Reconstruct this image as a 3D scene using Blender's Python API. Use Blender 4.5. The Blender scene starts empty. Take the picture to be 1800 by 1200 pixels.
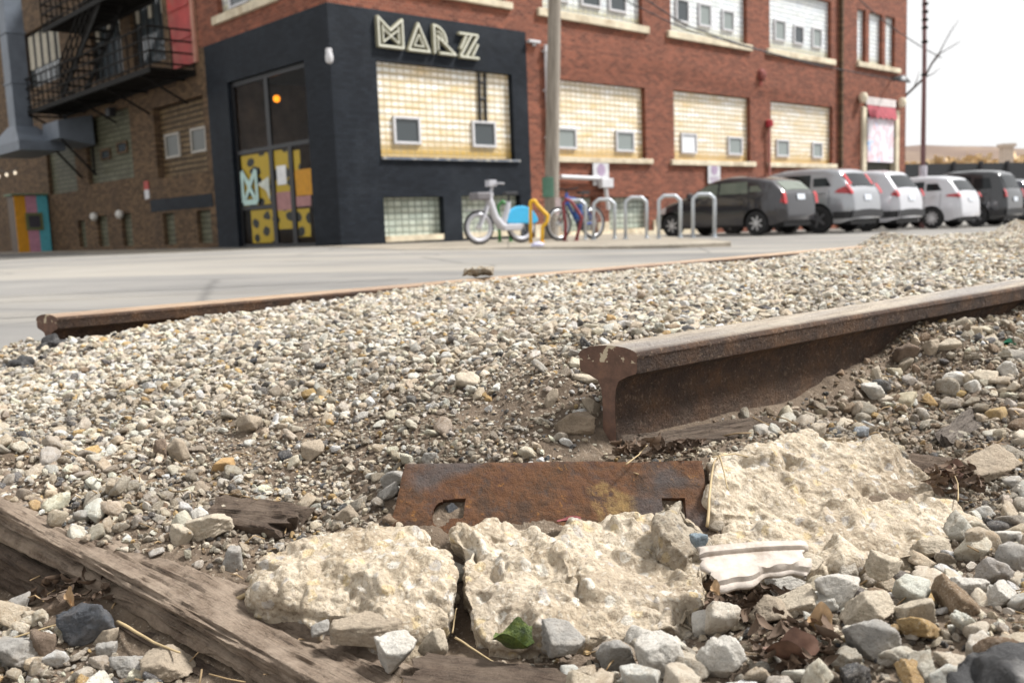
import bpy, bmesh, math, random
import numpy as np
from mathutils import Vector, Matrix

# ---------------------------------------------------------------- camera
S = bpy.context.scene
COL = S.collection
CAM_H = 0.40
FPX, PITCH, ROLL, FACADE = 1668.0, 0.1227, 0.03934, 0.8227      # solved from the facade's vanishing points
_f = np.array([0, math.cos(PITCH), -math.sin(PITCH)])
_d0 = np.array([0, -math.sin(PITCH), -math.cos(PITCH)])
_r0 = np.array([1.0, 0, 0])
_right = math.cos(ROLL) * _r0 + math.sin(ROLL) * _d0
_down = -math.sin(ROLL) * _r0 + math.cos(ROLL) * _d0
cd = bpy.data.cameras.new('camera')
cam = bpy.data.objects.new('camera', cd); COL.objects.link(cam)
cam.matrix_world = Matrix((( _right[0], -_down[0], -_f[0], 0), (_right[1], -_down[1], -_f[1], 0),
                           (_right[2], -_down[2], -_f[2], CAM_H), (0, 0, 0, 1)))
cd.sensor_width = 36.0
cd.lens = FPX / 1800 * 36
cd.clip_start = 0.02; cd.clip_end = 2000
cd.dof.use_dof = True; cd.dof.focus_distance = 0.98; cd.dof.aperture_fstop = 9.2
S.camera = cam

# ---------------------------------------------------------------- light: bright overcast
SUN_EL, SUN_AZ = math.radians(52), math.radians(80)            # azimuth from +Y towards +X
w = bpy.data.worlds.new('World'); S.world = w; w.use_nodes = True
wn = w.node_tree; wn.nodes.clear()
sky = wn.nodes.new('ShaderNodeTexSky'); sky.sky_type = 'NISHITA'; sky.sun_disc = False
sky.sun_elevation = SUN_EL; sky.sun_rotation = SUN_AZ
sky.air_density = 1.0; sky.dust_density = 4.0; sky.ozone_density = 1.0
hs = wn.nodes.new('ShaderNodeHueSaturation'); hs.inputs['Saturation'].default_value = 0.30
hs.inputs['Value'].default_value = 1.0
bg = wn.nodes.new('ShaderNodeBackground'); bg.inputs['Strength'].default_value = 0.05
wo = wn.nodes.new('ShaderNodeOutputWorld')
# a high white cloud sheet over the clear sky, thinner and thicker in places
tcw = wn.nodes.new('ShaderNodeTexCoord'); mpw = wn.nodes.new('ShaderNodeMapping'); mpw.inputs['Scale'].default_value = (1, 1, 2.5)
nzw = wn.nodes.new('ShaderNodeTexNoise'); nzw.inputs['Scale'].default_value = 2.2; nzw.inputs['Detail'].default_value = 6
rpw = wn.nodes.new('ShaderNodeValToRGB'); rpw.color_ramp.elements[0].position = .25; rpw.color_ramp.elements[0].color = (.74, .74, .74, 1); rpw.color_ramp.elements[1].position = .6; rpw.color_ramp.elements[1].color = (.98, .98, .98, 1)
mxw = wn.nodes.new('ShaderNodeMix'); mxw.data_type = 'RGBA'; mxw.inputs[7].default_value = (7.2, 7.2, 7.2, 1)
wn.links.new(tcw.outputs['Generated'], mpw.inputs[0]); wn.links.new(mpw.outputs[0], nzw.inputs['Vector']); wn.links.new(nzw.outputs['Fac'], rpw.inputs[0]); wn.links.new(rpw.outputs[0], mxw.inputs[0])
wn.links.new(sky.outputs[0], hs.inputs['Color']); wn.links.new(hs.outputs[0], mxw.inputs[6]); wn.links.new(mxw.outputs[2], bg.inputs['Color'])
wn.links.new(bg.outputs[0], wo.inputs['Surface'])
sd = bpy.data.lights.new('sun', 'SUN'); sd.energy = 2.4; sd.angle = math.radians(9); sd.color = (1.0, 0.985, 0.96)
sun = bpy.data.objects.new('sun', sd); COL.objects.link(sun)
_sv = Vector((math.sin(SUN_AZ) * math.cos(SUN_EL), math.cos(SUN_AZ) * math.cos(SUN_EL), math.sin(SUN_EL)))
sun.rotation_euler = _sv.to_track_quat('Z', 'Y').to_euler()
S.view_settings.view_transform = 'Standard'; S.view_settings.look = 'None'
S.view_settings.gamma = 1.0; S.view_settings.exposure = 1.56; S.view_settings.use_curve_mapping = False
S.cycles.max_bounces = 6; S.cycles.diffuse_bounces = 3; S.cycles.glossy_bounces = 3; S.cycles.transparent_max_bounces = 6

rng = np.random.default_rng(11)
random.seed(5)

# ---------------------------------------------------------------- geometry helpers
def ray(px, py):
    return _right * ((px - 900) / FPX) + _down * ((py - 600) / FPX) + _f
def at(px, py, D):
    """point seen at photo pixel (px, py), D metres ahead"""
    d = ray(px, py); t = D / d[1]
    return Vector((d[0] * t, D, CAM_H + d[2] * t))
def onz(px, py, z):
    d = ray(px, py); t = (z - CAM_H) / d[2]
    return Vector((d[0] * t, d[1] * t, z))

class MB:
    """collects shapes into one mesh"""
    def __init__(s): s.v = []; s.f = []; s.m = []
    def add(s, vs, fs, mi=0):
        b = len(s.v); s.v += [tuple(v) for v in vs]
        s.f += [tuple(i + b for i in f) for f in fs]; s.m += [mi] * len(fs); return s
    def box(s, x0, x1, y0, y1, z0, z1, mi=0, M=None):
        vs = [Vector((x, y, z)) for z in (z0, z1) for y in (y0, y1) for x in (x0, x1)]
        if M is not None: vs = [M @ v for v in vs]
        return s.add(vs, [(0, 2, 3, 1), (4, 5, 7, 6), (0, 1, 5, 4), (2, 6, 7, 3), (0, 4, 6, 2), (1, 3, 7, 5)], mi)
    def bar(s, a, b, wd, ht, mi=0, up=(0, 0, 1)):
        a, b, up = Vector(a), Vector(b), Vector(up); d = (b - a).normalized()
        sx = d.cross(up)
        if sx.length < 1e-4: sx = d.cross(Vector((1, 0, 0)))
        sx.normalize(); uz = sx.cross(d)
        vs = [p + sx * (i * wd / 2) + uz * (j * ht / 2) for p in (a, b) for i, j in ((-1, -1), (1, -1), (1, 1), (-1, 1))]
        return s.add(vs, [(0, 1, 2, 3), (7, 6, 5, 4), (0, 4, 5, 1), (1, 5, 6, 2), (2, 6, 7, 3), (3, 7, 4, 0)], mi)
    def tube(s, pts, r, n=8, mi=0, closed=False):
        pts = [Vector(p) for p in pts]; k = len(pts)
        rs = r if isinstance(r, (list, tuple)) else [r] * k
        vs = []; ref = None
        for i, p in enumerate(pts):
            a = pts[i - 1] if (i or closed) else p; b = pts[(i + 1) % k] if (i < k - 1 or closed) else p
            t = (b - a).normalized()
            if ref is None: ref = t.orthogonal().normalized()
            ref = (ref - t * ref.dot(t)); ref = ref.normalized() if ref.length > 1e-6 else t.orthogonal().normalized()
            o = t.cross(ref)
            vs += [p + (ref * math.cos(q) + o * math.sin(q)) * rs[i] for q in [2 * math.pi * j / n for j in range(n)]]
        fs = []
        for i in range(k if closed else k - 1):
            i2 = (i + 1) % k
            fs += [(i * n + j, i * n + (j + 1) % n, i2 * n + (j + 1) % n, i2 * n + j) for j in range(n)]
        if not closed: fs += [tuple(range(n))[::-1], tuple((k - 1) * n + j for j in range(n))]
        return s.add(vs, fs, mi)
    def lathe(s, prof, n=24, mi=0, M=None):
        """profile of (r, h) turned about z"""
        vs = [Vector((r * math.cos(q), r * math.sin(q), h)) for r, h in prof for q in [2 * math.pi * j / n for j in range(n)]]
        if M is not None: vs = [M @ v for v in vs]
        k = len(prof)
        fs = [(i * n + j, i * n + (j + 1) % n, (i + 1) * n + (j + 1) % n, (i + 1) * n + j) for i in range(k - 1) for j in range(n)]
        fs += [tuple(range(n))[::-1], tuple((k - 1) * n + j for j in range(n))]
        return s.add(vs, fs, mi)
    def prism(s, poly, h0, h1, mi=0, M=None):
        """2D outline (x, y) given thickness along z"""
        n = len(poly)
        vs = [Vector((x, y, h)) for h in (h0, h1) for x, y in poly]
        if M is not None: vs = [M @ v for v in vs]
        return s.add(vs, [tuple(range(n))[::-1], tuple(range(n, 2 * n))] + [(i, (i + 1) % n, n + (i + 1) % n, n + i) for i in range(n)], mi)
    def grid(s, P, mi=0):
        nu, nv = len(P), len(P[0])
        return s.add([p for row in P for p in row], [(i * nv + j, (i + 1) * nv + j, (i + 1) * nv + j + 1, i * nv + j + 1)
                                                   for i in range(nu - 1) for j in range(nv - 1)], mi)
    def build(s, name, mats, parent=None, smooth=False, bevel=0, fix=True, weld=False):
        me = bpy.data.meshes.new(name); me.from_pydata(s.v, [], s.f)
        mats = mats if isinstance(mats, (list, tuple)) else [mats]
        for m in mats: me.materials.append(m)
        if len(mats) > 1: me.polygons.foreach_set('material_index', s.m)
        if fix or weld:
            b = bmesh.new(); b.from_mesh(me)
            if weld: bmesh.ops.remove_doubles(b, verts=b.verts, dist=1e-4)
            if fix: bmesh.ops.recalc_face_normals(b, faces=b.faces)
            b.to_mesh(me); b.free()
        if smooth is True: me.shade_smooth()
        elif smooth: me.shade_smooth(); me.set_sharp_from_angle(angle=math.radians(smooth))
        else: me.shade_flat()
        o = bpy.data.objects.new(name, me); COL.objects.link(o)
        if parent is not None: o.parent = parent
        if bevel:
            bv = o.modifiers.new('bevel', 'BEVEL'); bv.width = bevel; bv.segments = 2; bv.limit_method = 'ANGLE'
        return o

def tag(o, label, cat, group=None):
    o['label'] = label; o['category'] = cat
    if group: o['group'] = group
    return o
def struct(o): o['kind'] = 'structure'; return o
def stuff(o, label=None, cat=None):
    o['kind'] = 'stuff'
    if label: o['label'] = label; o['category'] = cat
    return o
def thing(name, label, cat, loc=(0, 0, 0), rz=0.0, group=None):
    o = bpy.data.objects.new(name, None); COL.objects.link(o); o.empty_display_size = 0.1
    o.location = loc; o.rotation_euler = (0, 0, rz)
    return tag(o, label, cat, group)

# ---------------------------------------------------------------- noise in numpy
def _hash(ix, iy, iz, seed):
    with np.errstate(over='ignore'):
        h = (ix.astype(np.uint32) * np.uint32(374761393) + iy.astype(np.uint32) * np.uint32(668265263)
             + iz.astype(np.uint32) * np.uint32(2147483647) + np.uint32((seed * 974711 + 12345) & 0xffffffff))
        h = (h ^ (h >> np.uint32(13))) * np.uint32(1274126177)
        h = (h ^ (h >> np.uint32(15))) * np.uint32(2246822519)
        return h ^ (h >> np.uint32(16))
def noise3(p, seed=0):
    p = np.asarray(p, float); i = np.floor(p).astype(np.int64); f = p - i
    u = f * f * f * (f * (f * 6 - 15) + 10); out = np.zeros(len(p))
    for dx in (0, 1):
        for dy in (0, 1):
            for dz in (0, 1):
                h = _hash(i[:, 0] + dx, i[:, 1] + dy, i[:, 2] + dz, seed)
                gx = (h & 1023) / 511.5 - 1; gy = ((h >> 10) & 1023) / 511.5 - 1; gz = ((h >> 20) & 1023) / 511.5 - 1
                g = gx * (f[:, 0] - dx) + gy * (f[:, 1] - dy) + gz * (f[:, 2] - dz)
                wx = u[:, 0] if dx else 1 - u[:, 0]; wy = u[:, 1] if dy else 1 - u[:, 1]; wz = u[:, 2] if dz else 1 - u[:, 2]
                out += wx * wy * wz * g
    return out
def fbm(p, octs=4, seed=0, gain=0.5, lac=2.03):
    p = np.asarray(p, float); a = 1.0; o = np.zeros(len(p))
    for k in range(octs): o += a * noise3(p * lac ** k, seed + 17 * k); a *= gain
    return o
def voronoi(p, seed=0):
    """distance to the nearest and second feature point, and the cell's random number"""
    p = np.asarray(p, float); i = np.floor(p).astype(np.int64)
    d1 = np.full(len(p), 9.0); d2 = np.full(len(p), 9.0); cid = np.zeros(len(p))
    for dx in (-1, 0, 1):
        for dy in (-1, 0, 1):
            for dz in (-1, 0, 1):
                c = i + (dx, dy, dz); h = _hash(c[:, 0], c[:, 1], c[:, 2], seed)
                q = c + np.stack([(h & 1023) / 1023., ((h >> 10) & 1023) / 1023., ((h >> 20) & 1023) / 1023.], 1)
                d = np.linalg.norm(q - p, axis=1); n = d < d1
                d2 = np.where(n, d1, np.minimum(d2, d)); cid = np.where(n, (h % 9973) / 9973., cid); d1 = np.where(n, d, d1)
    return d1, d2, cid
def mesh_np(name, V, Fc, mats, parent=None, smooth=True, col=None):
    """mesh from arrays; Fc is (n, 3) or (n, 4)"""
    V = np.asarray(V, np.float32); Fc = np.asarray(Fc, np.int32); k = Fc.shape[1]
    me = bpy.data.meshes.new(name)
    me.vertices.add(len(V)); me.vertices.foreach_set('co', V.ravel())
    me.loops.add(Fc.size); me.loops.foreach_set('vertex_index', Fc.ravel())
    me.polygons.add(len(Fc)); me.polygons.foreach_set('loop_start', np.arange(0, Fc.size, k, dtype=np.int32))
    me.update(calc_edges=True); me.validate()
    for m in (mats if isinstance(mats, (list, tuple)) else [mats]): me.materials.append(m)
    if col is not None:
        a = me.attributes.new('tint', 'FLOAT_COLOR', 'POINT')
        c4 = np.ones((len(V), 4), np.float32); c4[:, :3] = col; a.data.foreach_set('color', c4.ravel())
    me.shade_smooth() if smooth is True else me.shade_flat()
    o = bpy.data.objects.new(name, me); COL.objects.link(o)
    if parent is not None: o.parent = parent
    return o

# ---------------------------------------------------------------- materials
class NT:
    def __init__(s, name):
        s.mat = bpy.data.materials.new(name); s.mat.use_nodes = True; s.t = s.mat.node_tree; s.t.nodes.clear()
        s.out = s.t.nodes.new('ShaderNodeOutputMaterial'); s.b = s.t.nodes.new('ShaderNodeBsdfPrincipled')
        s.t.links.new(s.b.outputs[0], s.out.inputs[0])
    def n(s, typ, props=None, **ins):
        x = s.t.nodes.new('ShaderNode' + typ)
        for k, v in (props or {}).items(): setattr(x, k, v)
        for k, v in ins.items():
            i = x.inputs[int(k[1:])] if k[0] == '_' and k[1:].isdigit() else x.inputs[k.replace('_', ' ')]
            s.put(i, v)
        return x
    def put(s, i, v):
        if hasattr(v, 'is_linked') or isinstance(v, bpy.types.NodeSocket): s.t.links.new(v, i)
        else:
            if i.type == 'RGBA' and len(v) == 3: v = (*v, 1)
            i.default_value = v
    def coord(s, kind='Object', scale=(1, 1, 1), rot=(0, 0, 0)):
        c = s.n('TexCoord'); m = s.n('Mapping', Vector=c.outputs[kind], Scale=scale, Rotation=rot); return m.outputs[0]
    def noise(s, v, scale, detail=4, rough=.6, dist=0):
        return s.n('TexNoise', Vector=v, Scale=scale, Detail=detail, Roughness=rough, Distortion=dist).outputs['Fac']
    def ramp(s, f, stops, interp='LINEAR'):
        r = s.n('ValToRGB', Fac=f); e = r.color_ramp.elements; r.color_ramp.interpolation = interp
        while len(e) < len(stops): e.new(.5)
        for x, (p, c) in zip(e, stops):
            x.position = p; x.color = (*((c, c, c) if isinstance(c, (int, float)) else c), 1)
        return r.outputs['Color']
    def mix(s, f, a, b, mode='MIX'):
        m = s.n('Mix', {'data_type': 'RGBA', 'blend_type': mode})
        s.put(m.inputs[0], f); s.put(m.inputs[6], a); s.put(m.inputs[7], b); return m.outputs[2]
    def math(s, op, a, b=0.0):
        m = s.n('Math', {'operation': op}); s.put(m.inputs[0], a); s.put(m.inputs[1], b); return m.outputs[0]
    def bump(s, h, strength=.3, dist=.01, prev=None):
        b = s.n('Bump', Height=h, Strength=strength, Distance=dist)
        if prev is not None: s.t.links.new(prev, b.inputs['Normal'])
        return b.outputs[0]
    def set(s, **k):
        for a, v in k.items(): s.put(s.b.inputs[a.replace('_', ' ')], v)
        return s.mat
def c_(c, k): return tuple(min(1, x * k) for x in c)
def plain(name, c, rough=.6, metal=0.0, var=.18, scale=6, bump=.15, bscale=40, bdist=.004, dirt=None, coat=0.0, spec=.5, kind='Object'):
    t = NT(name); v = t.coord(kind)
    n1 = t.noise(v, scale, 6, .65)
    col = t.ramp(n1, [(.3, c_(c, 1 - var)), (.7, c_(c, 1 + var))])
    if dirt: col = t.mix(t.ramp(t.noise(v, scale * .45, 5, .7), [(.5, 0), (.72, 1)]), col, dirt)
    t.set(Base_Color=col, Roughness=rough, Metallic=metal, Coat_Weight=coat, Specular_IOR_Level=spec)
    if bump: t.set(Normal=t.bump(t.noise(v, bscale, 5, .7), bump, bdist))
    return t.mat

# ================================================================ SETTING
def softplus(x, k=2.0): return np.log1p(np.exp(np.clip(k * x, -40, 40))) / k
def street_z(X, Y=0):
    X = np.asarray(X, float)
    return 0.085 - 0.02 * softplus(X + 3.9) + 0.02 * softplus(X - 45.)
def sz(X, Y=0): return float(street_z(X, Y))

# --- ground: pale worn asphalt and concrete, one sheet out to the horizon
def street_mat():
    t = NT('worn_street'); v = t.coord('Object')
    vs = t.coord('Object', scale=(0.22, 2.2, 1), rot=(0, 0, math.radians(-38)))
    a = t.noise(v, 0.35, 6, .65); b = t.noise(vs, 1.0, 5, .65, .4); c = t.noise(v, 60, 3, .6)
    col = t.ramp(a, [(.32, (.115, .112, .107)), (.52, (.185, .178, .167)), (.70, (.255, .242, .22))])
    col = t.mix(t.ramp(b, [(.42, 0), (.70, .55)]), col, (.23, .22, .205))
    col = t.mix(t.math('MULTIPLY', t.ramp(c, [(.35, 1), (.55, 0)]), .35), col, (.18, .17, .16))
    col = t.mix(t.math('MULTIPLY', t.ramp(t.noise(v, .9, 6, .75, .5), [(.50, 0), (.66, 1)]), .45), col, (.17, .16, .15))
    col = t.mix(t.math('MULTIPLY', t.ramp(t.noise(t.coord('Object', scale=(.06, .6, 1), rot=(0, 0, math.radians(-40))), 1.0, 4, .6), [(.46, 0), (.62, 1)]), .38), col, (.40, .36, .295))
    cr = t.n('TexVoronoi', {'feature': 'DISTANCE_TO_EDGE'}, Vector=t.mix(.06, v, t.n('TexNoise', Vector=v, Scale=2.5).outputs['Color']), Scale=.34)
    col = t.mix(t.ramp(cr.outputs[0], [(0, .7), (.012, 0)]), col, (.10, .095, .09))
    t.set(Base_Color=col, Roughness=.85, Specular_IOR_Level=.3, Normal=t.bump(t.noise(v, 90, 5, .7), .5, .006))
    return t.mat
STREET = street_mat()
xs = np.concatenate([[-700, -300, -120, -60], np.arange(-30, 50, 1.0), [60, 90, 140, 300, 700]])
ys = np.concatenate([[-60, -20, -8], np.arange(-4, 50, 2.0), [60, 90, 140, 300, 800]])
m = MB(); m.grid([[(x, y, sz(x)) for y in ys] for x in xs])
struct(m.build('ground', STREET, smooth=True, fix=False))

# --- the building's own frame: x along the red front, y along the alley side, z up
C0 = Vector((-3.670, 21.0, 0.0))
RA = math.pi / 2 - FACADE
BM = Matrix.Translation(C0) @ Matrix.Rotation(RA, 4, 'Z')
def bw(x, y, z): return BM @ Vector((x, y, z))

# --- sidewalk apron in front of the corner, raised above the street by a kerb
def conc_mat(name, c, joint=1.5):
    t = NT(name); v = t.coord('Object')
    n = t.noise(v, .8, 6, .65); col = t.ramp(n, [(.3, c_(c, .78)), (.7, c_(c, 1.15))])
    col = t.mix(t.math('MULTIPLY', t.ramp(t.noise(v, 45, 4, .7), [(.4, 1), (.6, 0)]), .3), col, c_(c, .5))
    br = t.n('TexBrick', {'offset': 0.0}, Vector=v, Scale=1.0, Mortar_Size=.012, Brick_Width=joint, Row_Height=joint)
    col = t.mix(br.outputs['Fac'], col, c_(c, .45))
    t.set(Base_Color=col, Roughness=.9, Specular_IOR_Level=.25, Normal=t.bump(t.noise(v, 70, 4, .7), .3, .005))
    return t.mat
CONC = conc_mat('sidewalk_concrete', (.29, .255, .205))
KERB = plain('kerb_concrete', (.30, .265, .215), .9, var=.3, scale=3)
kin = [bw(-.6, -.02, 0), bw(9.2, -.02, 0)]
outer = [onz(1285, 424, .02), onz(1180, 430, .015), onz(1050, 433.5, .02), onz(900, 436.5, .02), onz(790, 438.5, .03), onz(705, 438.5, .05)]
ring = [(p.x, p.y) for p in kin] + [(p.x, p.y) for p in outer]
def side_z(x, y): return max(0.035 - 0.004 * x, sz(x) + .006)
m = MB(); n = len(ring)
# top as a fan of strips between the wall line and the kerb line, kerb face below it
N = 24
def lerp_poly(pts, t):
    L = [0.0]
    for a, b in zip(pts, pts[1:]): L.append(L[-1] + (Vector(b) - Vector(a)).length)
    d = t * L[-1]
    for i in range(len(pts) - 1):
        if d <= L[i + 1] + 1e-9:
            k = (d - L[i]) / max(1e-9, L[i + 1] - L[i]); return Vector(pts[i]).lerp(Vector(pts[i + 1]), k)
    return Vector(pts[-1])
inn = [lerp_poly([(p.x, p.y, 0) for p in kin], i / N) for i in range(N + 1)]
out = [lerp_poly([(p.x, p.y, 0) for p in outer[::-1]], i / N) for i in range(N + 1)]
kw = .16
rows = []
for j in range(9):
    row = []
    for i in range(N + 1):
        o2 = out[i] + (inn[i] - out[i]).normalized() * kw
        p = inn[i].lerp(o2, j / 8); row.append((p.x, p.y, side_z(p.x, p.y)))
    rows.append(row)
m.grid(rows); struct(m.build('sidewalk', CONC, smooth=True, fix=False))
m = MB(); P = []
for i in range(N + 1):
    o1 = out[i]; o2 = out[i] + (inn[i] - out[i]).normalized() * kw; z = side_z(o1.x, o1.y) + .003
    P.append([(o2.x, o2.y, z), (o1.x + (o2.x - o1.x) * .15, o1.y + (o2.y - o1.y) * .15, z), (o1.x, o1.y, z - .02), (o1.x, o1.y, z - .30)])
P.append([(v[0], v[1], v[2]) for v in [(inn[-1].x, inn[-1].y, P[-1][0][2]), (inn[-1].x + .1, inn[-1].y, P[-1][1][2]), (inn[-1].x + .11, inn[-1].y, P[-1][2][2]), (inn[-1].x + .11, inn[-1].y, P[-1][3][2])]])
m.grid(P); struct(m.build('kerb', KERB, smooth=40, fix=False))
# --- alley paving: pale strip before the side wall and a dark irregular patch on the ground
m = MB()
def sheet(m, pts, dz):
    m.add([(p[0], p[1], sz(p[0]) + dz) for p in pts], [tuple(range(len(pts)))])
a = [bw(-3.2, 1.5, 0), bw(-.02, .2, 0), bw(-.02, 26, 0), bw(-2.4, 26, 0)]
sheet(m, a, .004); struct(m.build('alley_pavement', CONC, fix=False))
m = MB()
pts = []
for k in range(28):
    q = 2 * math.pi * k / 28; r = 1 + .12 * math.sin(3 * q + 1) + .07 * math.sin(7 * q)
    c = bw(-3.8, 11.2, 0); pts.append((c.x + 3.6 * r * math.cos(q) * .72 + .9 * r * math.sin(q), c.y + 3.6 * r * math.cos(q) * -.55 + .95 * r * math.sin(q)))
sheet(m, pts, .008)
struct(m.build('dark_patch', plain('dark_ground', (.06, .056, .055), .9, var=.3, scale=2), fix=False))
m = MB()
for (x0, y0, x1, y1, wd) in ((-40, 536, 720, 489, .035), (-40, 572, 175, 556, .03), (-40, 545, 500, 512, .02)):
    a, b = onz(x0, y0, .03), onz(x1, y1, .03); d = Vector((b.x - a.x, b.y - a.y)).normalized(); nn = Vector((-d.y, d.x)) * wd / 2
    P = []
    for i in range(40):
        p = a.lerp(b, i / 39); j = .02 * math.sin(i * 1.7) + .012 * math.sin(i * 4.1)
        P.append([(p.x + nn.x + j * -d.y, p.y + nn.y + j * d.x, sz(p.x) + .012), (p.x - nn.x + j * -d.y, p.y - nn.y + j * d.x, sz(p.x) + .012)])
    m.grid(P)
struct(m.build('pavement_seam', plain('seam_tar', (.10, .095, .09), .95), fix=False))

# ================================================================ BRICK BUILDING
def brick_mat(name, c1, c2, mort, rough=.85, stain=None, bw_=.21, bh=.075, msize=.006, bump=.5, spec=.3):
    t = NT(name)
    tc = t.n('TexCoord'); sp = t.n('SeparateXYZ', Vector=tc.outputs['Object'])
    u = t.math('ADD', sp.outputs[0], sp.outputs[1]); vv = t.n('CombineXYZ', X=u, Y=sp.outputs[2]).outputs[0]
    b = t.n('TexBrick', Vector=vv, Scale=1.0, Mortar_Size=msize, Brick_Width=bw_, Row_Height=bh, Color1=(0, 0, 0), Color2=(1, 1, 1), Mortar=(.5, .5, .5), Mortar_Smooth=.2)
    v = tc.outputs['Object']
    col = t.mix(b.outputs['Color'], c1, c2)
    col = t.mix(t.math('MULTIPLY', t.ramp(t.noise(v, 1.1, 6, .7), [(.35, 1), (.65, 0)]), .35), col, c_(c1, .55))
    if stain: col = t.mix(t.ramp(t.noise(v, .5, 5, .7), [(.5, 0), (.75, .8)]), col, stain)
    col = t.mix(b.outputs['Fac'], col, mort)
    t.set(Base_Color=col, Roughness=rough, Specular_IOR_Level=spec, Normal=t.bump(t.math('SUBTRACT', t.noise(v, 50, 4, .7), b.outputs['Fac']), bump, .006))
    return t.mat
RED = brick_mat('red_face_brick', (.12, .038, .024), (.28, .092, .053), (.26, .145, .10))
BROWN = brick_mat('brown_common_brick', (.055, .032, .018), (.18, .11, .058), (.14, .10, .062), stain=(.06, .038, .028))  # brown brick, its albedo lowered to stand in for the alley's shade
BLACK = brick_mat('black_painted_brick', (.007, .010, .0155), (.0145, .0195, .028), (.004, .006, .009), rough=.6, spec=.18, stain=(.030, .036, .045))
STONE = plain('limestone_sill', (.62, .54, .40), .8, var=.25, scale=3, dirt=(.35, .26, .16))
WHITEP = plain('white_frame', (.56, .555, .57), .5, var=.1)
BLACKM = plain('black_metal', (.012, .012, .014), .5, .0, var=.2)
DARKGL = NT('dark_pane').set(Base_Color=(.055, .065, .07), Roughness=.08, Specular_IOR_Level=.6)
BLINDGL = NT('blind_behind_pane').set(Base_Color=(.24, .27, .26), Roughness=.15, Specular_IOR_Level=.6)
BRIGHTGL = NT('pale_pane').set(Base_Color=(.75, .76, .78), Roughness=.15, Specular_IOR_Level=.6)

def block_mat(name, body, alt, mort, rust, rust_amt, lowz=None, band=.4, bw_=.2, bh=.15, gloss=1.0, joint=.013):
    """glass blocks: grid of joints, every row a little different, rust stains that run along the joints and the foot"""
    t = NT(name); tc = t.n('TexCoord'); v = tc.outputs['Object']; sp = t.n('SeparateXYZ', Vector=v)
    u = t.math('ADD', sp.outputs[0], sp.outputs[1]); vv = t.n('CombineXYZ', X=u, Y=sp.outputs[2]).outputs[0]
    b = t.n('TexBrick', {'offset': 0.0}, Vector=vv, Scale=1.0, Mortar_Size=joint, Brick_Width=bw_, Row_Height=bh, Color1=(0, 0, 0), Color2=(1, 1, 1), Mortar=(.5, .5, .5), Mortar_Smooth=.4, Bias=0.0)
    col = t.mix(b.outputs['Color'], body, alt)
    st = t.noise(t.n('Mapping', Vector=vv, Scale=(.55, 2.2, 1)).outputs[0], 1.6, 6, .7)
    col = t.mix(t.math('MULTIPLY', t.ramp(st, [(.40, 0), (.70, 1)]), rust_amt), col, rust)
    rowf = t.math('FRACT', t.math('DIVIDE', sp.outputs[2], bh))
    rowl = t.ramp(rowf, [(0, 1), (.24, 1), (.34, 0)])
    col = t.mix(t.math('MULTIPLY', rowl, t.math('MULTIPLY', t.ramp(t.noise(v, 1.3, 4, .6), [(.25, .25), (.6, 1)]), band)), col, mort)
    if lowz is not None:
        g = t.ramp(t.math('ADD', sp.outputs[2], t.math('MULTIPLY', t.noise(v, 5, 4, .7), .25)), [(0, 0), (1, 1)])
        low = t.n('MapRange', Value=t.math('ADD', sp.outputs[2], t.math('MULTIPLY', t.noise(v, 4, 4, .7), -.35)), From_Min=lowz + .28, From_Max=lowz - .06, To_Min=0.0, To_Max=.92)
        col = t.mix(low.outputs[0], col, c_(rust, .72))
    col = t.mix(t.math('MULTIPLY', b.outputs['Fac'], .92), col, mort)
    t.set(Base_Color=col, Roughness=.3 + .3 * (1 - gloss), Specular_IOR_Level=.15 + .6 * gloss, Coat_Weight=.5 * gloss, Coat_Roughness=.15, Normal=t.bump(t.math('SUBTRACT', t.noise(vv, 14, 2, .5), b.outputs['Fac']), .5, .02))
    return t.mat
GB_LOW = block_mat('glass_block_stained', (.76, .76, .70), (.98, .98, .965), (.42, .31, .14), (.74, .46, .08), .85, lowz=2.1, band=.85, joint=.017)
GB_UP = block_mat('glass_block_white', (.66, .72, .76), (.92, .95, .97), (.34, .36, .38), (.62, .58, .30), .35, lowz=5.85, band=.5, joint=.018)
GB_BASE = block_mat('glass_block_greenish', (.34, .40, .35), (.56, .62, .55), (.16, .18, .15), (.30, .25, .15), .5, band=.3, gloss=.35, joint=.022)
GB_BROWN = block_mat('glass_block_brown', (.15, .10, .052), (.25, .175, .095), (.03, .02, .013), (.08, .05, .03), .5, band=1.0, gloss=.0, joint=.02)
GB_ALLEY = block_mat('glass_block_alley', (.11, .11, .07), (.17, .17, .115), (.05, .048, .03), (.07, .06, .04), .5, band=.6, gloss=.05, joint=.018)

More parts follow.
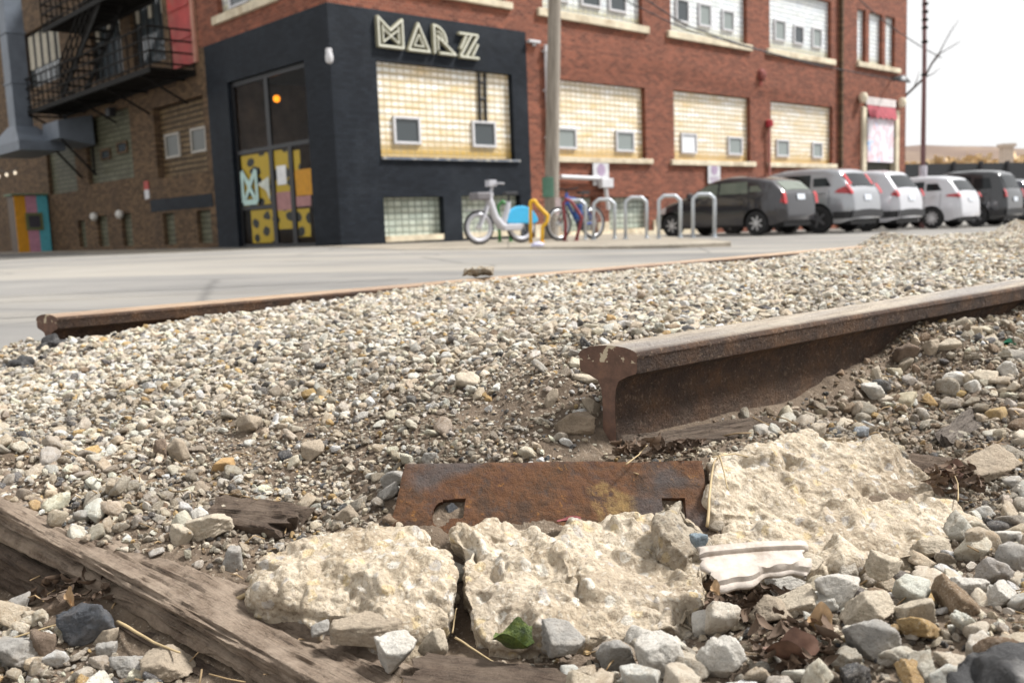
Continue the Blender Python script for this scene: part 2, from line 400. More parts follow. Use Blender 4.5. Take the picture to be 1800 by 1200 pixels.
BLD = thing('brick_building', 'large red brick factory with a black painted corner and glass block windows', 'building', C0, RA)
def T(ax, s, d, z): return (s, d, z) if ax == 'R' else (d, s, z)       # s along the wall, d inward
def tbox(m, ax, s0, s1, d0, d1, z0, z1, mi=0):
    a, b = T(ax, s0, d0, z0), T(ax, s1, d1, z1); m.box(min(a[0], b[0]), max(a[0], b[0]), min(a[1], b[1]), max(a[1], b[1]), z0, z1, mi)
def wall(ax, s0, s1, z0, z1, holes, d0=0.0, depth=.30):
    """a wall face with openings and their reveals"""
    m = MB(); ss = sorted({s0, s1, *[v for h in holes for v in h[:2] if s0 <= v <= s1]}); zz = sorted({z0, z1, *[v for h in holes for v in h[2:4] if z0 <= v <= z1]})
    for a, b in zip(ss, ss[1:]):
        for c, d in zip(zz, zz[1:]):
            mx, mz = (a + b) / 2, (c + d) / 2
            if any(h[0] < mx < h[1] and h[2] < mz < h[3] for h in holes): continue
            m.add([T(ax, a, d0, c), T(ax, b, d0, c), T(ax, b, d0, d), T(ax, a, d0, d)], [(0, 1, 2, 3)])
    for (a, b, c, d) in [h[:4] for h in holes]:
        if b <= s0 or a >= s1 or d <= z0 or c >= z1: continue
        a, b, c, d = max(a, s0), min(b, s1), max(c, z0), min(d, z1)
        for q in ([T(ax, a, d0, c), T(ax, a, d0 + depth, c), T(ax, a, d0 + depth, d), T(ax, a, d0, d)],
                  [T(ax, b, d0, c), T(ax, b, d0 + depth, c), T(ax, b, d0 + depth, d), T(ax, b, d0, d)],
                  [T(ax, a, d0, c), T(ax, b, d0, c), T(ax, b, d0 + depth, c), T(ax, a, d0 + depth, c)],
                  [T(ax, a, d0, d), T(ax, b, d0, d), T(ax, b, d0 + depth, d), T(ax, a, d0 + depth, d)]):
            m.add(q, [(0, 1, 2, 3)])
    return m
TOP = 9.6
# openings (s0, s1, z0, z1)
RW = [(1.21, 5.36, 2.03, 4.15), (6.75, 10.67, 2.14, 4.17), (12.02, 16.13, 2.14, 4.22), (17.38, 21.56, 2.14, 4.21)]
RU = [(.3, 5.2, 5.9, 8.0), (6.55, 10.62, 5.9, 7.95), (11.95, 15.98, 5.9, 7.95), (17.34, 21.44, 5.9, 7.93)]
RN = [(23.13, 23.80, 5.95, 7.88), (24.07, 25.15, 5.95, 7.88), (25.42, 26.22, 5.95, 7.88)]
RB = [(1.2, 2.95, .10, 1.12), (3.52, 5.50, .10, 1.13), (6.98, 8.37, 0.0, 1.07), (8.95, 10.73, 0.0, 1.05), (12.4, 14.2, -.1, 1.0)]
RD = [(23.75, 26.2, -.6, 4.5)]
holesR = RW + RU + RN + RB + RD
wall('R', 0, 5.9, -.6, 5.25, [h for h in holesR]).build('painted_wall', BLACK, BLD, fix=False)
wall('R', 0, 5.9, 5.25, TOP, holesR).build('brick_wall', RED, BLD, fix=False)
wall('R', 5.9, 22.0, -.6, TOP, holesR).build('brick_wall', RED, BLD, fix=False)
wall('R', 22.12, 27.25, -.6, TOP, holesR, d0=-.14).build('brick_wall', RED, BLD, fix=False)
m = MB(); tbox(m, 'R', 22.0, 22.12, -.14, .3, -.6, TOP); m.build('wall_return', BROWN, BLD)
# alley side
LD = [(1.06, 4.75, .0, 4.2)]
LW = [(6.0, 9.35, 2.1, 4.08), (11.08, 14.9, 2.25, 4.35), (16.0, 18.9, 2.1, 3.9)]
LU = [(2.2, 4.95, 5.85, 7.9), (8.2, 10.4, 5.3, 8.1), (11.2, 13.6, 5.4, 8.1), (16.45, 20.2, 5.95, 7.9)]
LB = [(6.2, 7.05, .22, 1.1), (8.5, 9.3, .2, 1.1), (11.6, 12.4, .2, 1.2), (13.6, 14.5, .2, 1.2), (15.6, 16.3, .2, 1.1)]
holesL = LD + LW + LU + LB
wall('L', 0, 5.88, -.6, 5.25, holesL, depth=.18).build('painted_wall', BLACK, BLD, fix=False)
wall('L', 0, 6.15, 5.25, TOP, holesL).build('brick_wall', RED, BLD, fix=False)
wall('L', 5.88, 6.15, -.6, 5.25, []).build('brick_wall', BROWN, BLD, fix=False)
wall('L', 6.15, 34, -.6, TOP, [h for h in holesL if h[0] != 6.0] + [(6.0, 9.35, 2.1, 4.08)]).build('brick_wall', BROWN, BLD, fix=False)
m = MB(); m.box(.02, 27.2, .02, 34, TOP - .02, TOP + .25); m.build('roof', plain('roof_tar', (.05, .05, .05)), BLD)
m = MB(); m.box(27.25, 27.20, -.14, 34, -.6, TOP); m.build('end_wall', RED, BLD)
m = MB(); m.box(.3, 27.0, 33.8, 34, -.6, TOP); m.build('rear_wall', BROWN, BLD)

def block_window(ax, h, mat, vents=(), sill=None, d=.14, pane=None, name='glass_block_window', frame_mat=None, fw=.058):
    s0, s1, z0, z1 = h[:4]; m = MB(); dd = d - (.14 if ax == 'R' and s0 > 22.1 else 0)
    tbox(m, ax, s0 + .003, s1 - .003, dd, dd + .1, z0 + .003, z1 - .003)
    wn_ = m.build(name, mat, BLD)
    for (a, b, c, e, pm) in vents:
        f = MB(); w_ = fw
        tbox(f, ax, a, a + w_, dd - .06, dd - .002, c, e); tbox(f, ax, b - w_, b, dd - .06, dd - .002, c, e)
        tbox(f, ax, a + w_, b - w_, dd - .06, dd - .002, c, c + w_); tbox(f, ax, a + w_, b - w_, dd - .06, dd - .002, e - w_, e)
        f.build('vent_frame', frame_mat or WHITEP, wn_)
        g = MB(); tbox(g, ax, a + w_ + .002, b - w_ - .002, dd - .025, dd - .003, c + w_ + .002, e - w_ - .002); g.build('vent_pane', pm, wn_)
    if sill:
        k = MB(); q = -.14 if (ax == 'R' and s0 > 22.1) else 0
        tbox(k, ax, s0 - sill[0], s1 + sill[0], q - .09, q + .12, z0 - sill[1], z0 - .002); k.build('sill', STONE, wn_, bevel=.015)
    return wn_
w0 = block_window('R', RW[0], GB_LOW, [(1.66, 2.44, 2.34, 2.97, DARKGL), (4.05, 4.83, 2.33, 2.97, DARKGL)])
m = MB(); m.box(1.21, 5.5, -.06, .13, 1.97, 2.028)
m.build('sill', plain('flaking_sill', (.10, .12, .16), .8, var=.3, scale=12, dirt=(.55, .52, .45)), w0)
m = MB()                                                    # rusted strut and flue in front of the blocks
for a in (4.32, 4.52): m.tube([(a, .10, 2.97), (a + .02, .10, 4.13)], .035, 8)
m.tube([(4.32, .10, 3.5), (4.54, .10, 3.5)], .03, 6); m.tube([(4.32, .10, 3.9), (4.54, .10, 3.9)], .03, 6)
m.build('flue_strut', BLACKM, w0, smooth=40)
block_window('R', RW[1], GB_LOW, [(7.0, 7.8, 2.36, 2.93, BLINDGL), (9.45, 10.25, 2.34, 2.93, BLINDGL)], sill=(.22, .15))
block_window('R', RW[2], GB_LOW, [(12.5, 13.3, 2.36, 2.98, BRIGHTGL), (15.0, 15.8, 2.36, 2.95, BLINDGL)], sill=(.22, .16))
block_window('R', RW[3], GB_LOW, [(17.9, 18.7, 2.36, 2.95, BLINDGL), (20.3, 21.0, 2.36, 2.92, BLINDGL)], sill=(.22, .16))
block_window('R', RU[0], GB_UP, [(1.2, 2.0, 6.15, 6.8, DARKGL), (2.6, 3.4, 6.15, 6.8, DARKGL)], sill=(.22, .17))
block_window('R', RU[1], GB_UP, [(7.0, 7.65, 6.2, 6.9, DARKGL), (8.15, 8.95, 6.2, 6.9, DARKGL), (9.3, 10.05, 6.2, 6.9, DARKGL)], sill=(.22, .2))
block_window('R', RU[2], GB_UP, [(12.35, 13.0, 6.25, 6.95, DARKGL), (13.5, 14.15, 6.25, 6.95, BLINDGL), (14.75, 15.4, 6.25, 6.9, BLINDGL)], sill=(.22, .2))
block_window('R', RU[3], GB_UP, [(17.8, 18.5, 6.25, 6.95, BLINDGL), (19.05, 19.7, 6.25, 6.9, DARKGL), (20.3, 20.95, 6.25, 6.95, BLINDGL)], sill=(.22, .2))
for i, h in enumerate(RN): block_window('R', h, GB_UP, sill=None)
m = MB(); m.box(23.05, 26.55, -.26, .0, 5.76, 5.948); m.build('sill', STONE, BLD, bevel=.015)
for i, h in enumerate(RB):
    wb = block_window('R', h, GB_BASE, sill=None, d=.18, name='basement_window')
    m = MB(); m.box(h[0] + .01, h[1] - .01, .02, .178, h[2] + .003, h[2] + .14); m.build('sill', STONE, wb)
m = MB()
for a, b in ((5.95, 6.9), (8.42, 8.9), (10.9, 12.2)): m.box(a, b, -.05, -.003, -.3, .36)
m.box(5.95, 14, -.07, -.003, -.5, .05); m.build('foundation_block', STONE, BLD, bevel=.01)
# entrance at the far end: stone surround and a painted banner above the door
ban = NT('painted_banner'); v = ban.coord('Object')
bc = ban.ramp(ban.noise(v, 1.6, 5, .6, .6), [(.30, (.78, .74, .76)), (.50, (.74, .68, .74)), (.56, (.66, .40, .44)), (.60, (.76, .74, .76)), (.68, (.22, .38, .66)), (.74, (.78, .76, .74)), (.82, (.62, .44, .22))])
ban.set(Base_Color=bc, Roughness=.7)
d0 = MB(); d0.box(23.753, 26.197, .0, .08, -.6, 4.497); dd = d0.build('end_entrance', plain('dark_door', (.05, .045, .03), .6), BLD)
m = MB(); m.box(23.45, 23.752, -.24, .02, -.6, 4.3); m.box(26.198, 26.5, -.24, .02, -.6, 4.3); m.build('stone_surround', STONE, dd, bevel=.02)
m = MB(); m.box(23.90, 26.05, -.20, -.17, 2.25, 3.95); m.build('banner', ban.mat, dd)
m = MB(); P = [[(23.80 + i * .235 + 0, -.205 - .05 * k, 4.42 - .22 * k - (.10 * (i % 2) if k == 2 else 0)) for k in range(3)] for i in range(11)]
m.grid(P); m.build('awning', plain('red_cloth', (.36, .07, .09), .8, var=.4), dd, fix=False)
m = MB(); m.box(23.75, 26.2, -.22, -.142, 4.40, 4.70); m.build('lintel', plain('pale_lintel', (.66, .60, .58)), dd, bevel=.01)
for x in (23.3, 26.55):
    m = MB(); m.lathe([(.0, -.2), (.12, -.17), (.17, -.06), (.17, .06), (.12, .17), (0, .2)], 14, M=Matrix.Translation((x, -.30, 4.62))); m.box(x - .05, x + .05, -.22, -.142, 4.55, 4.68)
    m.build('globe_lamp', plain('opal_globe', (.75, .66, .50), .4), dd, smooth=40)
# alley side windows
ALPANE = NT('alley_pane').set(Base_Color=(.07, .075, .065), Roughness=.3)  # pane colour darkened to carry the dim alley light
block_window('L', LW[0], GB_BROWN, [(6.45, 7.38, 2.66, 3.32, ALPANE), (8.12, 9.05, 2.64, 3.32, ALPANE)], d=.2, frame_mat=plain('shaded_alley_frame', (.40, .37, .33), .6))  # vent frames painted darker than the front ones: alley shade in the colour
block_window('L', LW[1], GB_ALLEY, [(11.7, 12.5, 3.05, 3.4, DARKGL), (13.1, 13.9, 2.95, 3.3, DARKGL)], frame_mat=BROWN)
block_window('L', LW[2], GB_ALLEY)
block_window('L', LU[0], GB_UP, [(3.6, 4.5, 5.95, 6.7, DARKGL)], sill=(.22, .2))
m = MB(); m.box(-.012, -.002, 6.0, 10.05, 1.17, 1.52); m.build('painted_band', BLACK, BLD)
for h in LB: block_window('L', h, GB_ALLEY, d=.12, name='basement_window')
for h, pm in ((LU[1], DARKGL), (LU[2], DARKGL), (LU[3], DARKGL)):
    m = MB(); tbox(m, 'L', h[0] + .003, h[1] - .003, .16, .2, h[2] + .003, h[3] - .003); g = m.build('window', pm, BLD)
    f = MB(); k = 5; wv = (h[1] - h[0]) / k
    for i in range(k):
        if i % 2 == 0 or h is LU[3]: tbox(f, 'L', h[0] + i * wv + .06, h[0] + (i + .72) * wv, .12, .158, h[3] - (1.25 if h is LU[3] else 1.5), h[3] - .08)
    f.build('blind', plain('old_blind', (.42, .38, .30), .8), g)
    f = MB()
    for i in range(k + 1): tbox(f, 'L', h[0] + i * wv * .985, h[0] + i * wv * .985 + .05, .10, .118, h[2] + .01, h[3] - .01)
    f.build('frame', BLACKM, g)
m = MB(); m.box(-.07, -.003, 6.35, 7.7, 4.92, 8.6)
for z in (5.6, 6.4, 7.3): m.box(-.10, -.071, 6.4, 7.65, z, z + .08)
rd = m.build('fire_door', plain('red_oxide_paint', (.36, .035, .030), .55, var=.3, scale=2, dirt=(.30, .10, .07)), BLD)
m = MB(); m.box(-.075, -.003, 6.2, 6.349, 4.92, 8.6); m.build('door_jamb', plain('pink_paint', (.42, .20, .14)), rd)

# storefront doors on the alley side of the black corner
FR = plain('storefront_frame', (.010, .010, .012), .45)
gl = bpy.data.materials.new('shop_glass'); gl.use_nodes = True; gt = gl.node_tree; gt.nodes.clear()
o_ = gt.nodes.new('ShaderNodeOutputMaterial'); mx = gt.nodes.new('ShaderNodeMixShader'); tr = gt.nodes.new('ShaderNodeBsdfTransparent'); gg = gt.nodes.new('ShaderNodeBsdfGlossy')
lw = gt.nodes.new('ShaderNodeValue'); lw.outputs[0].default_value = .012; gg.inputs['Roughness'].default_value = .02; tr.inputs[0].default_value = (.92, .93, .92, 1)
gt.links.new(lw.outputs[0], mx.inputs[0]); gt.links.new(tr.outputs[0], mx.inputs[1]); gt.links.new(gg.outputs[0], mx.inputs[2]); gt.links.new(mx.outputs[0], o_.inputs[0])
m = MB(); D0, D1 = .10, .16
for (a, b) in ((1.06, 1.16), (4.62, 4.75), (2.92, 3.10)): tbox(m, 'L', a, b, D0, D1, .02, 4.19)
tbox(m, 'L', 1.14, 4.62, D0 - .004, D1 + .004, 4.08, 4.2); tbox(m, 'L', 1.14, 4.62, D0 - .004, D1 + .004, 2.40, 2.50)
tbox(m, 'L', 1.14, 4.62, D0 - .004, D1 + .004, .0, .16); tbox(m, 'L', 2.02, 2.20, D0 + .003, D1 - .003, .16, 2.40)
tbox(m, 'L', 3.10, 4.62, D0 + .003, D1 - .003, 1.02, 1.10)
ent = m.build('storefront_entrance', FR, BLD)
m = MB(); tbox(m, 'L', 1.10, 4.7, D0 + .025, D0 + .033, .02, 4.15); m.build('glass', gl, ent)
YEL = NT('yellow_poster'); sp = YEL.n('SeparateXYZ', Vector=YEL.n('TexCoord').outputs['Object']); v = YEL.n('CombineXYZ', X=sp.outputs[1], Y=sp.outputs[2]).outputs[0]
vo = YEL.n('TexVoronoi', {'voronoi_dimensions': '2D'}, Vector=YEL.n('Mapping', Vector=YEL.n('VectorMath', {'operation': 'ADD'}, _0=v, _1=YEL.n('VectorMath', {'operation': 'SCALE'}, _0=YEL.n('TexNoise', Vector=v, Scale=3.0).outputs['Color'], Scale=.22).outputs[0]).outputs[0], Scale=(1.0, 1.5, 1)).outputs[0], Scale=1.75, Randomness=.75)
YEL.set(Base_Color=YEL.ramp(vo.outputs['Distance'], [(0, (.010, .010, .010)), (.29, (.010, .010, .010)), (.31, (.62, .40, .010))]), Roughness=.6)
PINK = plain('pink_poster', (.42, .20, .20), .7); ORNG = plain('orange_poster', (.62, .28, .01), .7); MINT = plain('mint_vinyl', (.45, .62, .58), .6); WHT = plain('white_paper', (.72, .72, .72), .7)
def poster(name, s0, s1, z0, z1, mt, d=.0):
    m = MB(); tbox(m, 'L', s0, s1, D0 + .036 + d, D0 + .040 + d, z0, z1); m.build(name, mt, ent)
poster('yellow_poster', 3.12, 4.55, 1.12, 2.37, YEL.mat); poster('yellow_poster', 3.12, 4.25, .18, 1.0, YEL.mat)
poster('yellow_poster', 2.22, 2.90, .5, 2.37, YEL.mat); poster('yellow_poster', 1.72, 2.0, 1.5, 2.3, YEL.mat); poster('yellow_poster', 1.45, 2.0, .3, .95, YEL.mat)
poster('orange_poster', 1.25, 1.98, 1.25, 1.85, ORNG, -.008); poster('pink_poster', 2.22, 2.90, .95, 1.38, PINK, -.008); poster('pink_poster', 1.35, 2.0, 1.0, 1.24, PINK, -.008)
poster('white_notice', 2.36, 2.80, 1.55, 2.0, WHT, -.016)
# mint letter M on the left door: outline with a cross inside
m = MB()
def strip(m, a, b, wd, d):
    a, b = Vector(a), Vector(b); n = Vector((-(b - a).y, (b - a).x)).normalized() * wd / 2
    q = [a + n, a - n, b - n, b + n]
    m.add([T('L', p.x, d, p.y) for p in q] + [T('L', p.x, d + .003, p.y) for p in q], [(0, 1, 2, 3), (7, 6, 5, 4), (0, 4, 5, 1), (1, 5, 6, 2), (2, 6, 7, 3), (3, 7, 4, 0)])
def Mlogo(s0, s1, z0, z1):
    f = lambda u, v: (s1 + (s0 - s1) * u, z0 + (z1 - z0) * v)
    segs = [((0, 0), (0, 1)), ((0, 1), (.5, .55)), ((.5, .55), (1, 1)), ((1, 1), (1, 0)), ((1, 0), (0, 0)), ((.1, .9), (.85, .1)), ((.9, .9), (.15, .1))]
    return [(f(*a), f(*b)) for a, b in segs]
for i, (a, b) in enumerate(Mlogo(3.78, 4.5, 1.2, 1.98)): strip(m, a, b, .13, D0 - .012 - .0008 * i)
m.build('vinyl_letter', MINT, ent)
m = MB(); m.add([T('L', 3.70, D0 - .02, 1.62), T('L', 3.13, D0 - .02, 1.78), T('L', 3.13, D0 - .02, 1.2), T('L', 3.3, D0 - .02, 1.45)], [(0, 1, 2, 3)]); m.build('vinyl_arrow', plain('pale_vinyl', (.55, .58, .52), .6), ent, fix=False)
# the room behind the doors
m = MB(); m.box(.46, 5.2, .7, 5.6, -.06, -.01); m.build('shop_floor', plain('shop_floor', (.12, .09, .07)), BLD)
m = MB(); m.box(4.6, 4.7, .7, 5.6, -.01, 4.4); m.box(.46, 4.6, .6, .7, -.01, 4.4); m.box(.46, 4.6, 5.5, 5.6, -.01, 4.4); m.build('shop_wall', plain('shop_wall', (.20, .13, .09), .8, var=.6, scale=1.2), BLD)
m = MB(); m.box(.46, 4.7, .6, 5.6, 4.41, 4.5); m.build('shop_ceiling', plain('shop_ceiling', (.06, .05, .045)), BLD)
m = MB(); m.box(2.6, 4.2, 1.0, 1.6, -.01, 2.2); m.box(2.4, 4.3, 1.9, 2.9, -.01, 1.2); m.build('shop_counter', plain('pinkish_panel', (.34, .17, .14)), BLD)
m = MB(); m.box(1.2, 4.5, .75, .95, 3.5, 3.65); m.box(1.2, 4.5, 2.4, 2.6, 3.7, 3.9); m.build('shop_beam', plain('ceiling_beam', (.22, .17, .09)), BLD)

# ================================================================ THINGS ON AND BEFORE THE BUILDING
# --- neon style channel letters
SIGNB = plain('letter_backing', (.34, .325, .235), .5, var=.1); SIGNT = plain('letter_tube', (.66, .655, .56), .35, var=.05)
sign = thing('letter_sign', 'cream outlined letters reading MARZ on the black wall above the window', 'sign', bw(0, 0, 0), RA)
def capsule(m, a, b, r, d0, d1, mi=0, n=7):
    a, b = Vector(a), Vector(b); t = (b - a).normalized(); q0 = math.atan2(t.y, t.x)
    poly = [(b.x + r * math.cos(q0 + q), b.y + r * math.sin(q0 + q)) for q in [-math.pi / 2 + math.pi * i / n for i in range(n + 1)]]
    poly += [(a.x + r * math.cos(q0 + q), a.y + r * math.sin(q0 + q)) for q in [math.pi / 2 + math.pi * i / n for i in range(n + 1)]]
    m.add([(x, d0, z) for x, z in poly] + [(x, d1, z) for x, z in poly],
          [tuple(range(len(poly)))[::-1], tuple(range(len(poly), 2 * len(poly)))] + [(i, (i + 1) % len(poly), len(poly) + (i + 1) % len(poly), len(poly) + i) for i in range(len(poly))], mi)
def letter(s0, z0, w_, h, segs, inner=()):
    m = MB(); k = 0
    for a, b in segs:
        A = (s0 + a[0] * w_, z0 + a[1] * h); B = (s0 + b[0] * w_, z0 + b[1] * h)
        capsule(m, A, B, .036, -.075 - .0012 * k, -.003, 0); capsule(m, A, B, .016, -.10 - .001 * k, -.078 - .0012 * k, 1); k += 1
    for a, b in inner:
        A = (s0 + a[0] * w_, z0 + a[1] * h); B = (s0 + b[0] * w_, z0 + b[1] * h)
        capsule(m, A, B, .020, -.070 - .0012 * k, -.003, 0); capsule(m, A, B, .010, -.095 - .001 * k, -.073 - .0012 * k, 1); k += 1
    return m.build('letter', [SIGNB, SIGNT], sign)
letter(1.26, 4.46, .66, .62, [((0, 0), (0, 1)), ((0, 1), (.5, .58)), ((.5, .58), (1, 1)), ((1, 1), (1, 0)), ((1, 0), (0, 0))],
       [((.18, .14), (.82, .62)), ((.82, .14), (.18, .62)), ((.17, .2), (.17, .72)), ((.83, .2), (.83, .72))])
letter(2.08, 4.45, .60, .60, [((0, 0), (.5, 1)), ((.5, 1), (1, 0)), ((1, 0), (0, 0))], [((.27, .17), (.5, .60)), ((.5, .60), (.73, .17)), ((.73, .17), (.27, .17))])
arc = [(.0 + .58 * math.sin(q), .42 + .58 * math.cos(q)) for q in [math.pi / 2 * i / 6 for i in range(7)]]
arc2 = [(.14 + .28 * math.sin(q), .42 + .36 * math.cos(q)) for q in [math.pi / 2 * i / 5 for i in range(6)]]
letter(2.84, 4.45, .62, .62, [((0, 0), (0, 1))] + list(zip(arc, arc[1:])) + [((.14, .62), (1, 0)), ((1, 0), (.26, 0))], list(zip(arc2, arc2[1:])) + [((.16, .1), (.16, .6))])
letter(3.63, 4.43, .56, .54, [((0, 1), (1, 1)), ((0, 0), (1, 0)), ((.02, .36), (.34, .90)), ((0, .04), (.62, .94)), ((.34, .06), (1, .96)), ((.68, .10), (.98, .58))])

# --- small fittings on the walls
t = thing('security_camera', 'small white security camera on the black corner of the building', 'camera', bw(-.05, -.05, 4.08), RA)
m = MB(); m.lathe([(0, .10), (.07, .10), (.085, .04), (.085, -.04), (.06, -.10), (0, -.13)], 12); m.build('camera_dome', WHITEP, t, smooth=40)
m = MB(); m.box(-.05, .05, -.05, .05, .10, .20); m.build('mount', WHITEP, t)
t = thing('downpipe', 'white vertical pipe on red brick just left of the utility pole', 'pipe', bw(6.54, -.07, 0), RA)
m = MB(); m.tube([(0, 0, 2.2), (0, 0, 4.98)], .05, 10); m.build('pipe', WHITEP, t, smooth=40)
m = MB()
for z in (2.6, 3.8, 4.8): m.box(-.08, .08, -.062, .068, z, z + .05)
m.build('strap', WHITEP, t)
m = MB(); m.box(-.24, .16, -.12, -.003, -.035, .035); m.box(-.05, .05, -.06, -.003, -.1, -.036)
o = m.build('wall_bracket', WHITEP, bevel=.01); o.location = bw(6.16, 0, 5.02); o.rotation_euler.z = RA
tag(o, 'short white bracket fixed on red brick beside the top of the black paint', 'bracket')
t = thing('alarm_bell', 'round red alarm bell high on the red brick wall', 'bell', bw(16.77, -.003, 5.0), RA)
m = MB(); m.lathe([(0, 0), (.20, 0), (.20, .06), (.15, .13), (0, .16)], 18, M=Matrix.Rotation(math.pi / 2, 4, 'X')); m.build('gong', plain('alarm_red', (.20, .045, .032), .5), t, smooth=40)
m = MB(); m.box(-.09, .09, -.02, .0, -.34, -.21); m.build('backbox', plain('alarm_box', (.30, .06, .04)), t)
t = thing('standpipe', 'slim red pipe with a bell top on the brick between two windows', 'pipe', bw(17.14, -.09, 0), RA)
m = MB(); m.tube([(0, 0, 1.2), (0, 0, 3.45)], .04, 8); m.build('pipe', plain('pale_red_pipe', (.42, .18, .15)), t, smooth=40)
m = MB(); m.lathe([(0, 3.30), (.13, 3.32), (.13, 3.52), (0, 3.56)], 12); m.build('horn', plain('red_horn', (.38, .03, .04)), t, smooth=40)
t = thing('wall_lamp', 'black gooseneck lamp on the brick above the far entrance', 'lamp', bw(25.1, -.14, 5.3), RA)
m = MB(); m.tube([(.9, 0, .28), (.5, -.35, .22), (0, -.75, .1), (-.15, -.85, 0)], .035, 8); m.build('arm', BLACKM, t, smooth=40)
m = MB(); m.lathe([(.0, .16), (.10, .16), (.30, -.02), (.32, -.08), (0, -.08)], 14, M=Matrix.Translation((-.2, -.9, 0)) @ Matrix.Rotation(.25, 4, 'X') @ Matrix.Diagonal((1.35, 1, 1, 1))); m.build('shade', BLACKM, t, smooth=40)
t = thing('pendant_lamp', 'glowing orange globe lamp hanging behind the entrance glass', 'lamp', bw(.9, 3.93, 3.76), RA)
em = bpy.data.materials.new('lamp_glow'); em.use_nodes = True; eb = em.node_tree.nodes['Principled BSDF']
eb.inputs['Base Color'].default_value = (.9, .45, .05, 1); eb.inputs['Emission Color'].default_value = (1.0, .27, .01, 1); eb.inputs['Emission Strength'].default_value = .8
m = MB(); m.lathe([(0, -.09), (.065, -.065), (.09, 0), (.065, .065), (0, .09)], 14); m.build('globe', em, t, smooth=True)
m = MB(); m.tube([(0, 0, .085), (0, 0, .62)], .008, 6); m.build('cord', BLACKM, t)
def wall_sign(s, z, label, pipe):
    t = thing('notice_board', label, 'sign', bw(s, -.05, z), RA, None)
    m = MB(); m.box(-.33, .33, -.03, .0, -.33, .33); m.build('panel', WHITEP, t, bevel=.01)
    m = MB()
    m.lathe([(.13, -.034), (.17, -.034), (.17, -.031), (.13, -.031)], 20, M=Matrix.Rotation(math.pi / 2, 4, 'X') @ Matrix.Translation((0, .10, .066)))
    for i, wd in enumerate((.22, .26, .18)): m.box(-wd, wd, -.034, -.031, -.16 - i * .06, -.13 - i * .06)
    m.build('marking', plain('mauve_print', (.34, .26, .36), .7), t)
    return t
t = wall_sign(8.57, 1.70, 'square white notice board at the end of a white pipe on red brick', True)
o = thing('drain_pipe', 'white horizontal pipe running low on the brick to the notice board, with a drop', 'pipe', bw(6.9, -.12, 1.6), RA)
m = MB(); m.tube([(0, 0, 0), (1.5, 0, -.04)], .06, 10); m.build('pipe', WHITEP, o, smooth=40)
m = MB(); m.tube([(1.72, -.06, -.1), (1.74, -.06, -.45), (1.80, -.08, -.9)], .06, 8); m.build('drop', WHITEP, o, smooth=40)
m = MB(); m.box(1.50, 1.98, -.14, .02, -.30, -.04); m.build('junction_box', WHITEP, o, bevel=.02)
wall_sign(13.95, 1.76, 'square white notice board just above the roof of the dark grey hatchback', False)

# --- alley side: fire escape, ducts, kiosk, string lights
IRON = plain('fire_escape_iron', (.008, .007, .006), .75, .0, var=.4, scale=5, spec=.2)
GALV = plain('galvanised_sheet', (.125, .145, .175), .5, .25, var=.2, scale=2)
fe = thing('fire_escape', 'black iron fire escape with railings and stairs on the brown alley wall', 'fire escape', bw(0, 0, 0), RA)
def landing(y0, y1, z, x0=-1.25):
    m = MB(); m.box(x0, x0 + .05, y0, y1, z - .14, z); m.box(-.07, -.02, y0, y1, z - .14, z)
    yy = y0
    while yy < y1 - .01: m.box(x0 + .05, -.07, yy, yy + .055, z - .05, z - .01); yy += .105
    m.build('landing', IRON, fe)
def railing(pts, h=1.0, name='railing'):
    m = MB(); P = [Vector(p) for p in pts]
    for f in (.1, .4, .7, 1.0): m.tube([p + Vector((0, 0, h * f)) for p in P], .026, 6)
    for a, b in zip(P, P[1:]):
        k = max(1, int((b - a).length / .45))
        for i in range(k + 1):
            p = a.lerp(b, i / k); m.tube([p, p + Vector((0, 0, h))], .022, 5)
    m.build(name, IRON, fe)
landing(6.4, 16.6, 4.74); landing(8.6, 14.2, 7.0)
railing([(-.05, 16.6, 4.74), (-1.22, 16.6, 4.74), (-1.22, 6.4, 4.74), (-.05, 6.4, 4.74)])
railing([(-.05, 14.2, 7.0), (-1.22, 14.2, 7.0), (-1.22, 8.6, 7.0), (-.05, 8.6, 7.0)])
m = MB()
for x in (-1.15, -.55): m.bar((x, 13.2, 4.80), (x, 9.4, 6.98), .05, .18)
for i in range(12):
    k = (i + .5) / 12; m.box(-1.12, -.58, 13.2 - 3.8 * k - .12, 13.2 - 3.8 * k + .12, 4.80 + 2.18 * k, 4.83 + 2.18 * k)
m.build('stair', IRON, fe)
railing([(-1.18, 13.2, 4.85), (-1.18, 9.4, 7.0)], .9, 'stair_rail')
m = MB()
for x in (-1.15, -.55): m.bar((x, 9.6, 7.05), (x, 13.6, 9.4), .05, .18)
for i in range(12):
    k = (i + .5) / 12; m.box(-1.12, -.58, 9.6 + 4 * k - .12, 9.6 + 4 * k + .12, 7.05 + 2.35 * k, 7.08 + 2.35 * k)
m.build('stair', IRON, fe)
for y in (7.0, 9.5, 12, 14.5, 16.3):
    m = MB(); m.bar((-.03, y, 3.95), (-1.2, y, 4.6), .05, .05); m.bar((-1.22, y + .06, 4.57), (-.03, y + .06, 4.57), .05, .06); m.build('bracket', IRON, fe)
du = thing('exhaust_duct', 'tall galvanised square duct with a wide hood at its foot beside the alley wall', 'duct', bw(0, 0, 0), RA)
m = MB(); m.box(-1.65, -1.1, 16.35, 17.1, 4.25, 12.0)
for z in (5.6, 7.2, 8.8): m.box(-1.68, -1.07, 16.32, 17.13, z, z + .07)
m.build('riser', GALV, du, bevel=.01)
m = MB(); a = [(-1.68, 16.3), (-1.07, 16.3), (-1.07, 17.15), (-1.68, 17.15)]; b = [(-2.0, 15.0), (-.6, 15.0), (-.6, 18.4), (-2.0, 18.4)]
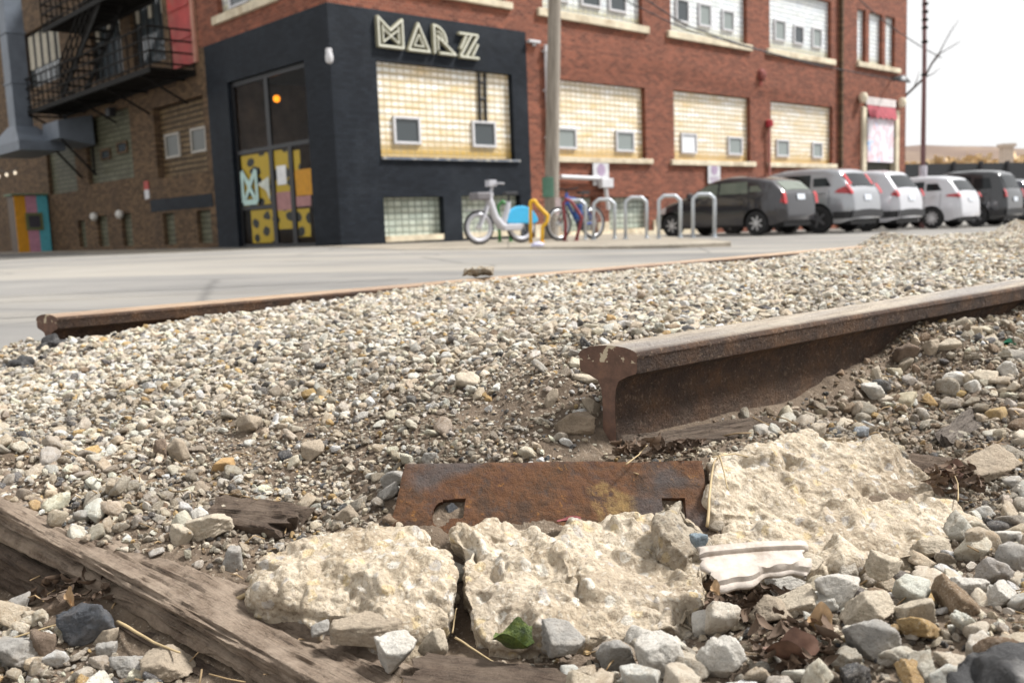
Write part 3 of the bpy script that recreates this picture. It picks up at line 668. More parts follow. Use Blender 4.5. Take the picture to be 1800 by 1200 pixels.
v = [(x, y, 4.249) for x, y in a] + [(x, y, 3.65) for x, y in b] + [(x, y, 3.35) for x, y in b]
m.add(v, [(0, 1, 2, 3), (11, 10, 9, 8)] + [(i, (i + 1) % 4, 4 + (i + 1) % 4, 4 + i) for i in range(4)] + [(4 + i, 4 + (i + 1) % 4, 8 + (i + 1) % 4, 8 + i) for i in range(4)])
m.build('hood', GALV, du)
vt = thing('vent_hood', 'grey sheet metal box vent sticking out of the brown alley wall', 'vent', bw(0, 0, 0), RA)
m = MB(); v = [(-.01, 14.0, 3.45), (-.01, 15.5, 3.45), (-.01, 15.5, 4.4), (-.01, 14.0, 4.4), (-1.1, 14.0, 3.65), (-1.1, 15.5, 3.65), (-1.1, 15.5, 4.2), (-1.1, 14.0, 4.2)]
m.add(v, [(0, 1, 2, 3), (7, 6, 5, 4), (0, 4, 5, 1), (1, 5, 6, 2), (2, 6, 7, 3), (3, 7, 4, 0)]); m.build('vent_box', GALV, vt, bevel=.015)
m = MB(); m.bar((-.02, 14.1, 2.5), (-1.0, 14.1, 3.62), .06, .06); m.bar((-.02, 15.4, 2.5), (-1.0, 15.4, 3.62), .06, .06); m.bar((-.06, 14.12, 2.5), (-.06, 14.12, 3.44), .06, .06); m.build('strut', IRON, vt)
ki = thing('ticket_kiosk', 'narrow booth striped orange, pink and blue standing against the alley wall', 'kiosk', bw(-.95, 19.1, 0.06), RA)
m = MB(); m.box(-.22, .9, .0, .75, 0, 2.05); m.build('cabin', plain('kiosk_timber', (.10, .07, .05)), ki)
for i, (c, nm) in enumerate((((.62, .28, .015), 'orange_stripe'), ((.52, .25, .34), 'pink_stripe'), ((.10, .42, .50), 'blue_stripe'))):
    m = MB(); m.box(-.22 + i * .375, .15 + i * .375, -.03, -.002, .02, 2.03); m.build(nm, plain(nm, c, .7), ki)
m = MB(); m.box(.10, .68, -.06, -.032, .80, 1.42); m.build('frame', plain('gilt_frame', (.14, .16, .07)), ki)
m = MB(); m.box(.20, .58, -.07, -.062, .90, 1.32); m.build('picture', plain('dark_picture', (.05, .045, .06)), ki)
m = MB(); m.box(-.32, .94, -.12, .8, 2.051, 2.10); m.build('roof_board', plain('green_board', (.12, .20, .12)), ki)
BULB = bpy.data.materials.new('bulb'); BULB.use_nodes = True; q = BULB.node_tree.nodes['Principled BSDF']
q.inputs['Base Color'].default_value = (.9, .85, .75, 1); q.inputs['Emission Color'].default_value = (1, .82, .6, 1); q.inputs['Emission Strength'].default_value = .35
sl = thing('string_light', 'string of bare white bulbs strung under the duct hood at the alley end', 'string light', bw(0, 0, 0), RA)
m = MB(); m.tube([(-1.2, 18.2 + i * .5, 3.02 - .1 * math.sin(i * .9)) for i in range(14)], .012, 5); m.build('wire', BLACKM, sl)
for i in range(5):
    m = MB(); m.lathe([(0, -.07), (.04, -.05), (.055, 0), (.035, .045), (0, .065)], 10, M=Matrix.Translation((-1.2, 18.5 + i * 1.0, 2.86))); m.build('bulb', BULB, sl, smooth=True)
for y, lb in ((12.25, 'white spherical wall lamp low on the alley wall, nearer the black doorway'), (14.45, 'white spherical wall lamp low on the alley wall, nearer the striped kiosk')):
    t = thing('bulkhead_lamp', lb, 'lamp', bw(-.1, y, 1.18), RA)
    m = MB(); m.lathe([(0, -.14), (.09, -.11), (.13, 0), (.09, .11), (0, .14)], 12); m.build('globe', plain('white_globe', (.62, .60, .56), .4), t, smooth=True)
    m = MB(); m.box(.04, .098, -.06, .06, -.06, .06); m.build('mount', BLACKM, t)
t = thing('flood_light', 'small black flood light over the pale glass block window in the alley', 'lamp', bw(-.16, 12.05, 4.28), RA)
m = MB(); m.box(-.12, .1, -.16, .16, -.14, .12); m.build('housing', BLACKM, t, bevel=.03)
m = MB(); m.box(.101, .16, -.03, .03, -.03, .03); m.build('mount', BLACKM, t)
t = thing('hydrant_sign', 'little red and white sign on the alley wall beside the black band', 'sign', bw(-.01, 10.2, 1.78), RA)
m = MB(); m.box(-.02, 0, -.16, .16, -.22, .05); m.build('panel', WHITEP, t)
m = MB(); m.box(-.02, 0, -.16, .16, .052, .3); m.build('red_panel', plain('sign_red', (.40, .05, .04)), t)

# --- utility pole, cables
WOODG = NT('weathered_pole'); v = WOODG.coord('Object', scale=(9, 9, .5))
WOODG.set(Base_Color=WOODG.ramp(WOODG.noise(v, 3, 6, .7), [(.3, (.16, .135, .11)), (.7, (.36, .32, .27))]), Roughness=.9, Normal=WOODG.bump(WOODG.noise(v, 6, 4, .7), .6, .01))
pb = at(968, 412, 21.3); pt = at(974, 0, 21.3); up_ = (pt - pb) * 2.1
t = thing('utility_pole', 'weathered grey wooden utility pole between the bicycles and the brick wall', 'pole', (pb.x, pb.y, sz(pb.x) - .05))
m = MB(); m.tube([(up_.x * k, up_.y * k, up_.z * k) for k in (0, .1, .25, .5, .75, 1)], [.165, .16, .15, .138, .125, .11], 16); m.build('shaft', WOODG.mat, t, smooth=40)
m = MB(); m.lathe([(.165, 1.02), (.172, 1.03), (.172, 1.45), (.165, 1.46)], 16, M=Matrix.Translation((.02, 0, 0))); m.build('green_band', plain('faded_green', (.09, .20, .14)), t)
m = MB(); m.box(.12, .24, -.2, -.17, .62, 1.0); m.build('tag_plate', plain('pale_tag', (.62, .5, .5)), t)
def cable(label, pts, r=.018, sag=.0):
    P = [Vector(p) for p in pts]; Q = []
    for a, b in zip(P, P[1:]):
        for i in range(10):
            k = i / 10; Q.append(a.lerp(b, k) - Vector((0, 0, sag * 4 * k * (1 - k))))
    Q.append(P[-1]); m = MB(); m.tube(Q, r, 6)
    tag(m.build('overhead_cable', BLACKM, smooth=True), label, 'cable', None)
cable('lower black cable sloping along the brick to the gooseneck lamp', [bw(6.2, -1.2, 7.2), bw(12.0, -.5, 6.0), bw(17.4, -.45, 5.6), bw(25.0, -.6, 5.40)], .022, .05)
cable('upper thin black cable crossing the top right windows', [bw(9, -3.5, 9.5), bw(22.5, -1.2, 7.35), bw(29, -.8, 6.5)], .02, .08)
cable('middle black cable crossing the upper left windows from the pole', [bw(5.0, -.6, 6.05), bw(7.2, -1.0, 6.5), bw(11.8, -.6, 5.85), bw(20, -.5, 5.45)], .018, .03)

# --- bicycle racks
RACKG = plain('galvanised_rack', (.50, .53, .56), .4, .5, var=.12)
def rack(label, pts, mt, D, base_z, r=.030, name='bike_rack', group=None):
    """bent tube standing on the pavement; outline in photo pixels on an upright plane D metres ahead"""
    P = [at(x, y, D) for x, y in pts]; c = (P[0] + P[-1]) / 2
    dz = base_z - min(P[0].z, P[-1].z); Q = []
    n = len(P)
    for i, p in enumerate(P):                             # rounded corners
        if 0 < i < n - 1:
            for k in (.35, .15): Q.append(p.lerp(P[i - 1], k * .5))
            Q.append(p.lerp((P[i - 1] + P[i + 1]) / 2, .06))
            for k in (.15, .35): Q.append(p.lerp(P[i + 1], k * .5))
        else: Q.append(p)
    t = thing(name, label, 'bike rack', (c.x, c.y, base_z), 0, group)
    o = Vector((c.x, c.y, base_z)); R = [q + Vector((0, 0, dz)) - o for q in Q]
    R[0].z = R[-1].z = 0.012
    m = MB(); m.tube(R, r, 10); m.build('tube', mt, t, smooth=True)
    for e in (R[0], R[-1]):
        m = MB(); m.lathe([(.065, .003), (.065, .012), (.04, .016)], 12, M=Matrix.Translation((e.x, e.y, 0))); m.build('foot_plate', mt, t)
    return t
hoops = [(1237, 418, 17.4, 342, 38, 'grey U shaped bike rack in front of the dark hatchback door, nearest the parked cars'),
         (1177, 417.5, 17.9, 343, 38, 'grey U shaped bike rack in front of the dark hatchback front wheel'),
         (1118, 418.5, 18.5, 346, 37, 'grey U shaped bike rack before the basement window left of the dark hatchback'),
         (1062, 420, 19.0, 350, 37, 'grey U shaped bike rack touching the rear wheel of the blue bicycle'),
         (1011, 421.5, 19.5, 352, 36, 'grey U shaped bike rack half hidden behind the dark red bent rack')]
for x, yb, D, yt, wd, lb in hoops:
    h = wd / 2; z = side_z(at(x, yb, D).x, D)
    rack(lb, [(x - h, yb + .8), (x - h, yt + 8), (x - h + 9, yt), (x + h - 9, yt), (x + h, yt + 8), (x + h, yb - .8)], RACKG, D, z, .034, group='grey U shaped bike racks')
def zp(x, y): return 780 + x / 3.4615, 260 + y / 3.46
rack('yellow bent bike rack beside the blue wheel cover of the share bike', [zp(*p) for p in ((530, 572), (527, 325), (553, 318), (570, 345), (635, 412), (628, 450), (600, 478), (598, 574))], plain('yellow_paint', (.70, .40, .01), .45), 18.2, .03, .033)
rack('green bent bike rack behind the frame of the share bike', [zp(*p) for p in ((342, 578), (332, 360), (358, 330), (385, 350), (405, 470), (408, 575))], plain('green_paint', (.05, .22, .06), .45), 19.9, .04, .033)
rack('dark red bent bike rack in front of the blue bicycle', [zp(*p) for p in ((738, 570), (742, 480), (726, 345), (745, 318), (775, 330), (842, 430), (826, 490), (806, 572))], plain('dark_red_paint', (.20, .03, .035), .45, var=.4, scale=20), 18.6, .03, .033)

# --- bicycles
RUB = plain('tyre_rubber', (.022, .022, .023), .8); ALU = plain('bright_metal', (.55, .55, .56), .3, .8)
def wheel_bike(parent, x, R, tyre_m, rim_m, wide=.03, nsp=16, rk=.45):
    M0 = Matrix.Translation((x, 0, R)) @ Matrix.Rotation(math.pi / 2, 4, 'X')
    q = [2 * math.pi * i / 40 for i in range(40)]
    m = MB(); m.tube([(x + (R - wide / 2) * math.cos(a), 0, R + (R - wide / 2) * math.sin(a)) for a in q], wide / 2 * 1.15, 8, closed=True); o = m.build('wheel', tyre_m, parent, smooth=True)
    m = MB(); m.tube([(x + (R - wide * 1.45) * math.cos(a), 0, R + (R - wide * 1.45) * math.sin(a)) for a in q], wide * rk, 6, closed=True); m.build('rim', rim_m, o, smooth=True)
    m = MB()
    for i in range(nsp):
        a = 2 * math.pi * i / nsp; m.tube([(x + .03 * math.cos(a + .6), (-1) ** i * .03, R + .03 * math.sin(a + .6)), (x + (R - wide * 1.6) * math.cos(a), 0, R + (R - wide * 1.6) * math.sin(a))], .0035, 4)
    m.lathe([(0, -.05), (.05, -.045), (.05, .045), (0, .05)], 12, M=M0); m.build('spokes', ALU, o)
    return o
SH = plain('share_bike_grey', (.50, .50, .54), .35, .1, var=.05); SB = plain('share_bike_blue', (.05, .42, .72), .35, var=.06)
f0 = at(843, 428, 18.4); r0 = at(917, 425.5, 18.85); hd = math.atan2(f0.y - r0.y, f0.x - r0.x); wb_ = (Vector((f0.x, f0.y)) - Vector((r0.x, r0.y))).length
t = thing('share_bicycle', 'silver grey step through share bike with blue rear wheel cover', 'bicycle', (r0.x, r0.y, side_z(r0.x, r0.y) + .002), hd)
W = wb_; wheel_bike(t, 0, .325, RUB, SH, .05, 16, .9); wheel_bike(t, W, .325, RUB, SH, .05, 16, .9)
m = MB(); m.tube([(W - .24, 0, .86), (W * .62, 0, .50), (W * .48, 0, .34), (W * .40, 0, .31)], [.075, .085, .088, .08], 10); m.tube([(W * .44, 0, .32), (W * .32, 0, .62), (W * .28, 0, .80)], [.06, .055, .045], 10)
m.tube([(W - .29, 0, .98), (W - .22, 0, .78)], .06, 10); m.build('frame', SH, t, smooth=40)
m = MB(); m.tube([(W - .23, 0, .80), (W - .17, .05, .66), (W - .005, .055, .33)], [.035, .03, .022], 8); m.tube([(W - .23, 0, .80), (W - .17, -.05, .66), (W - .005, -.055, .33)], [.035, .03, .022], 8); m.build('fork', SH, t, smooth=40)
m = MB(); m.box(.02, W * .46, .03, .075, .24, .37); m.build('chain_case', SH, t, bevel=.03)
m = MB(); R_ = .39; poly = [(R_ * math.cos(q) , .325 + R_ * math.sin(q)) for q in [math.radians(18 + 150 * i / 20) for i in range(21)]] + [(-.30, .36), (.30, .38)]
m.add([(x, .05, z) for x, z in poly] + [(x, -.05, z) for x, z in poly], [tuple(range(len(poly)))[::-1], tuple(range(len(poly), 2 * len(poly)))] + [(i, (i + 1) % len(poly), len(poly) + (i + 1) % len(poly), len(poly) + i) for i in range(len(poly))])
m.build('wheel_cover', SB, t, bevel=.02)
m = MB(); m.tube([(W * .28, 0, .79), (W * .255, 0, .93)], .02, 8); m.box(W * .255 - .15, W * .255 + .12, -.07, .07, .93, .99); m.build('saddle', plain('saddle_black', (.03, .03, .035)), t, bevel=.02)
m = MB(); m.tube([(W - .29, 0, .97), (W - .33, 0, 1.12)], .03, 8); m.tube([(W - .45, .27, 1.14), (W - .36, .2, 1.15), (W - .32, 0, 1.13), (W - .36, -.2, 1.15), (W - .45, -.27, 1.14)], .018, 8); m.box(W - .38, W - .22, -.09, .09, 1.10, 1.22); m.build('handlebar', SH, t, bevel=.01)
m = MB(); m.box(W - .20, W + .10, -.18, .18, .84, .99); m.build('basket', plain('basket_grey', (.16, .15, .16)), t, bevel=.03)
m = MB(); m.box(W - .25, W + .26, -.03, .03, .655, .67); m.build('fender', SH, t)
BLU = plain('blue_frame', (.02, .07, .30), .35); 
f1 = at(983, 424, 19.3); r1 = at(1043, 421, 19.9); hd = math.atan2(f1.y - r1.y, f1.x - r1.x); W = (Vector((f1.x, f1.y)) - Vector((r1.x, r1.y))).length
t = thing('bicycle', 'blue bicycle with black tyres locked to the bent dark red rack', 'bicycle', (r1.x, r1.y, side_z(r1.x, r1.y) + .002), hd)
wheel_bike(t, 0, .34, RUB, ALU, .045); wheel_bike(t, W, .34, RUB, ALU, .045)
m = MB(); H_ = (W - .22, 0, .82); B_ = (W * .43, 0, .29); S_ = (W * .30, 0, .80)
m.tube([H_, B_], .03, 8); m.tube([S_, B_], .024, 8); m.tube([S_, (H_[0] - .01, 0, H_[2] + .05)], .024, 8); m.tube([S_, (0, .05, .34)], .014, 6); m.tube([S_, (0, -.05, .34)], .014, 6); m.tube([B_, (0, .05, .34)], .016, 6); m.tube([B_, (0, -.05, .34)], .016, 6); m.tube([(W - .25, 0, .95), (W - .19, 0, .72)], .03, 8)
m.build('frame', BLU, t, smooth=40)
m = MB(); m.tube([(W - .19, 0, .72), (W - .14, .05, .6), (W, .055, .34)], .017, 8); m.tube([(W - .19, 0, .72), (W - .14, -.05, .6), (W, -.055, .34)], .017, 8); m.build('fork', BLACKM, t, smooth=40)
m = MB(); m.tube([(W * .3, 0, .8), (W * .275, 0, .93)], .015, 8); m.box(W * .27 - .14, W * .27 + .12, -.06, .06, .93, .98); m.build('saddle', BLACKM, t, bevel=.02)
m = MB(); m.tube([(W - .25, 0, .94), (W - .22, 0, 1.02)], .02, 8); m.tube([(W - .3, .28, 1.04), (W - .2, 0, 1.02), (W - .3, -.28, 1.04)], .015, 8); m.build('handlebar', BLACKM, t, smooth=40)
m = MB(); m.lathe([(.0, -.02), (.10, -.018), (.10, .018), (0, .02)], 20, M=Matrix.Translation((B_[0], .06, B_[2])) @ Matrix.Rotation(math.pi / 2, 4, 'X')); m.bar((B_[0], .09, B_[2]), (B_[0] + .12, .09, B_[2] - .12), .02, .02); m.build('crank', BLACKM, t)
m = MB(); m.box(W * .40, W * .60, .03, .12, .42, .72); m.build('pannier', plain('blue_bag', (.03, .09, .28), .8), t, bevel=.03)

# ================================================================ CARS
GLASS = NT('car_glass').set(Base_Color=(.014, .017, .019), Roughness=.06, Specular_IOR_Level=.3)
GLASSL = NT('car_glass_light').set(Base_Color=(.15, .17, .14), Roughness=.05, Specular_IOR_Level=.5)
TRIM = plain('car_trim', (.020, .020, .022), .6); TAIL = NT('tail_lamp').set(Base_Color=(.42, .012, .016), Roughness=.15, Coat_Weight=.5)
CLEAR = NT('clear_lamp').set(Base_Color=(.55, .50, .50), Roughness=.15); PLATE = plain('number_plate', (.62, .66, .72), .5, var=.1); CHROME = NT('chrome').set(Base_Color=(.7, .7, .72), Metallic=1.0, Roughness=.15)
def paint(name, c, metal=.3): return NT(name).set(Base_Color=c, Metallic=metal, Roughness=.28, Coat_Weight=1.0, Coat_Roughness=.02)
def make_car(label, loc, hd, L, Wd, prof, belt, wheels, R, pm, win, rim_m, clad=None, tail=(.8, 1.0), rear_glass=(1.05, 1.4), spokes=5, tail_m=None, group='cars parked along the brick wall', gl=GLASS, tail_side=.34, plate_z=(.78, .92), tail_tall=None):
    """x from the tail (0) to the nose (L); body skin lofted between silhouette and sill, wheel arches cut by the lower edge"""
    px, pz = [p[0] for p in prof], [p[1] for p in prof]
    for k in range(0): pass
    Hm = max(pz)
    fine = np.linspace(0, L, 1600); top = np.interp(fine, px, pz)
    ker = np.hanning(61); ker /= ker.sum(); sm = np.convolve(np.pad(top, 30, 'edge'), ker, 'valid')
    edge = np.minimum(fine, L - fine); k_ = np.clip(edge / .25, 0, 1); top = top * (1 - k_) + sm * k_
    zt = lambda x: float(np.interp(x, fine, top))
    sill = .24
    Ra = R + .055
    def zb(x):
        b = sill + .10 * max(0, 1 - x / .35) + .06 * max(0, 1 - (L - x) / .4)
        for xc in wheels:
            if abs(x - xc) < Ra: b = max(b, R + math.sqrt(Ra * Ra - (x - xc) ** 2))
        return b
    def blt(x): return belt[0] + (belt[1] - belt[0]) * x / L
    def hw(x, z):
        e = abs(x - L / 2) / (L / 2); pl = 1 - .13 * max(0, (e - .62) / .38) ** 2 - .13 * max(0, 1 - min(x, L - x) / .22) ** 2
        y = Wd / 2 * pl; b = blt(x)
        if z <= b: y *= 1 - .06 * ((z - .62) / .42) ** 2 - (.012 if z > .74 else 0)
        else: y = y * (1 - .06 * ((b - .62) / .42) ** 2 - .012) - (z - b) * .30 - .012
        q = (z - (zt(x) - .09)) / .09
        if q > 0: y -= .085 * (1 - math.sqrt(max(0, 1 - q * q)))
        return max(.1, y)
    xs_ = sorted({*np.linspace(0, .12, 7), *np.linspace(.12, L - .2, 70), *np.linspace(L - .2, L, 8), *[xc + s * Ra * c for xc in wheels for s in (-1, 1) for c in (1.002, .999, .98, .92, .8, .6, .4, .2, .0)]})
    car = thing('parked_car', label, 'car', loc, hd, group)
    Mx = Matrix.Translation((-L / 2, 0, 0))
    fr = [0, .15, .3, .42, .52, .62, .72, .8, .87, .92, .955, .98, 1.0]
    rows = []
    for x in xs_:
        a, b = zb(x), zt(x); row = []
        zs = [a + (b - a) * f for f in fr]
        left = [(x - L / 2, hw(x, z), z) for z in zs]; yt = left[-1][1]
        cr = [(x - L / 2, yt * c, b + .03 * (1 - c * c)) for c in (.75, .4, 0, -.4, -.75)]
        rows.append(left + cr + [(p[0], -p[1], p[2]) for p in left[::-1]])
    m = MB(); m.grid(rows); nv = len(rows[0]); m.f.append(tuple(range(nv))); m.m.append(0); m.f.append(tuple((len(rows) - 1) * nv + i for i in range(nv))[::-1]); m.m.append(0)
    m.build('body', pm, car, smooth=42)
    m = MB(); m.box(.12 - L / 2, L / 2 - .15, -(Wd / 2 - .24), Wd / 2 - .24, .2, min(.85, R * 2 + .12)); m.build('underbody', TRIM, car)
    def side(name, quad, mt, off=.006, n=(10, 5), both=True, par=None):
        (a, b, c, d) = quad; o = None                      # corner points (x, z): lower rear, lower front, upper front, upper rear
        for sgn in ((1, -1) if both else (1,)):
            m = MB(); P = []
            for i in range(n[0] + 1):
                u = i / n[0]; row = []
                for j in range(n[1] + 1):
                    v = j / n[1]
                    x = (a[0] * (1 - u) + b[0] * u) * (1 - v) + (d[0] * (1 - u) + c[0] * u) * v
                    z = (a[1] * (1 - u) + b[1] * u) * (1 - v) + (d[1] * (1 - u) + c[1] * u) * v
                    row.append((x - L / 2, sgn * (hw(x, z) + off), z))
                P.append(row)
            m.grid(P); o = m.build(name, mt, par or car, smooth=True, fix=False)
        return o
    for qd in win: side('side_window', qd, gl)
    for i in range(len(win) - 1): pass
    # rear and front faces: patches lying on the silhouette strip
    half = L * .5
    fr_x = fine[fine < half]; fr_z = top[: len(fr_x)]
    kmax = int(np.argmax(fr_z))
    def xrear(z): return float(np.interp(z, np.maximum.accumulate(fr_z[:kmax + 1]), fr_x[:kmax + 1]))
    def rear(name, z0, z1, y0, y1, mt, off=.008, par=None, n=8):
        m = MB(); P = []
        for i in range(n + 1):
            z = z0 + (z1 - z0) * i / n; x = xrear(z); yw = hw(x, z - .02)
            P.append([(x - L / 2 - off, y, z + off * .4 + .03 * (1 - min(1, (y / yw) ** 2))) for y in np.linspace(y0, y1, 9)])
        m.grid(P); return m.build(name, mt, par or car, smooth=True, fix=False)
    yw = hw(.25, blt(.25) + .1)
    rear('rear_window', rear_glass[0], rear_glass[1], -yw * .80, yw * .80, gl, .012)
    hx = [x for x in fine if x > half]; hz = [zt(x) for x in hx]
    for s in (1, -1):
        tl = rear('tail_lamp', tail[0], tail[1], s * Wd * .385, s * Wd * .46, tail_m or TAIL, .016)
    if tail_tall:
        for s in (1, -1): rear('tail_lamp', tail[1] - .02, tail_tall, s * (hw(xrear(tail_tall) , tail_tall - .05) - .17), s * (hw(xrear(tail_tall), tail_tall - .05) - .02), tail_m or TAIL, .014)
    side('tail_lamp_side', ((xrear(tail[0]) + .01, tail[0]), (xrear(tail[0]) + tail_side, tail[0] + .05), (xrear(tail[0]) + tail_side * .8, tail[0] + .05 + (tail[1] - tail[0]) * .35), (xrear(tail[1]) + .02, tail[0] + (tail[1] - tail[0]) * .8)), tail_m or TAIL, .010)
    rear('number_plate', plate_z[0], plate_z[1], -.17, .17, PLATE, .02)
    rear('bumper_trim', .36, .55, -Wd * .44, Wd * .44, clad or TRIM, .012) if clad else None
    if clad:
        side('sill_cladding', ((wheels[0] + Ra + .01, .25), (wheels[1] - Ra - .01, .25), (wheels[1] - Ra - .01, .38), (wheels[0] + Ra + .01, .38)), clad, .008)
        side('bumper_side', ((.06, .36), (wheels[0] - Ra - .005, .36), (wheels[0] - Ra - .005, .54), (.04, .54)), clad, .008)
    # windscreen
    wz0, wz1 = None, None
    xr_ = [x for x in np.linspace(L * .45, L * .82, 60) if blt(x) + .03 < zt(x) < Hm - .09]
    if xr_:
        m = MB(); P = []
        for x in np.linspace(xr_[0], xr_[-1], 14):
            z = zt(x); y_ = hw(x, z) * .96; P.append([(x - L / 2 + .006, y, z + .012 + .03 * (1 - (y / max(y_, .1)) ** 2)) for y in np.linspace(-y_, y_, 9)])
        m.grid(P); m.build('windscreen', gl, car, smooth=True, fix=False)
    side('headlamp', ((L - .5, .62), (L - .16, .60), (L - .2, .72), (L - .52, .78)), CLEAR, .006)
    for s in (1, -1):
        mr = MB(); xm = win[-1][1][0] - .1; mr.box(xm - .06 - L / 2, xm + .06 - L / 2, s * (hw(xm, blt(xm)) + .02) - .0, s * (hw(xm, blt(xm)) + .20), blt(xm) + .02, blt(xm) + .16); mr.build('mirror', pm, car, bevel=.03)
    for qd in win[:2]:
        xh = qd[0][0] + .12; zh = blt(xh) - .10
        for s in (1, -1):
            m = MB(); y0 = s * (hw(xh, zh) + .002); m.box(xh - L / 2, xh + .2 - L / 2, min(y0, y0 + s * .03), max(y0, y0 + s * .03), zh, zh + .03); m.build('door_handle', pm, car, bevel=.008)
    for xd in {round(win[0][0][0] + .02, 3), round((win[0][1][0] + win[1][0][0]) / 2, 3), round(win[-1][1][0] + .05, 3)}:
        for s in (1, -1):
            zz = np.linspace(max(zb(xd), .3) + .03, blt(xd) - .02, 8); P = [[(xd + e - L / 2, s * (hw(xd, z) + .003), z) for z in zz] for e in (-.006, .006)]
            m = MB(); m.grid(P); m.build('door_gap', TRIM, car, fix=False)
    for xc in wheels:
        for s in (1, -1):
            yo = s * (Wd / 2 - .03); M0 = Matrix.Translation((xc - L / 2, yo, R)) @ Matrix.Rotation(-s * math.pi / 2, 4, 'X')
            m = MB(); m.lathe([(R * .60, -.20), (R * .93, -.20), (R, -.16), (R, -.04), (R * .94, -.002), (R * .66, .004), (R * .62, -.02)], 36, M=M0); wl = m.build('wheel', RUB, car, smooth=35)
            m = MB(); m.lathe([(0, -.06), (R * .60, -.06), (R * .655, -.005), (R * .63, .004), (R * .58, -.03), (R * .57, -.055), (0, -.05)], 36, M=M0)
            for k in range(spokes):
                q = 2 * math.pi * k / spokes; mm = M0 @ Matrix.Rotation(q, 4, 'Z'); wsp = R * (.19 if spokes <= 6 else .13)
                m.box(R * .05, R * .60, -wsp / 2, wsp / 2, -.05, -.012, 1, M=mm)
            m.lathe([(0, -.05), (R * .17, -.05), (R * .15, -.006), (0, -.003)], 16, 1, M=M0)
            m.build('rim', [TRIM, rim_m], wl, smooth=35)
    return car
SILV = paint('silver_paint', (.36, .37, .39), .55); WHT1 = paint('white_paint', (.50, .50, .53), .1); WHT2 = paint('white_pearl', (.54, .54, .57), .1); GREY = paint('dark_grey_paint', (.024, .0225, .027), .2); BLK = paint('black_paint', (.012, .013, .016), .1); DBLUE = paint('dark_blue_paint', (.02, .025, .04), .1)
RIMS = plain('silver_rim', (.62, .62, .63), .4, .3); RIMD = plain('grey_rim', (.20, .20, .21), .35, .6)
HATCH = [(0, .50), (.015, .72), (.05, .95), (.12, 1.05), (.34, 1.24), (.44, 1.31), (.75, 1.375), (1.30, 1.445), (1.7, 1.455), (2.1, 1.39), (2.95, .985), (3.45, .85), (3.8, .70), (3.96, .55), (4.0, .40)]
SUV = [(0, .50), (.015, .80), (.05, 1.02), (.12, 1.12), (.40, 1.50), (.48, 1.60), (.8, 1.655), (1.5, 1.68), (2.1, 1.665), (2.5, 1.60), (3.2, 1.17), (3.5, 1.08), (4.2, .98), (4.5, .80), (4.58, .6), (4.6, .45)]
MPV = [(0, .50), (.015, .78), (.05, .98), (.12, 1.08), (.36, 1.42), (.46, 1.53), (.8, 1.59), (1.4, 1.62), (1.95, 1.59), (2.3, 1.52), (3.2, 1.08), (3.5, .99), (4.1, .84), (4.3, .68), (4.38, .55), (4.4, .42)]
BOX = [(0, .55), (.015, .85), (.04, 1.12), (.10, 1.2), (.28, 1.66), (.34, 1.76), (.6, 1.83), (1.2, 1.88), (2.0, 1.87), (2.35, 1.76), (3.0, 1.22), (3.3, 1.14), (4.3, 1.04), (4.5, .9), (4.54, .6)]
CARDIR = Vector((math.cos(RA + math.pi / 2), math.sin(RA + math.pi / 2), 0)); CARANG = RA + math.pi / 2
def place(px, D, wheel_x, L):
    """ground centre of a car whose near rear wheel stands at photo column px, D metres ahead"""
    p = at(px, 410, D); side_off = Vector((math.cos(RA + math.pi), math.sin(RA + math.pi), 0))
    c = Vector((p.x, p.y, 0)) - side_off * .80 + CARDIR * (L / 2 - wheel_x)
    return (c.x, c.y, sz(c.x) + .002)
def wq(x0, x1, z0, z1, sl0=.0, sl1=.0): return ((x0, z0), (x1, z0), (x1 - sl1, z1), (x0 + sl0, z1))
make_car('dark grey hatchback parked beside the bike racks', place(1329, 23.3, .78, 4.0), CARANG, 4.0, 1.70, HATCH, (1.02, .90), (.78, 3.33), .30, GREY,
         [wq(.64, .98, 1.06, 1.20, .12, 0), wq(1.02, 1.86, 1.03, 1.31, .06, .0), wq(1.92, 2.75, .98, 1.30, .0, .52)], RIMS, None, (.74, 1.02), (1.05, 1.27), 7, None, gl=GLASSL, tail_side=.13, plate_z=(.80, .93))
make_car('silver SUV with tall red tail lamps parked behind the dark grey hatchback', place(1441, 25.0, .93, 4.6), CARANG, 4.6, 1.85, SUV, (1.13, 1.02), (.93, 3.59), .36, SILV,
         [wq(.62, 1.12, 1.20, 1.42, .16, -.03), wq(1.2, 2.02, 1.14, 1.52, .04, .0), wq(2.08, 3.0, 1.10, 1.50, .0, .52)], RIMD, TRIM, (.98, 1.24), (1.16, 1.50), 5, tail_side=.46, tail_tall=1.50)
make_car('white SUV between the silver SUV and the white hatchback', place(1523, 26.8, .93, 4.55), CARANG, 4.55, 1.83, SUV, (1.10, 1.02), (.93, 3.55), .35, WHT1,
         [wq(.66, 1.12, 1.18, 1.42, .16, -.03), wq(1.2, 2.02, 1.14, 1.52, .04, .0), wq(2.08, 3.0, 1.10, 1.50, .0, .52)], RIMD, TRIM, (.92, 1.12), (1.16, 1.50), 5, tail_side=.2)
make_car('white hatchback with many spoked wheels parked before the black SUV', place(1639, 29.6, .85, 4.4), CARANG, 4.4, 1.83, MPV, (1.10, .96), (.85, 3.50), .325, WHT2,
         [wq(.58, 1.06, 1.16, 1.38, .16, -.02), wq(1.12, 1.92, 1.10, 1.45, .03, .0), wq(1.98, 3.0, 1.04, 1.43, .0, .60)], RIMS, None, (.93, 1.08), (1.12, 1.44), 10, tail_side=.42)
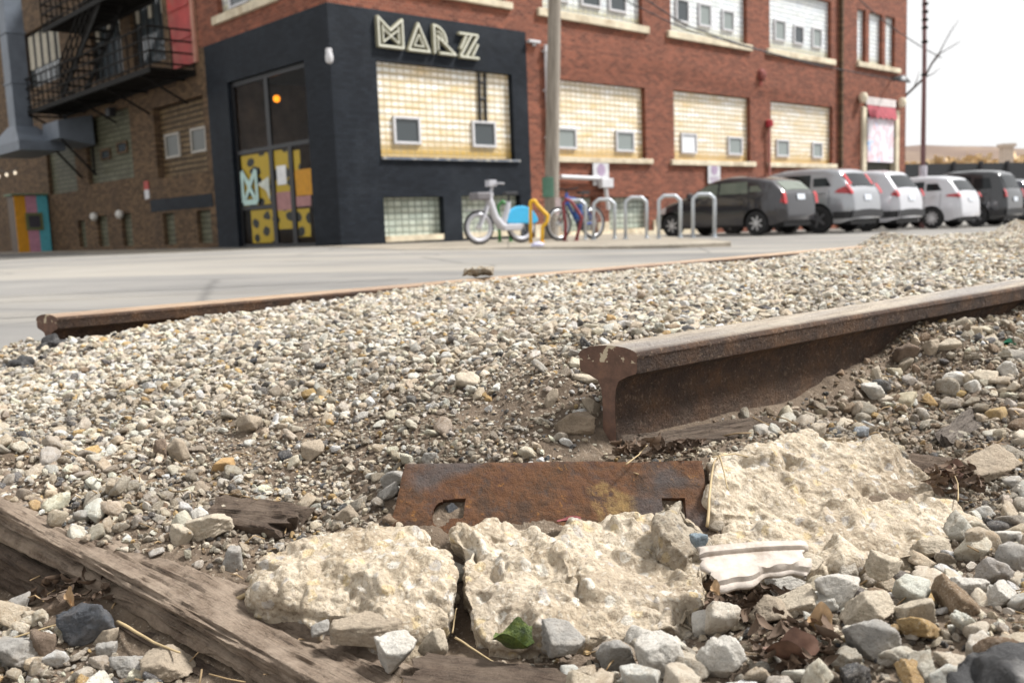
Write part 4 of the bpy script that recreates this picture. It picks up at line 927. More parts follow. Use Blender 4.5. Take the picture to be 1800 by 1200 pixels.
make_car('black boxy SUV parked right of the white hatchback', place(1716, 32.2, .95, 4.54), CARANG, 4.54, 1.85, BOX, (1.18, 1.12), (.95, 3.6), .38, BLK,
         [wq(.5, 1.1, 1.26, 1.62, .1, .0), wq(1.2, 2.0, 1.24, 1.68, .0, .0), wq(2.08, 2.85, 1.2, 1.64, .0, .40)], RIMD, TRIM, (.95, 1.22), (1.24, 1.66), 5, tail_side=.08)
make_car('dark blue car with a red tail lamp cut off by the right edge', place(1772, 34.6, .85, 4.4), CARANG, 4.4, 1.80, MPV, (1.08, .96), (.85, 3.50), .325, DBLUE,
         [wq(.58, 1.06, 1.16, 1.38, .16, -.02), wq(1.12, 1.92, 1.10, 1.45, .03, .0), wq(1.98, 3.0, 1.04, 1.43, .0, .60)], RIMS, None, (.93, 1.08), (1.12, 1.44), 7, tail_side=.3)

# ================================================================ FAR RIGHT
t = thing('steel_mast', 'tall thin rust brown steel mast rising behind the parked cars', 'mast', (13.9, 32.0, -.3))
m = MB(); m.tube([(0, 0, 0), (0, 0, 5.5), (-.08, 0, 11)], [.085, .065, .05], 10); m.build('shaft', plain('rusted_mast', (.17, .085, .085), .7), t, smooth=True)
m = MB()
for z in (5.0, 6.05, 6.5, 6.75, 7.0, 7.25): m.box(-.075, .075, -.07, .07, z, z + .08)
m.build('clamp', IRON, t)
m = MB(); m.tube([(0, 0, 1.2), (0, 0, 2.1)], .13, 10); m.build('wrap', plain('poster_wrap', (.45, .42, .46), .8, var=.4, scale=9), t, smooth=40)
BARK = plain('dark_bark', (.055, .042, .035), .9)
tp = at(1563, 300, 47)
t = thing('bare_tree', 'leafless tree whose leaning branch shows beyond the end of the brick building', 'tree', (tp.x, tp.y, -.5))
br = [at(*q) - Vector((tp.x, tp.y, -.5)) for q in ((1588, 172, 47), (1606, 155, 47), (1625, 137, 47), (1638, 112, 47), (1650, 96, 47))]
m = MB(); m.tube([(0, 0, -.3), (.05, 0, 2), (-.1, 0, 4)], [.26, .20, .15], 10); m.build('trunk', BARK, t, smooth=True)
m = MB(); m.tube([(-.1, 0, 3.9)] + br, [.11, .065, .055, .052, .045, .075], 8)
for a, pts in ((4, ((1660, 76, 47), (1672, 55, 47), (1685, 36, 47))), (4, ((1663, 88, 47), (1680, 78, 47), (1688, 73, 47))), (1, ((1612, 140, 47.2), (1616, 125, 47.3))), (2, ((1640, 130, 46.7), (1652, 120, 46.5)))):
    m.tube([br[a]] + [at(*q) - Vector((tp.x, tp.y, -.5)) for q in pts], [.03] + [.02] * (len(pts) - 1) + [.008], 6)
m.build('branch', BARK, t, smooth=True)
# hill of dry scrub and rubble, a dark fence before it
def hill_z(x, y):
    return -1.2 + 11.2 * math.exp(-((y - 150) / 34) ** 2) * (1 - .22 * max(0, min(1, (x - 62) / 40))) * (1 / (1 + math.exp(-(x - 20) / 8))) * (1 + .012 * math.sin(x * .21) + .008 * math.sin(x * .57 + y * .2))
m = MB(); m.grid([[(x, y, hill_z(x, y)) for y in np.linspace(85, 240, 32)] for x in np.linspace(20, 230, 60)])
HM = NT('dry_hill'); v = HM.coord('Object'); HM.set(Base_Color=HM.ramp(HM.noise(v, .12, 6, .7), [(.35, (.13, .085, .065)), (.55, (.18, .125, .09)), (.7, (.25, .185, .125))]), Roughness=.95)
struct(m.build('hill', HM.mat, smooth=True, fix=False))
m = MB(); r_ = np.random.default_rng(4)
for i in range(520):
    px = r_.uniform(1575, 1850); D = r_.uniform(92, 125); p = at(px, 300, D); z0 = max(hill_z(p.x, p.y), -1.0); s = r_.uniform(.5, 1.5)
    for j in range(9):
        a = r_.uniform(0, 6.28); b_ = Vector((p.x + r_.normal(0, .5), p.y + r_.normal(0, .5), z0)); tpv = b_ + Vector((math.cos(a) * s * .6, math.sin(a) * s * .6, s * r_.uniform(.8, 1.6)))
        n_ = Vector((-math.sin(a), math.cos(a), 0)) * s * .28; m.add([b_ - n_ * .4, b_ + n_ * .4, tpv + n_, tpv - n_], [(0, 1, 2, 3)])
stuff(m.build('dry_scrub', plain('golden_scrub', (.58, .43, .25), .9, var=.45, scale=.25), fix=False), 'golden dry scrub along the foot of the brown hill', 'scrub')
f = thing('dark_fence', 'dark board fence behind the parked white and black cars', 'fence', (0, 0, 0))
fa, fb = at(1575, 310, 52), at(1900, 325, 58); fa.z = fb.z = -.5
dv = (fb - fa).normalized()
m = MB(); m.bar(fa + Vector((0, 0, 1.65)), fb + Vector((0, 0, 1.65)), .05, 3.3); m.build('board_panel', plain('fence_black', (.025, .027, .03), .8), f)
for k in range(8):
    p = fa.lerp(fb, k / 7); m = MB(); m.box(p.x - .08, p.x + .08, p.y - .16, p.y + .1, -.5, 2.9); m.build('post', plain('fence_post', (.04, .04, .045)), f)
pp = at(1768, 300, 88)
o = MB(); o.box(-.45, .45, -.45, .45, -1, 5.6); o.box(-.6, .6, -.6, .6, 5.6, 5.9); o = o.build('concrete_post', plain('pale_concrete', (.55, .45, .37), .9)); o.location = (pp.x, pp.y, 0)
tag(o, 'pale square post standing against the brown hill at the right', 'post')
m = MB(); r_ = np.random.default_rng(9)
P = [(r_.normal(0, 1), r_.normal(0, 1), r_.normal(0, 1)) for _ in range(40)]; b = bmesh.new()
for p in P:
    q = Vector(p).normalized(); b.verts.new((q.x * .11, q.y * .08, .055 + q.z * .05 + .01 * math.sin(9 * q.x)))
bmesh.ops.convex_hull(b, input=b.verts); me = bpy.data.meshes.new('paper_scrap'); b.to_mesh(me); b.free(); me.materials.append(plain('lilac_paper', (.55, .55, .72), .8))
o = bpy.data.objects.new('paper_scrap', me); COL.objects.link(o); pp = onz(945, 438, -.01); o.location = (pp.x, pp.y, sz(pp.x) + .0); tag(o, 'crumpled pale lilac paper scrap lying on the street by the kerb', 'litter')

# ================================================================ TRACK BED (terrain)
TAZ = math.radians(50.0)
TD = np.array([math.sin(TAZ), math.cos(TAZ)]); TN = np.array([-TD[1], TD[0]])       # along the rails, and from the near to the far rail
RP0 = np.array([0.109, 1.076])                                                       # sawn end of the near rail (centre line)
RAIL_TOP = 0.2585
def uv_of(X, Y): dx, dy = np.asarray(X) - RP0[0], np.asarray(Y) - RP0[1]; return dx * TD[0] + dy * TD[1], dx * TN[0] + dy * TN[1]
def xy_of(u, v): return RP0[0] + u * TD[0] + v * TN[0], RP0[1] + u * TD[1] + v * TN[1]
ctrl = []
def cz(px, py, D): p = at(px, py, D); ctrl.append((p.x, p.y, p.z))
for q in ((700, 700, 1.25), (700, 800, 1.08), (600, 600, 1.62), (450, 620, 1.62), (300, 720, 1.40), (150, 800, 1.25), (60, 870, 1.08), (200, 600, 1.95), (300, 640, 1.66), (850, 740, 1.14), (900, 800, 1.04),
          (60, 640, 1.85), (0, 700, 1.60), (0, 780, 1.32), (985, 665, 1.16), (1030, 720, 1.12), (1045, 795, 1.04), (500, 880, 1.05), (400, 900, 1.03), (620, 860, 1.06), (250, 860, 1.10), (450, 760, 1.24), (120, 604, 2.06), (40, 600, 2.12),
          (1500, 705, 1.31), (1560, 640, 1.42), (1440, 745, 1.25), (1650, 700, 1.34), (1600, 850, 1.06), (1780, 800, 1.10), (1780, 620, 1.50), (1790, 560, 1.72), (1750, 930, .90), (1700, 1100, .70),
          (1300, 1100, .75), (900, 1195, .695), (1700, 1195, .62), (1450, 1050, .78), (200, 1150, .81), (0, 1010, 1.0), (0, 1150, .83), (110, 1010, .98), (330, 1195, .775), (1150, 1170, .70), (1250, 800, 1.03), (1380, 760, 1.13), (20, 880, 1.03)): cz(*q)
for px, D, z in ((900, .84, .07), (1100, .84, .07), (1000, .93, .075), (1150, .95, .075), (1300, .92, .075), (1500, .92, .075), (1650, .90, .08), (1400, 1.01, .085), (1250, .985, .085), (800, .92, .07), (700, .87, .07), (600, .85, .07), (850, .985, .115), (1050, .985, .115), (750, .975, .11), (1180, .99, .11), (1550, 1.0, .085), (500, .84, .06), (950, .79, .04), (1100, .80, .035), (1220, .81, .04), (1150, .87, .04), (1000, .87, .04), (1450, .88, .045), (1600, .895, .05), (1700, .92, .06), (1330, .87, .045), (1250, .89, .045), (1550, .95, .06), (800, .815, .025), (805, .86, .035)):
    p = at(px, 900, D); ctrl.append((p.x, p.y, z))
for u in (.7, 1.1, 1.7, 2.5, 3.5, 5, 7, 9.5, 12.5):
    rise = .02 * max(0, min(1, (u - 2.2) / 1.2)) + .05 * max(0, min(1, (u - 3) / 4))
    for v, z in ((-3, .06), (-2, .07), (-1.2, .08), (-.7, .095), (-.35, .135), (-.12, .185), (-.06, .205), (.07, .236), (.4, .243), (.75, .246), (1.1, .24), (1.42, .232), (1.58, .16), (1.78, .06), (2.2, -.05), (3.2, -.12)):
        x, y = xy_of(u, v); zz = z
        if v > 0 and v < 1.5: zz += rise
        if 1.5 < v < 1.9 and u > 2.6: zz = .27 + rise if v < 1.6 else .16
        ctrl.append((x, y, zz))
for u, v, z in ((.3, .1, .232), (.3, .4, .238), (.35, .8, .235), (.3, 1.2, .22), (.35, 1.42, .215), (.02, 1.44, .205), (-.2, 1.42, .188), (0, 1.62, .10), (.35, 1.62, .12), (-.2, 1.62, .10), (0, 1.9, -.02), (-.4, 1.8, .02), (-.6, 1.4, .10), (-.9, 1.3, .04), (-1.2, 1.0, .0), (-1.5, 1.5, -.10), (.3, 2.2, -.06), (-.5, 2.4, -.08),
                (-1.1, .4, .05), (-1.5, .2, .0), (-2.5, .8, -.15), (-.9, -.4, .03), (-.6, -.9, .04), (0, -.8, .07), (0, -1.5, .06), (-1.5, -1, 0), (.4, -1.2, .08)):
    x, y = xy_of(u, v); ctrl.append((x, y, z))
ea_, eb_ = at(0, 899, .975), at(560, 1200, .715); dT_ = (eb_ - ea_).normalized(); nT_ = Vector((0, 0, 1)).cross(dT_); nT_.normalize()
for t_, up1, up2 in ((-.15, .018, .028), (-.05, .018, .028), (.05, .015, .025), (.13, .012, .022), (.21, .005, .016), (.29, -.008, .006), (.36, -.02, 0)):
    for w_, dz in ((.055, up1), (.10, up2)):
        p = ea_ + dT_ * t_ + nT_ * w_; ctrl.append((p.x, p.y, p.z - .1 * w_ + dz))
ctrl = np.array(ctrl)
_D = np.linalg.norm(ctrl[:, None, :2] - ctrl[None, :, :2], axis=2)
_A = np.block([[ _D - 0.006 * np.eye(len(ctrl)), np.c_[np.ones(len(ctrl)), ctrl[:, :2]]], [np.c_[np.ones(len(ctrl)), ctrl[:, :2]].T, np.zeros((3, 3))]])
_W = np.linalg.solve(_A, np.r_[ctrl[:, 2], 0, 0, 0])
def tz0(X, Y):
    X = np.asarray(X, float).ravel(); Y = np.asarray(Y, float).ravel(); o = np.empty(len(X))
    for i in range(0, len(X), 20000):
        x, y = X[i:i + 20000], Y[i:i + 20000]
        d = np.hypot(x[:, None] - ctrl[None, :, 0], y[:, None] - ctrl[None, :, 1])
        o[i:i + 20000] = d @ _W[:-3] + _W[-3] + _W[-2] * x + _W[-1] * y
    return o
def tz(X, Y):
    """bed height with lumps of dirt; keeps clear of the exposed web at the near rail's end"""
    X = np.asarray(X, float).ravel(); Y = np.asarray(Y, float).ravel(); z = tz0(X, Y)
    u, v = uv_of(X, Y)
    P = np.c_[X, Y, np.zeros(len(X))]
    z = z + .008 * fbm(P * 9, 3, 3) + .0045 * fbm(P * 38, 4, 8) + .0035 * np.abs(fbm(P * 85, 3, 18)) + (v < -.008) * (u > .1) * .0055 * np.abs(fbm(P * 30, 3, 28))
    # the strip along the camera side of the near rail: open beside the web until the dirt bank
    k = np.clip((u - .32) / .12, 0, 1); low = .132 + (z - .132) * k * k * (3 - 2 * k)
    near = np.exp(-((v + .045) / .045) ** 4)
    z = np.where((u > -.03) & (u < .5) & (v < 0.004) & (v > -.12), z * (1 - near) + np.minimum(z, low) * near, z)
    # never above the rail heads
    for v0 in (0, 1.5):
        top = RAIL_TOP - .034 if v0 == 0 else .2435 - .064
        hd_ = np.exp(-((v - v0) / (.05 if v0 == 0 else .125)) ** 6) * (u > -.3) * ((v0 == 0) | (u < 2.6)); z = z * (1 - hd_) + np.minimum(z, top) * hd_
    return z
def dirt_mat():
    t = NT('trackside_dirt'); v = t.coord('Object')
    a = t.noise(v, 5, 6, .7); b = t.noise(v, 90, 5, .75)
    col = t.ramp(a, [(.3, (.095, .070, .050)), (.5, (.15, .113, .082)), (.72, (.225, .177, .131))])
    col = t.mix(t.math('MULTIPLY', t.ramp(b, [(.38, 1), (.55, 0)]), .55), col, (.085, .065, .05))
    col = t.mix(t.ramp(t.noise(v, 210, 3, .7), [(.60, 0), (.68, .55)]), col, (.46, .40, .32))
    t.set(Base_Color=col, Roughness=.95, Specular_IOR_Level=.15, Normal=t.bump(t.math('ADD', b, t.math('MULTIPLY', t.noise(v, 350, 3, .7), .5)), .8, .005))
    return t.mat
DIRT = dirt_mat()
# polar grid round the camera: fine where it is near
rad = np.concatenate([np.linspace(.42, 1.6, 420), np.geomspace(1.606, 16, 260)])
ang = np.radians(np.linspace(-46, 47, 560))
RR, AA = np.meshgrid(rad, ang, indexing='ij'); GX, GY = (RR * np.sin(AA)).ravel(), (RR * np.cos(AA)).ravel()
GZ = tz(GX, GY)
nr, na = len(rad), len(ang); idx = np.arange(nr * na).reshape(nr, na)
FQ = np.stack([idx[:-1, :-1], idx[:-1, 1:], idx[1:, 1:], idx[1:, :-1]], -1).reshape(-1, 4)
struct(mesh_np('track_bed', np.c_[GX, GY, GZ], FQ[:, ::-1], DIRT))

# ---------------------------------------------------------------- stones
def ico(sub):
    b = bmesh.new(); bmesh.ops.create_icosphere(b, subdivisions=sub, radius=1); b.verts.ensure_lookup_table()
    V = np.array([v.co[:] for v in b.verts]); F_ = np.array([[v.index for v in f.verts] for f in b.faces]); b.free()
    return V / np.linalg.norm(V, axis=1)[:, None], F_
ICO = {k: ico(k) for k in (1, 2, 3, 4, 5)}
def facet(dirs, r_, npl=12, k=11.0, lo=.62):
    """radius of a rounded polyhedron cut by random planes, along each direction"""
    n = r_.normal(size=(npl, 3)); n /= np.linalg.norm(n, axis=1)[:, None]
    n = np.vstack([n, [[1, 0, 0], [-1, 0, 0], [0, 1, 0], [0, -1, 0], [0, 0, 1], [0, 0, -1]]]); h = np.r_[r_.uniform(lo, 1.0, npl), np.full(6, 1.0)]
    q = np.clip(dirs @ n.T, 0, None) / h
    return (q ** k).sum(1) ** (-1 / k)
SHAPES = {}
for lev, cnt in ((1, 20), (2, 36), (3, 36), (4, 30)):
    L_ = []
    for i in range(cnt):
        r_ = np.random.default_rng(100 * lev + i); d = ICO[lev][0]
        v = d * facet(d, r_, int(r_.integers(5, 10)), float(r_.choice([14, 24, 40, 60])), .52)[:, None]
        if lev >= 3: v = v * (1 + .11 * fbm(v * 2.2, 3, i) + .06 * fbm(v * 6, 3, i + 50) - (.10 * np.abs(fbm(v * 3.1, 3, i + 90)) if i % 3 else 0) + (.035 * fbm(v * 17, 3, i + 70) if lev == 4 else 0))[:, None]
        L_.append(v * np.array([1, r_.uniform(.6, .95), r_.uniform(.38, .75)]) * .5)
    SHAPES[lev] = L_
PAL = np.array([(.80, .75, .665), (.73, .65, .525), (.60, .51, .39), (.44, .395, .33), (.33, .285, .225), (.12, .12, .125), (.25, .18, .12), (.54, .37, .17), (.46, .44, .40), (.075, .078, .085)])
def tints(n, wts, r_):
    wts = np.array(wts, float); wts /= wts.sum(); i = r_.choice(len(PAL), n, p=wts)
    return np.clip(PAL[i] * r_.normal(1, .11, (n, 1)) * r_.normal(1, .013, (n, 3)), .02, .8)
def rotmats(n, r_, tilt):
    a = r_.uniform(0, 2 * np.pi, n); b = r_.normal(0, tilt, n); c = r_.normal(0, tilt, n)
    ca, sa, cb, sb, cc, sc = np.cos(a), np.sin(a), np.cos(b), np.sin(b), np.cos(c), np.sin(c); Z = np.zeros(n); O = np.ones(n)
    Rz = np.stack([ca, -sa, Z, sa, ca, Z, Z, Z, O], 1).reshape(n, 3, 3); Rx = np.stack([O, Z, Z, Z, cb, -sb, Z, sb, cb], 1).reshape(n, 3, 3); Ry = np.stack([cc, Z, sc, Z, O, Z, -sc, Z, cc], 1).reshape(n, 3, 3)
    return Rx @ Ry @ Rz
def stones(name, X, Y, Zs, size, tint, mt, r_, tilt=.35, sink=.22, label=None):
    """one object of many loose stones; each stone its own closed shape and colour, finer where it shows larger"""
    n = len(X); dist = np.hypot(X, Y); pxs = size * 950 / np.maximum(dist, .3)
    lev = np.where(pxs > 30, 4, np.where(pxs > 13, 3, np.where(pxs > 4.2, 2, 1))); R = rotmats(n, r_, tilt)
    VV, FF, CC, FLAT, base = [], [], [], [], 0
    for L_ in (1, 2, 3, 4):
        sel = np.where(lev == L_)[0]; pick = r_.integers(0, len(SHAPES[L_]), len(sel)); F0 = ICO[L_][1]
        for s in range(len(SHAPES[L_])):
            j = sel[pick == s]
            if not len(j): continue
            v = np.einsum('nij,kj->nki', R[j], SHAPES[L_][s]) * size[j][:, None, None]
            hz_ = v[:, :, 2].max(1)
            v += np.stack([X[j], Y[j], Zs[j] + hz_ * (1 - 2 * sink)], 1)[:, None, :]
            k = v.shape[1]; VV.append(v.reshape(-1, 3)); CC.append(np.repeat(tint[j], k, 0))
            FF.append((F0[None] + (base + np.arange(len(j)) * k)[:, None, None]).reshape(-1, 3)); base += len(j) * k; FLAT.append(np.full(len(j) * len(F0), L_ < 3))
    FA = np.concatenate(FF); o = mesh_np(name, np.concatenate(VV), FA, mt, col=np.concatenate(CC))
    fl = np.concatenate(FLAT); a = o.data.attributes.get('sharp_face') or o.data.attributes.new('sharp_face', 'BOOLEAN', 'FACE'); a.data.foreach_set('value', fl)
    return stuff(o, label, 'gravel')
def stone_mat(name, dust=.3):
    t = NT(name); v = t.coord('Object'); a = t.n('Attribute', {'attribute_name': 'tint'}).outputs['Color']
    n1 = t.noise(v, 110, 6, .72); n2 = t.noise(v, 420, 5, .8); n3 = t.noise(v, 900, 3, .7)
    col = t.mix(t.ramp(n1, [(.36, .6), (.54, 0)]), a, t.mix(1.0, a, (.62, .52, .41), 'MULTIPLY'))
    col = t.mix(t.math('MULTIPLY', t.ramp(n2, [(.54, 0), (.66, 1)]), .5), col, (.76, .71, .62))
    col = t.mix(t.math('MULTIPLY', t.ramp(n2, [(.32, 1), (.44, 0)]), .65), col, t.mix(1.0, a, (.30, .24, .18), 'MULTIPLY'))
    col = t.mix(t.math('MULTIPLY', t.ramp(t.noise(v, 16, 4, .6), [(.42, 0), (.62, 1)]), dust), col, (.36, .285, .21))
    t.set(Base_Color=col, Roughness=.9, Specular_IOR_Level=.2, Normal=t.bump(t.math('ADD', t.math('ADD', n1, t.math('MULTIPLY', n2, .7)), t.math('MULTIPLY', n3, .35)), 1.0, .0055))
    return t.mat
GRAV = stone_mat('limestone_gravel', .25); RUBB = stone_mat('dusty_rubble', .33)
# footprints kept free of loose stones: (centre x, y, half length, half width, angle) filled in below by the big pieces
def in_view(X, Y, mpx=.35):
    a = np.arctan2(X, Y); lim = math.radians(29) + np.arctan2(mpx, np.maximum(np.hypot(X, Y), .2)); return (np.abs(a) < lim) & (Y > .38)
def jitter_grid(x0, x1, y0, y1, sp, r_):
    gx, gy = np.meshgrid(np.arange(x0, x1, sp), np.arange(y0, y1, sp)); gx = gx.ravel() + r_.uniform(-.5, .5, gx.size) * sp; gy = gy.ravel() + r_.uniform(-.5, .5, gy.size) * sp
    return gx, gy
KEEP = []      # convex polygons (world x, y) no loose stone may enter
def free(X, Y, grow=0.0):
    ok = np.ones(len(X), bool)
    for poly in KEEP:
        P = np.array(poly); c = P.mean(0); P = c + (P - c) * (1 + grow); ins = np.ones(len(X), bool); s = 0
        A = 0.5 * np.sum(P[:, 0] * np.roll(P[:, 1], -1) - np.roll(P[:, 0], -1) * P[:, 1]); sg = 1 if A > 0 else -1
        for a, b in zip(P, np.roll(P, -1, 0)): ins &= sg * ((b[0] - a[0]) * (Y - a[1]) - (b[1] - a[1]) * (X - a[0])) > 0
        ok &= ~ins
    return ok

# ================================================================ RAILS
def rail_profile():
    """half outline from crown to foot, metres; mirrored below"""
    h = [(0, 0), (.010, -.0004), (.020, -.0018), (.028, -.0046), (.0322, -.0072), (.0346, -.0105), (.0350, -.0125), (.0340, -.0145), (.0336, -.027), (.0325, -.0315), (.022, -.0355), (.0125, -.041), (.0090, -.050), (.0078, -.062), (.0076, -.080), (.0078, -.098), (.0080, -.118), (.0095, -.126), (.016, -.132), (.030, -.136), (.0575, -.141), (.060, -.144), (.060, -.150), (0, -.150)]
    return h + [(-x, z) for x, z in h[-2:0:-1]]
def rust_rail(warm=0.0):
    t = NT('rail_rust'); v = t.coord('Object'); vl = t.coord('Object', scale=(.12, 1, 1))
    g = t.n('NewGeometry'); up = t.n('SeparateXYZ', Vector=t.n('TexCoord').outputs['Normal']).outputs[2]
    a = t.noise(v, 22, 6, .7); b = t.noise(v, 260, 5, .75)
    col = t.ramp(a, [(.30, (.030, .020, .016)), (.48, (.062, .036, .024)), (.62, (.10, .052, .027)), (.78, (.17, .085, .036))])
    sp = t.noise(v, 190, 3, .6); col = t.mix(t.ramp(sp, [(.59, 0), (.66, .5)]), col, (.22, .155, .105))
    col = t.mix(t.ramp(b, [(.34, .8), (.45, 0)]), col, (.014, .010, .009))
    zz_ = t.n('SeparateXYZ', Vector=v).outputs[2]; col = t.mix(t.math('MULTIPLY', t.n('MapRange', Value=zz_, From_Min=-.055, From_Max=-.125).outputs[0], t.ramp(t.noise(v, 14, 5, .7), [(.40, .05), (.64, .5)])), col, (.17, .115, .075))
    # worn running surface on the crown, dusty tan and dark streaks along the rail
    top = t.n('MapRange', Value=up, From_Min=.70, From_Max=.93).outputs[0]
    wc = t.ramp(t.noise(vl, 60, 6, .7, .5), [(.30, (.22, .175, .14)), (.45, (.38, .32, .25)), (.60, (.50, .43, .34)), (.75, (.40, .38, .37))])
    wc = t.mix(t.ramp(t.noise(vl, 14, 4, .6), [(.50, 0), (.66, .6)]), wc, (.21, .20, .205))
    if warm: wc = t.mix(warm, wc, (.50, .25, .09))
    z = t.n('SeparateXYZ', Vector=v).outputs[2]; crown = t.n('MapRange', Value=z, From_Min=-.02, From_Max=-.012).outputs[0]
    col = t.mix(t.math('MULTIPLY', top, crown), col, wc)
    rgh = t.mix(t.math('MULTIPLY', top, crown), (.82, .82, .82), (.42, .42, .42))
    met = t.math('MULTIPLY', t.math('MULTIPLY', top, crown), .35)
    t.set(Base_Color=col, Roughness=rgh, Metallic=met, Specular_IOR_Level=.35, Normal=t.bump(t.math('ADD', t.math('ADD', a, t.math('MULTIPLY', b, .8)), t.math('MULTIPLY', t.noise(v, 75, 4, .6), .8)), 1.0, .006))
    return t.mat
RUSTR = rust_rail(); RUSTF = rust_rail(.35)
def cut_mat():
    t = NT('sawn_end'); v = t.coord('Object')
    a = t.noise(v, 60, 5, .7); col = t.ramp(a, [(.3, (.075, .042, .030)), (.55, (.13, .072, .050)), (.75, (.19, .10, .06))])
    z = t.n('SeparateXYZ', Vector=v).outputs[2]
    fl = t.math('MULTIPLY', t.ramp(t.noise(v, 75, 4, .65), [(.545, 0), (.56, 1)]), t.n('MapRange', Value=z, From_Min=-.028, From_Max=-.010).outputs[0])
    col = t.mix(t.ramp(fl, [(.45, 0), (.5, 1)]), col, (.46, .39, .28))
    t.set(Base_Color=col, Roughness=.8, Normal=t.bump(t.noise(v, 300, 4, .7), .3, .002)); return t.mat
def make_rail(label, u0, v0, ztop, length, mitre=-20.0, mt=None):
    pr = rail_profile(); x, y = xy_of(u0, v0)
    r = thing('rail', label, 'rail', (x, y, ztop), math.pi / 2 - TAZ)
    us = np.concatenate([[0, .002], np.geomspace(.008, length, 90)]); k = len(pr)
    tm = math.tan(math.radians(mitre)); V = []
    for i, s in enumerate(us):
        w_ = max(0, 1 - s / .5)
        for px, pz in pr: V.append((s + px * tm * w_, px, pz))
    V = np.array(V); nf = 1 + 0 * V[:, 0]
    P = V.copy(); P[:, 0] *= 1; dd = .0008 * fbm(P * 40, 3, 5) + .0010 * fbm(P * 9, 2, 9); fr = (V[:, 2] < -.012)
    V[:, 1] += dd * np.sign(V[:, 1]) * fr; V[:, 2] += dd * .5 * (~fr)
    F_ = [(i * k + j, (i + 1) * k + j, (i + 1) * k + (j + 1) % k, i * k + (j + 1) % k) for i in range(len(us) - 1) for j in range(k)]
    m = MB(); m.v = [tuple(p) for p in V]; m.f = F_; m.m = [0] * len(F_); m.f.append(tuple((len(us) - 1) * k + j for j in range(k))); m.m.append(0)
    m.build('rail_bar', mt or RUSTR, r, smooth=38)
    m = MB(); m.add([tuple(p + np.array([-.0004, 0, 0])) for p in V[:k]], [tuple(range(k))[::-1]]); m.build('sawn_end', cut_mat(), r, fix=False)
    return r
make_rail('thick rusty rail in the foreground, its sawn end flaked with pale paint', 0.0, 0.0, RAIL_TOP, 13.5)
make_rail('farther rusty rail along the street edge, sawn end at the left of the photo', -.218, 1.5, .2435, 3.4, mt=RUSTF)

# ================================================================ BIG PIECES IN FRONT
def blob_mesh(name, hulls, voxel, disp, mats, smooth=True, relax=0, parent=None):
    """union of convex hulls of real points, remeshed finely and roughened by disp(P, N) -> offsets"""
    b = bmesh.new()
    for pts in hulls:
        vs = [b.verts.new(p) for p in pts]; r = bmesh.ops.convex_hull(b, input=vs)
        bad = list({e for e in r['geom_interior'] + r['geom_unused'] if isinstance(e, bmesh.types.BMVert)}); bmesh.ops.delete(b, geom=bad, context='VERTS')
    me = bpy.data.meshes.new('tmp'); b.to_mesh(me); b.free(); o = bpy.data.objects.new('tmp', me); COL.objects.link(o)
    rm = o.modifiers.new('r', 'REMESH'); rm.mode = 'VOXEL'; rm.voxel_size = voxel
    if relax: s = o.modifiers.new('s', 'SMOOTH'); s.factor = .5; s.iterations = relax
    dg = bpy.context.evaluated_depsgraph_get(); dg.update(); ev = o.evaluated_get(dg); m2 = bpy.data.meshes.new_from_object(ev)
    bpy.data.objects.remove(o)
    n = len(m2.vertices); P = np.empty(n * 3, np.float32); m2.vertices.foreach_get('co', P); P = P.reshape(-1, 3).astype(float)
    N = np.empty(n * 3, np.float32); m2.vertices.foreach_get('normal', N); N = N.reshape(-1, 3).astype(float)
    d = disp(P, N); m2.vertices.foreach_set('co', (P + (N * d[:, None] if d.ndim == 1 else d)).astype(np.float32).ravel()); m2.update()
    m2.name = name; m2.materials.clear()
    for m in (mats if isinstance(mats, (list, tuple)) else [mats]): m2.materials.append(m)
    m2.shade_smooth() if smooth else m2.shade_flat()
    o = bpy.data.objects.new(name, m2); COL.objects.link(o)
    if parent: o.parent = parent
    return o
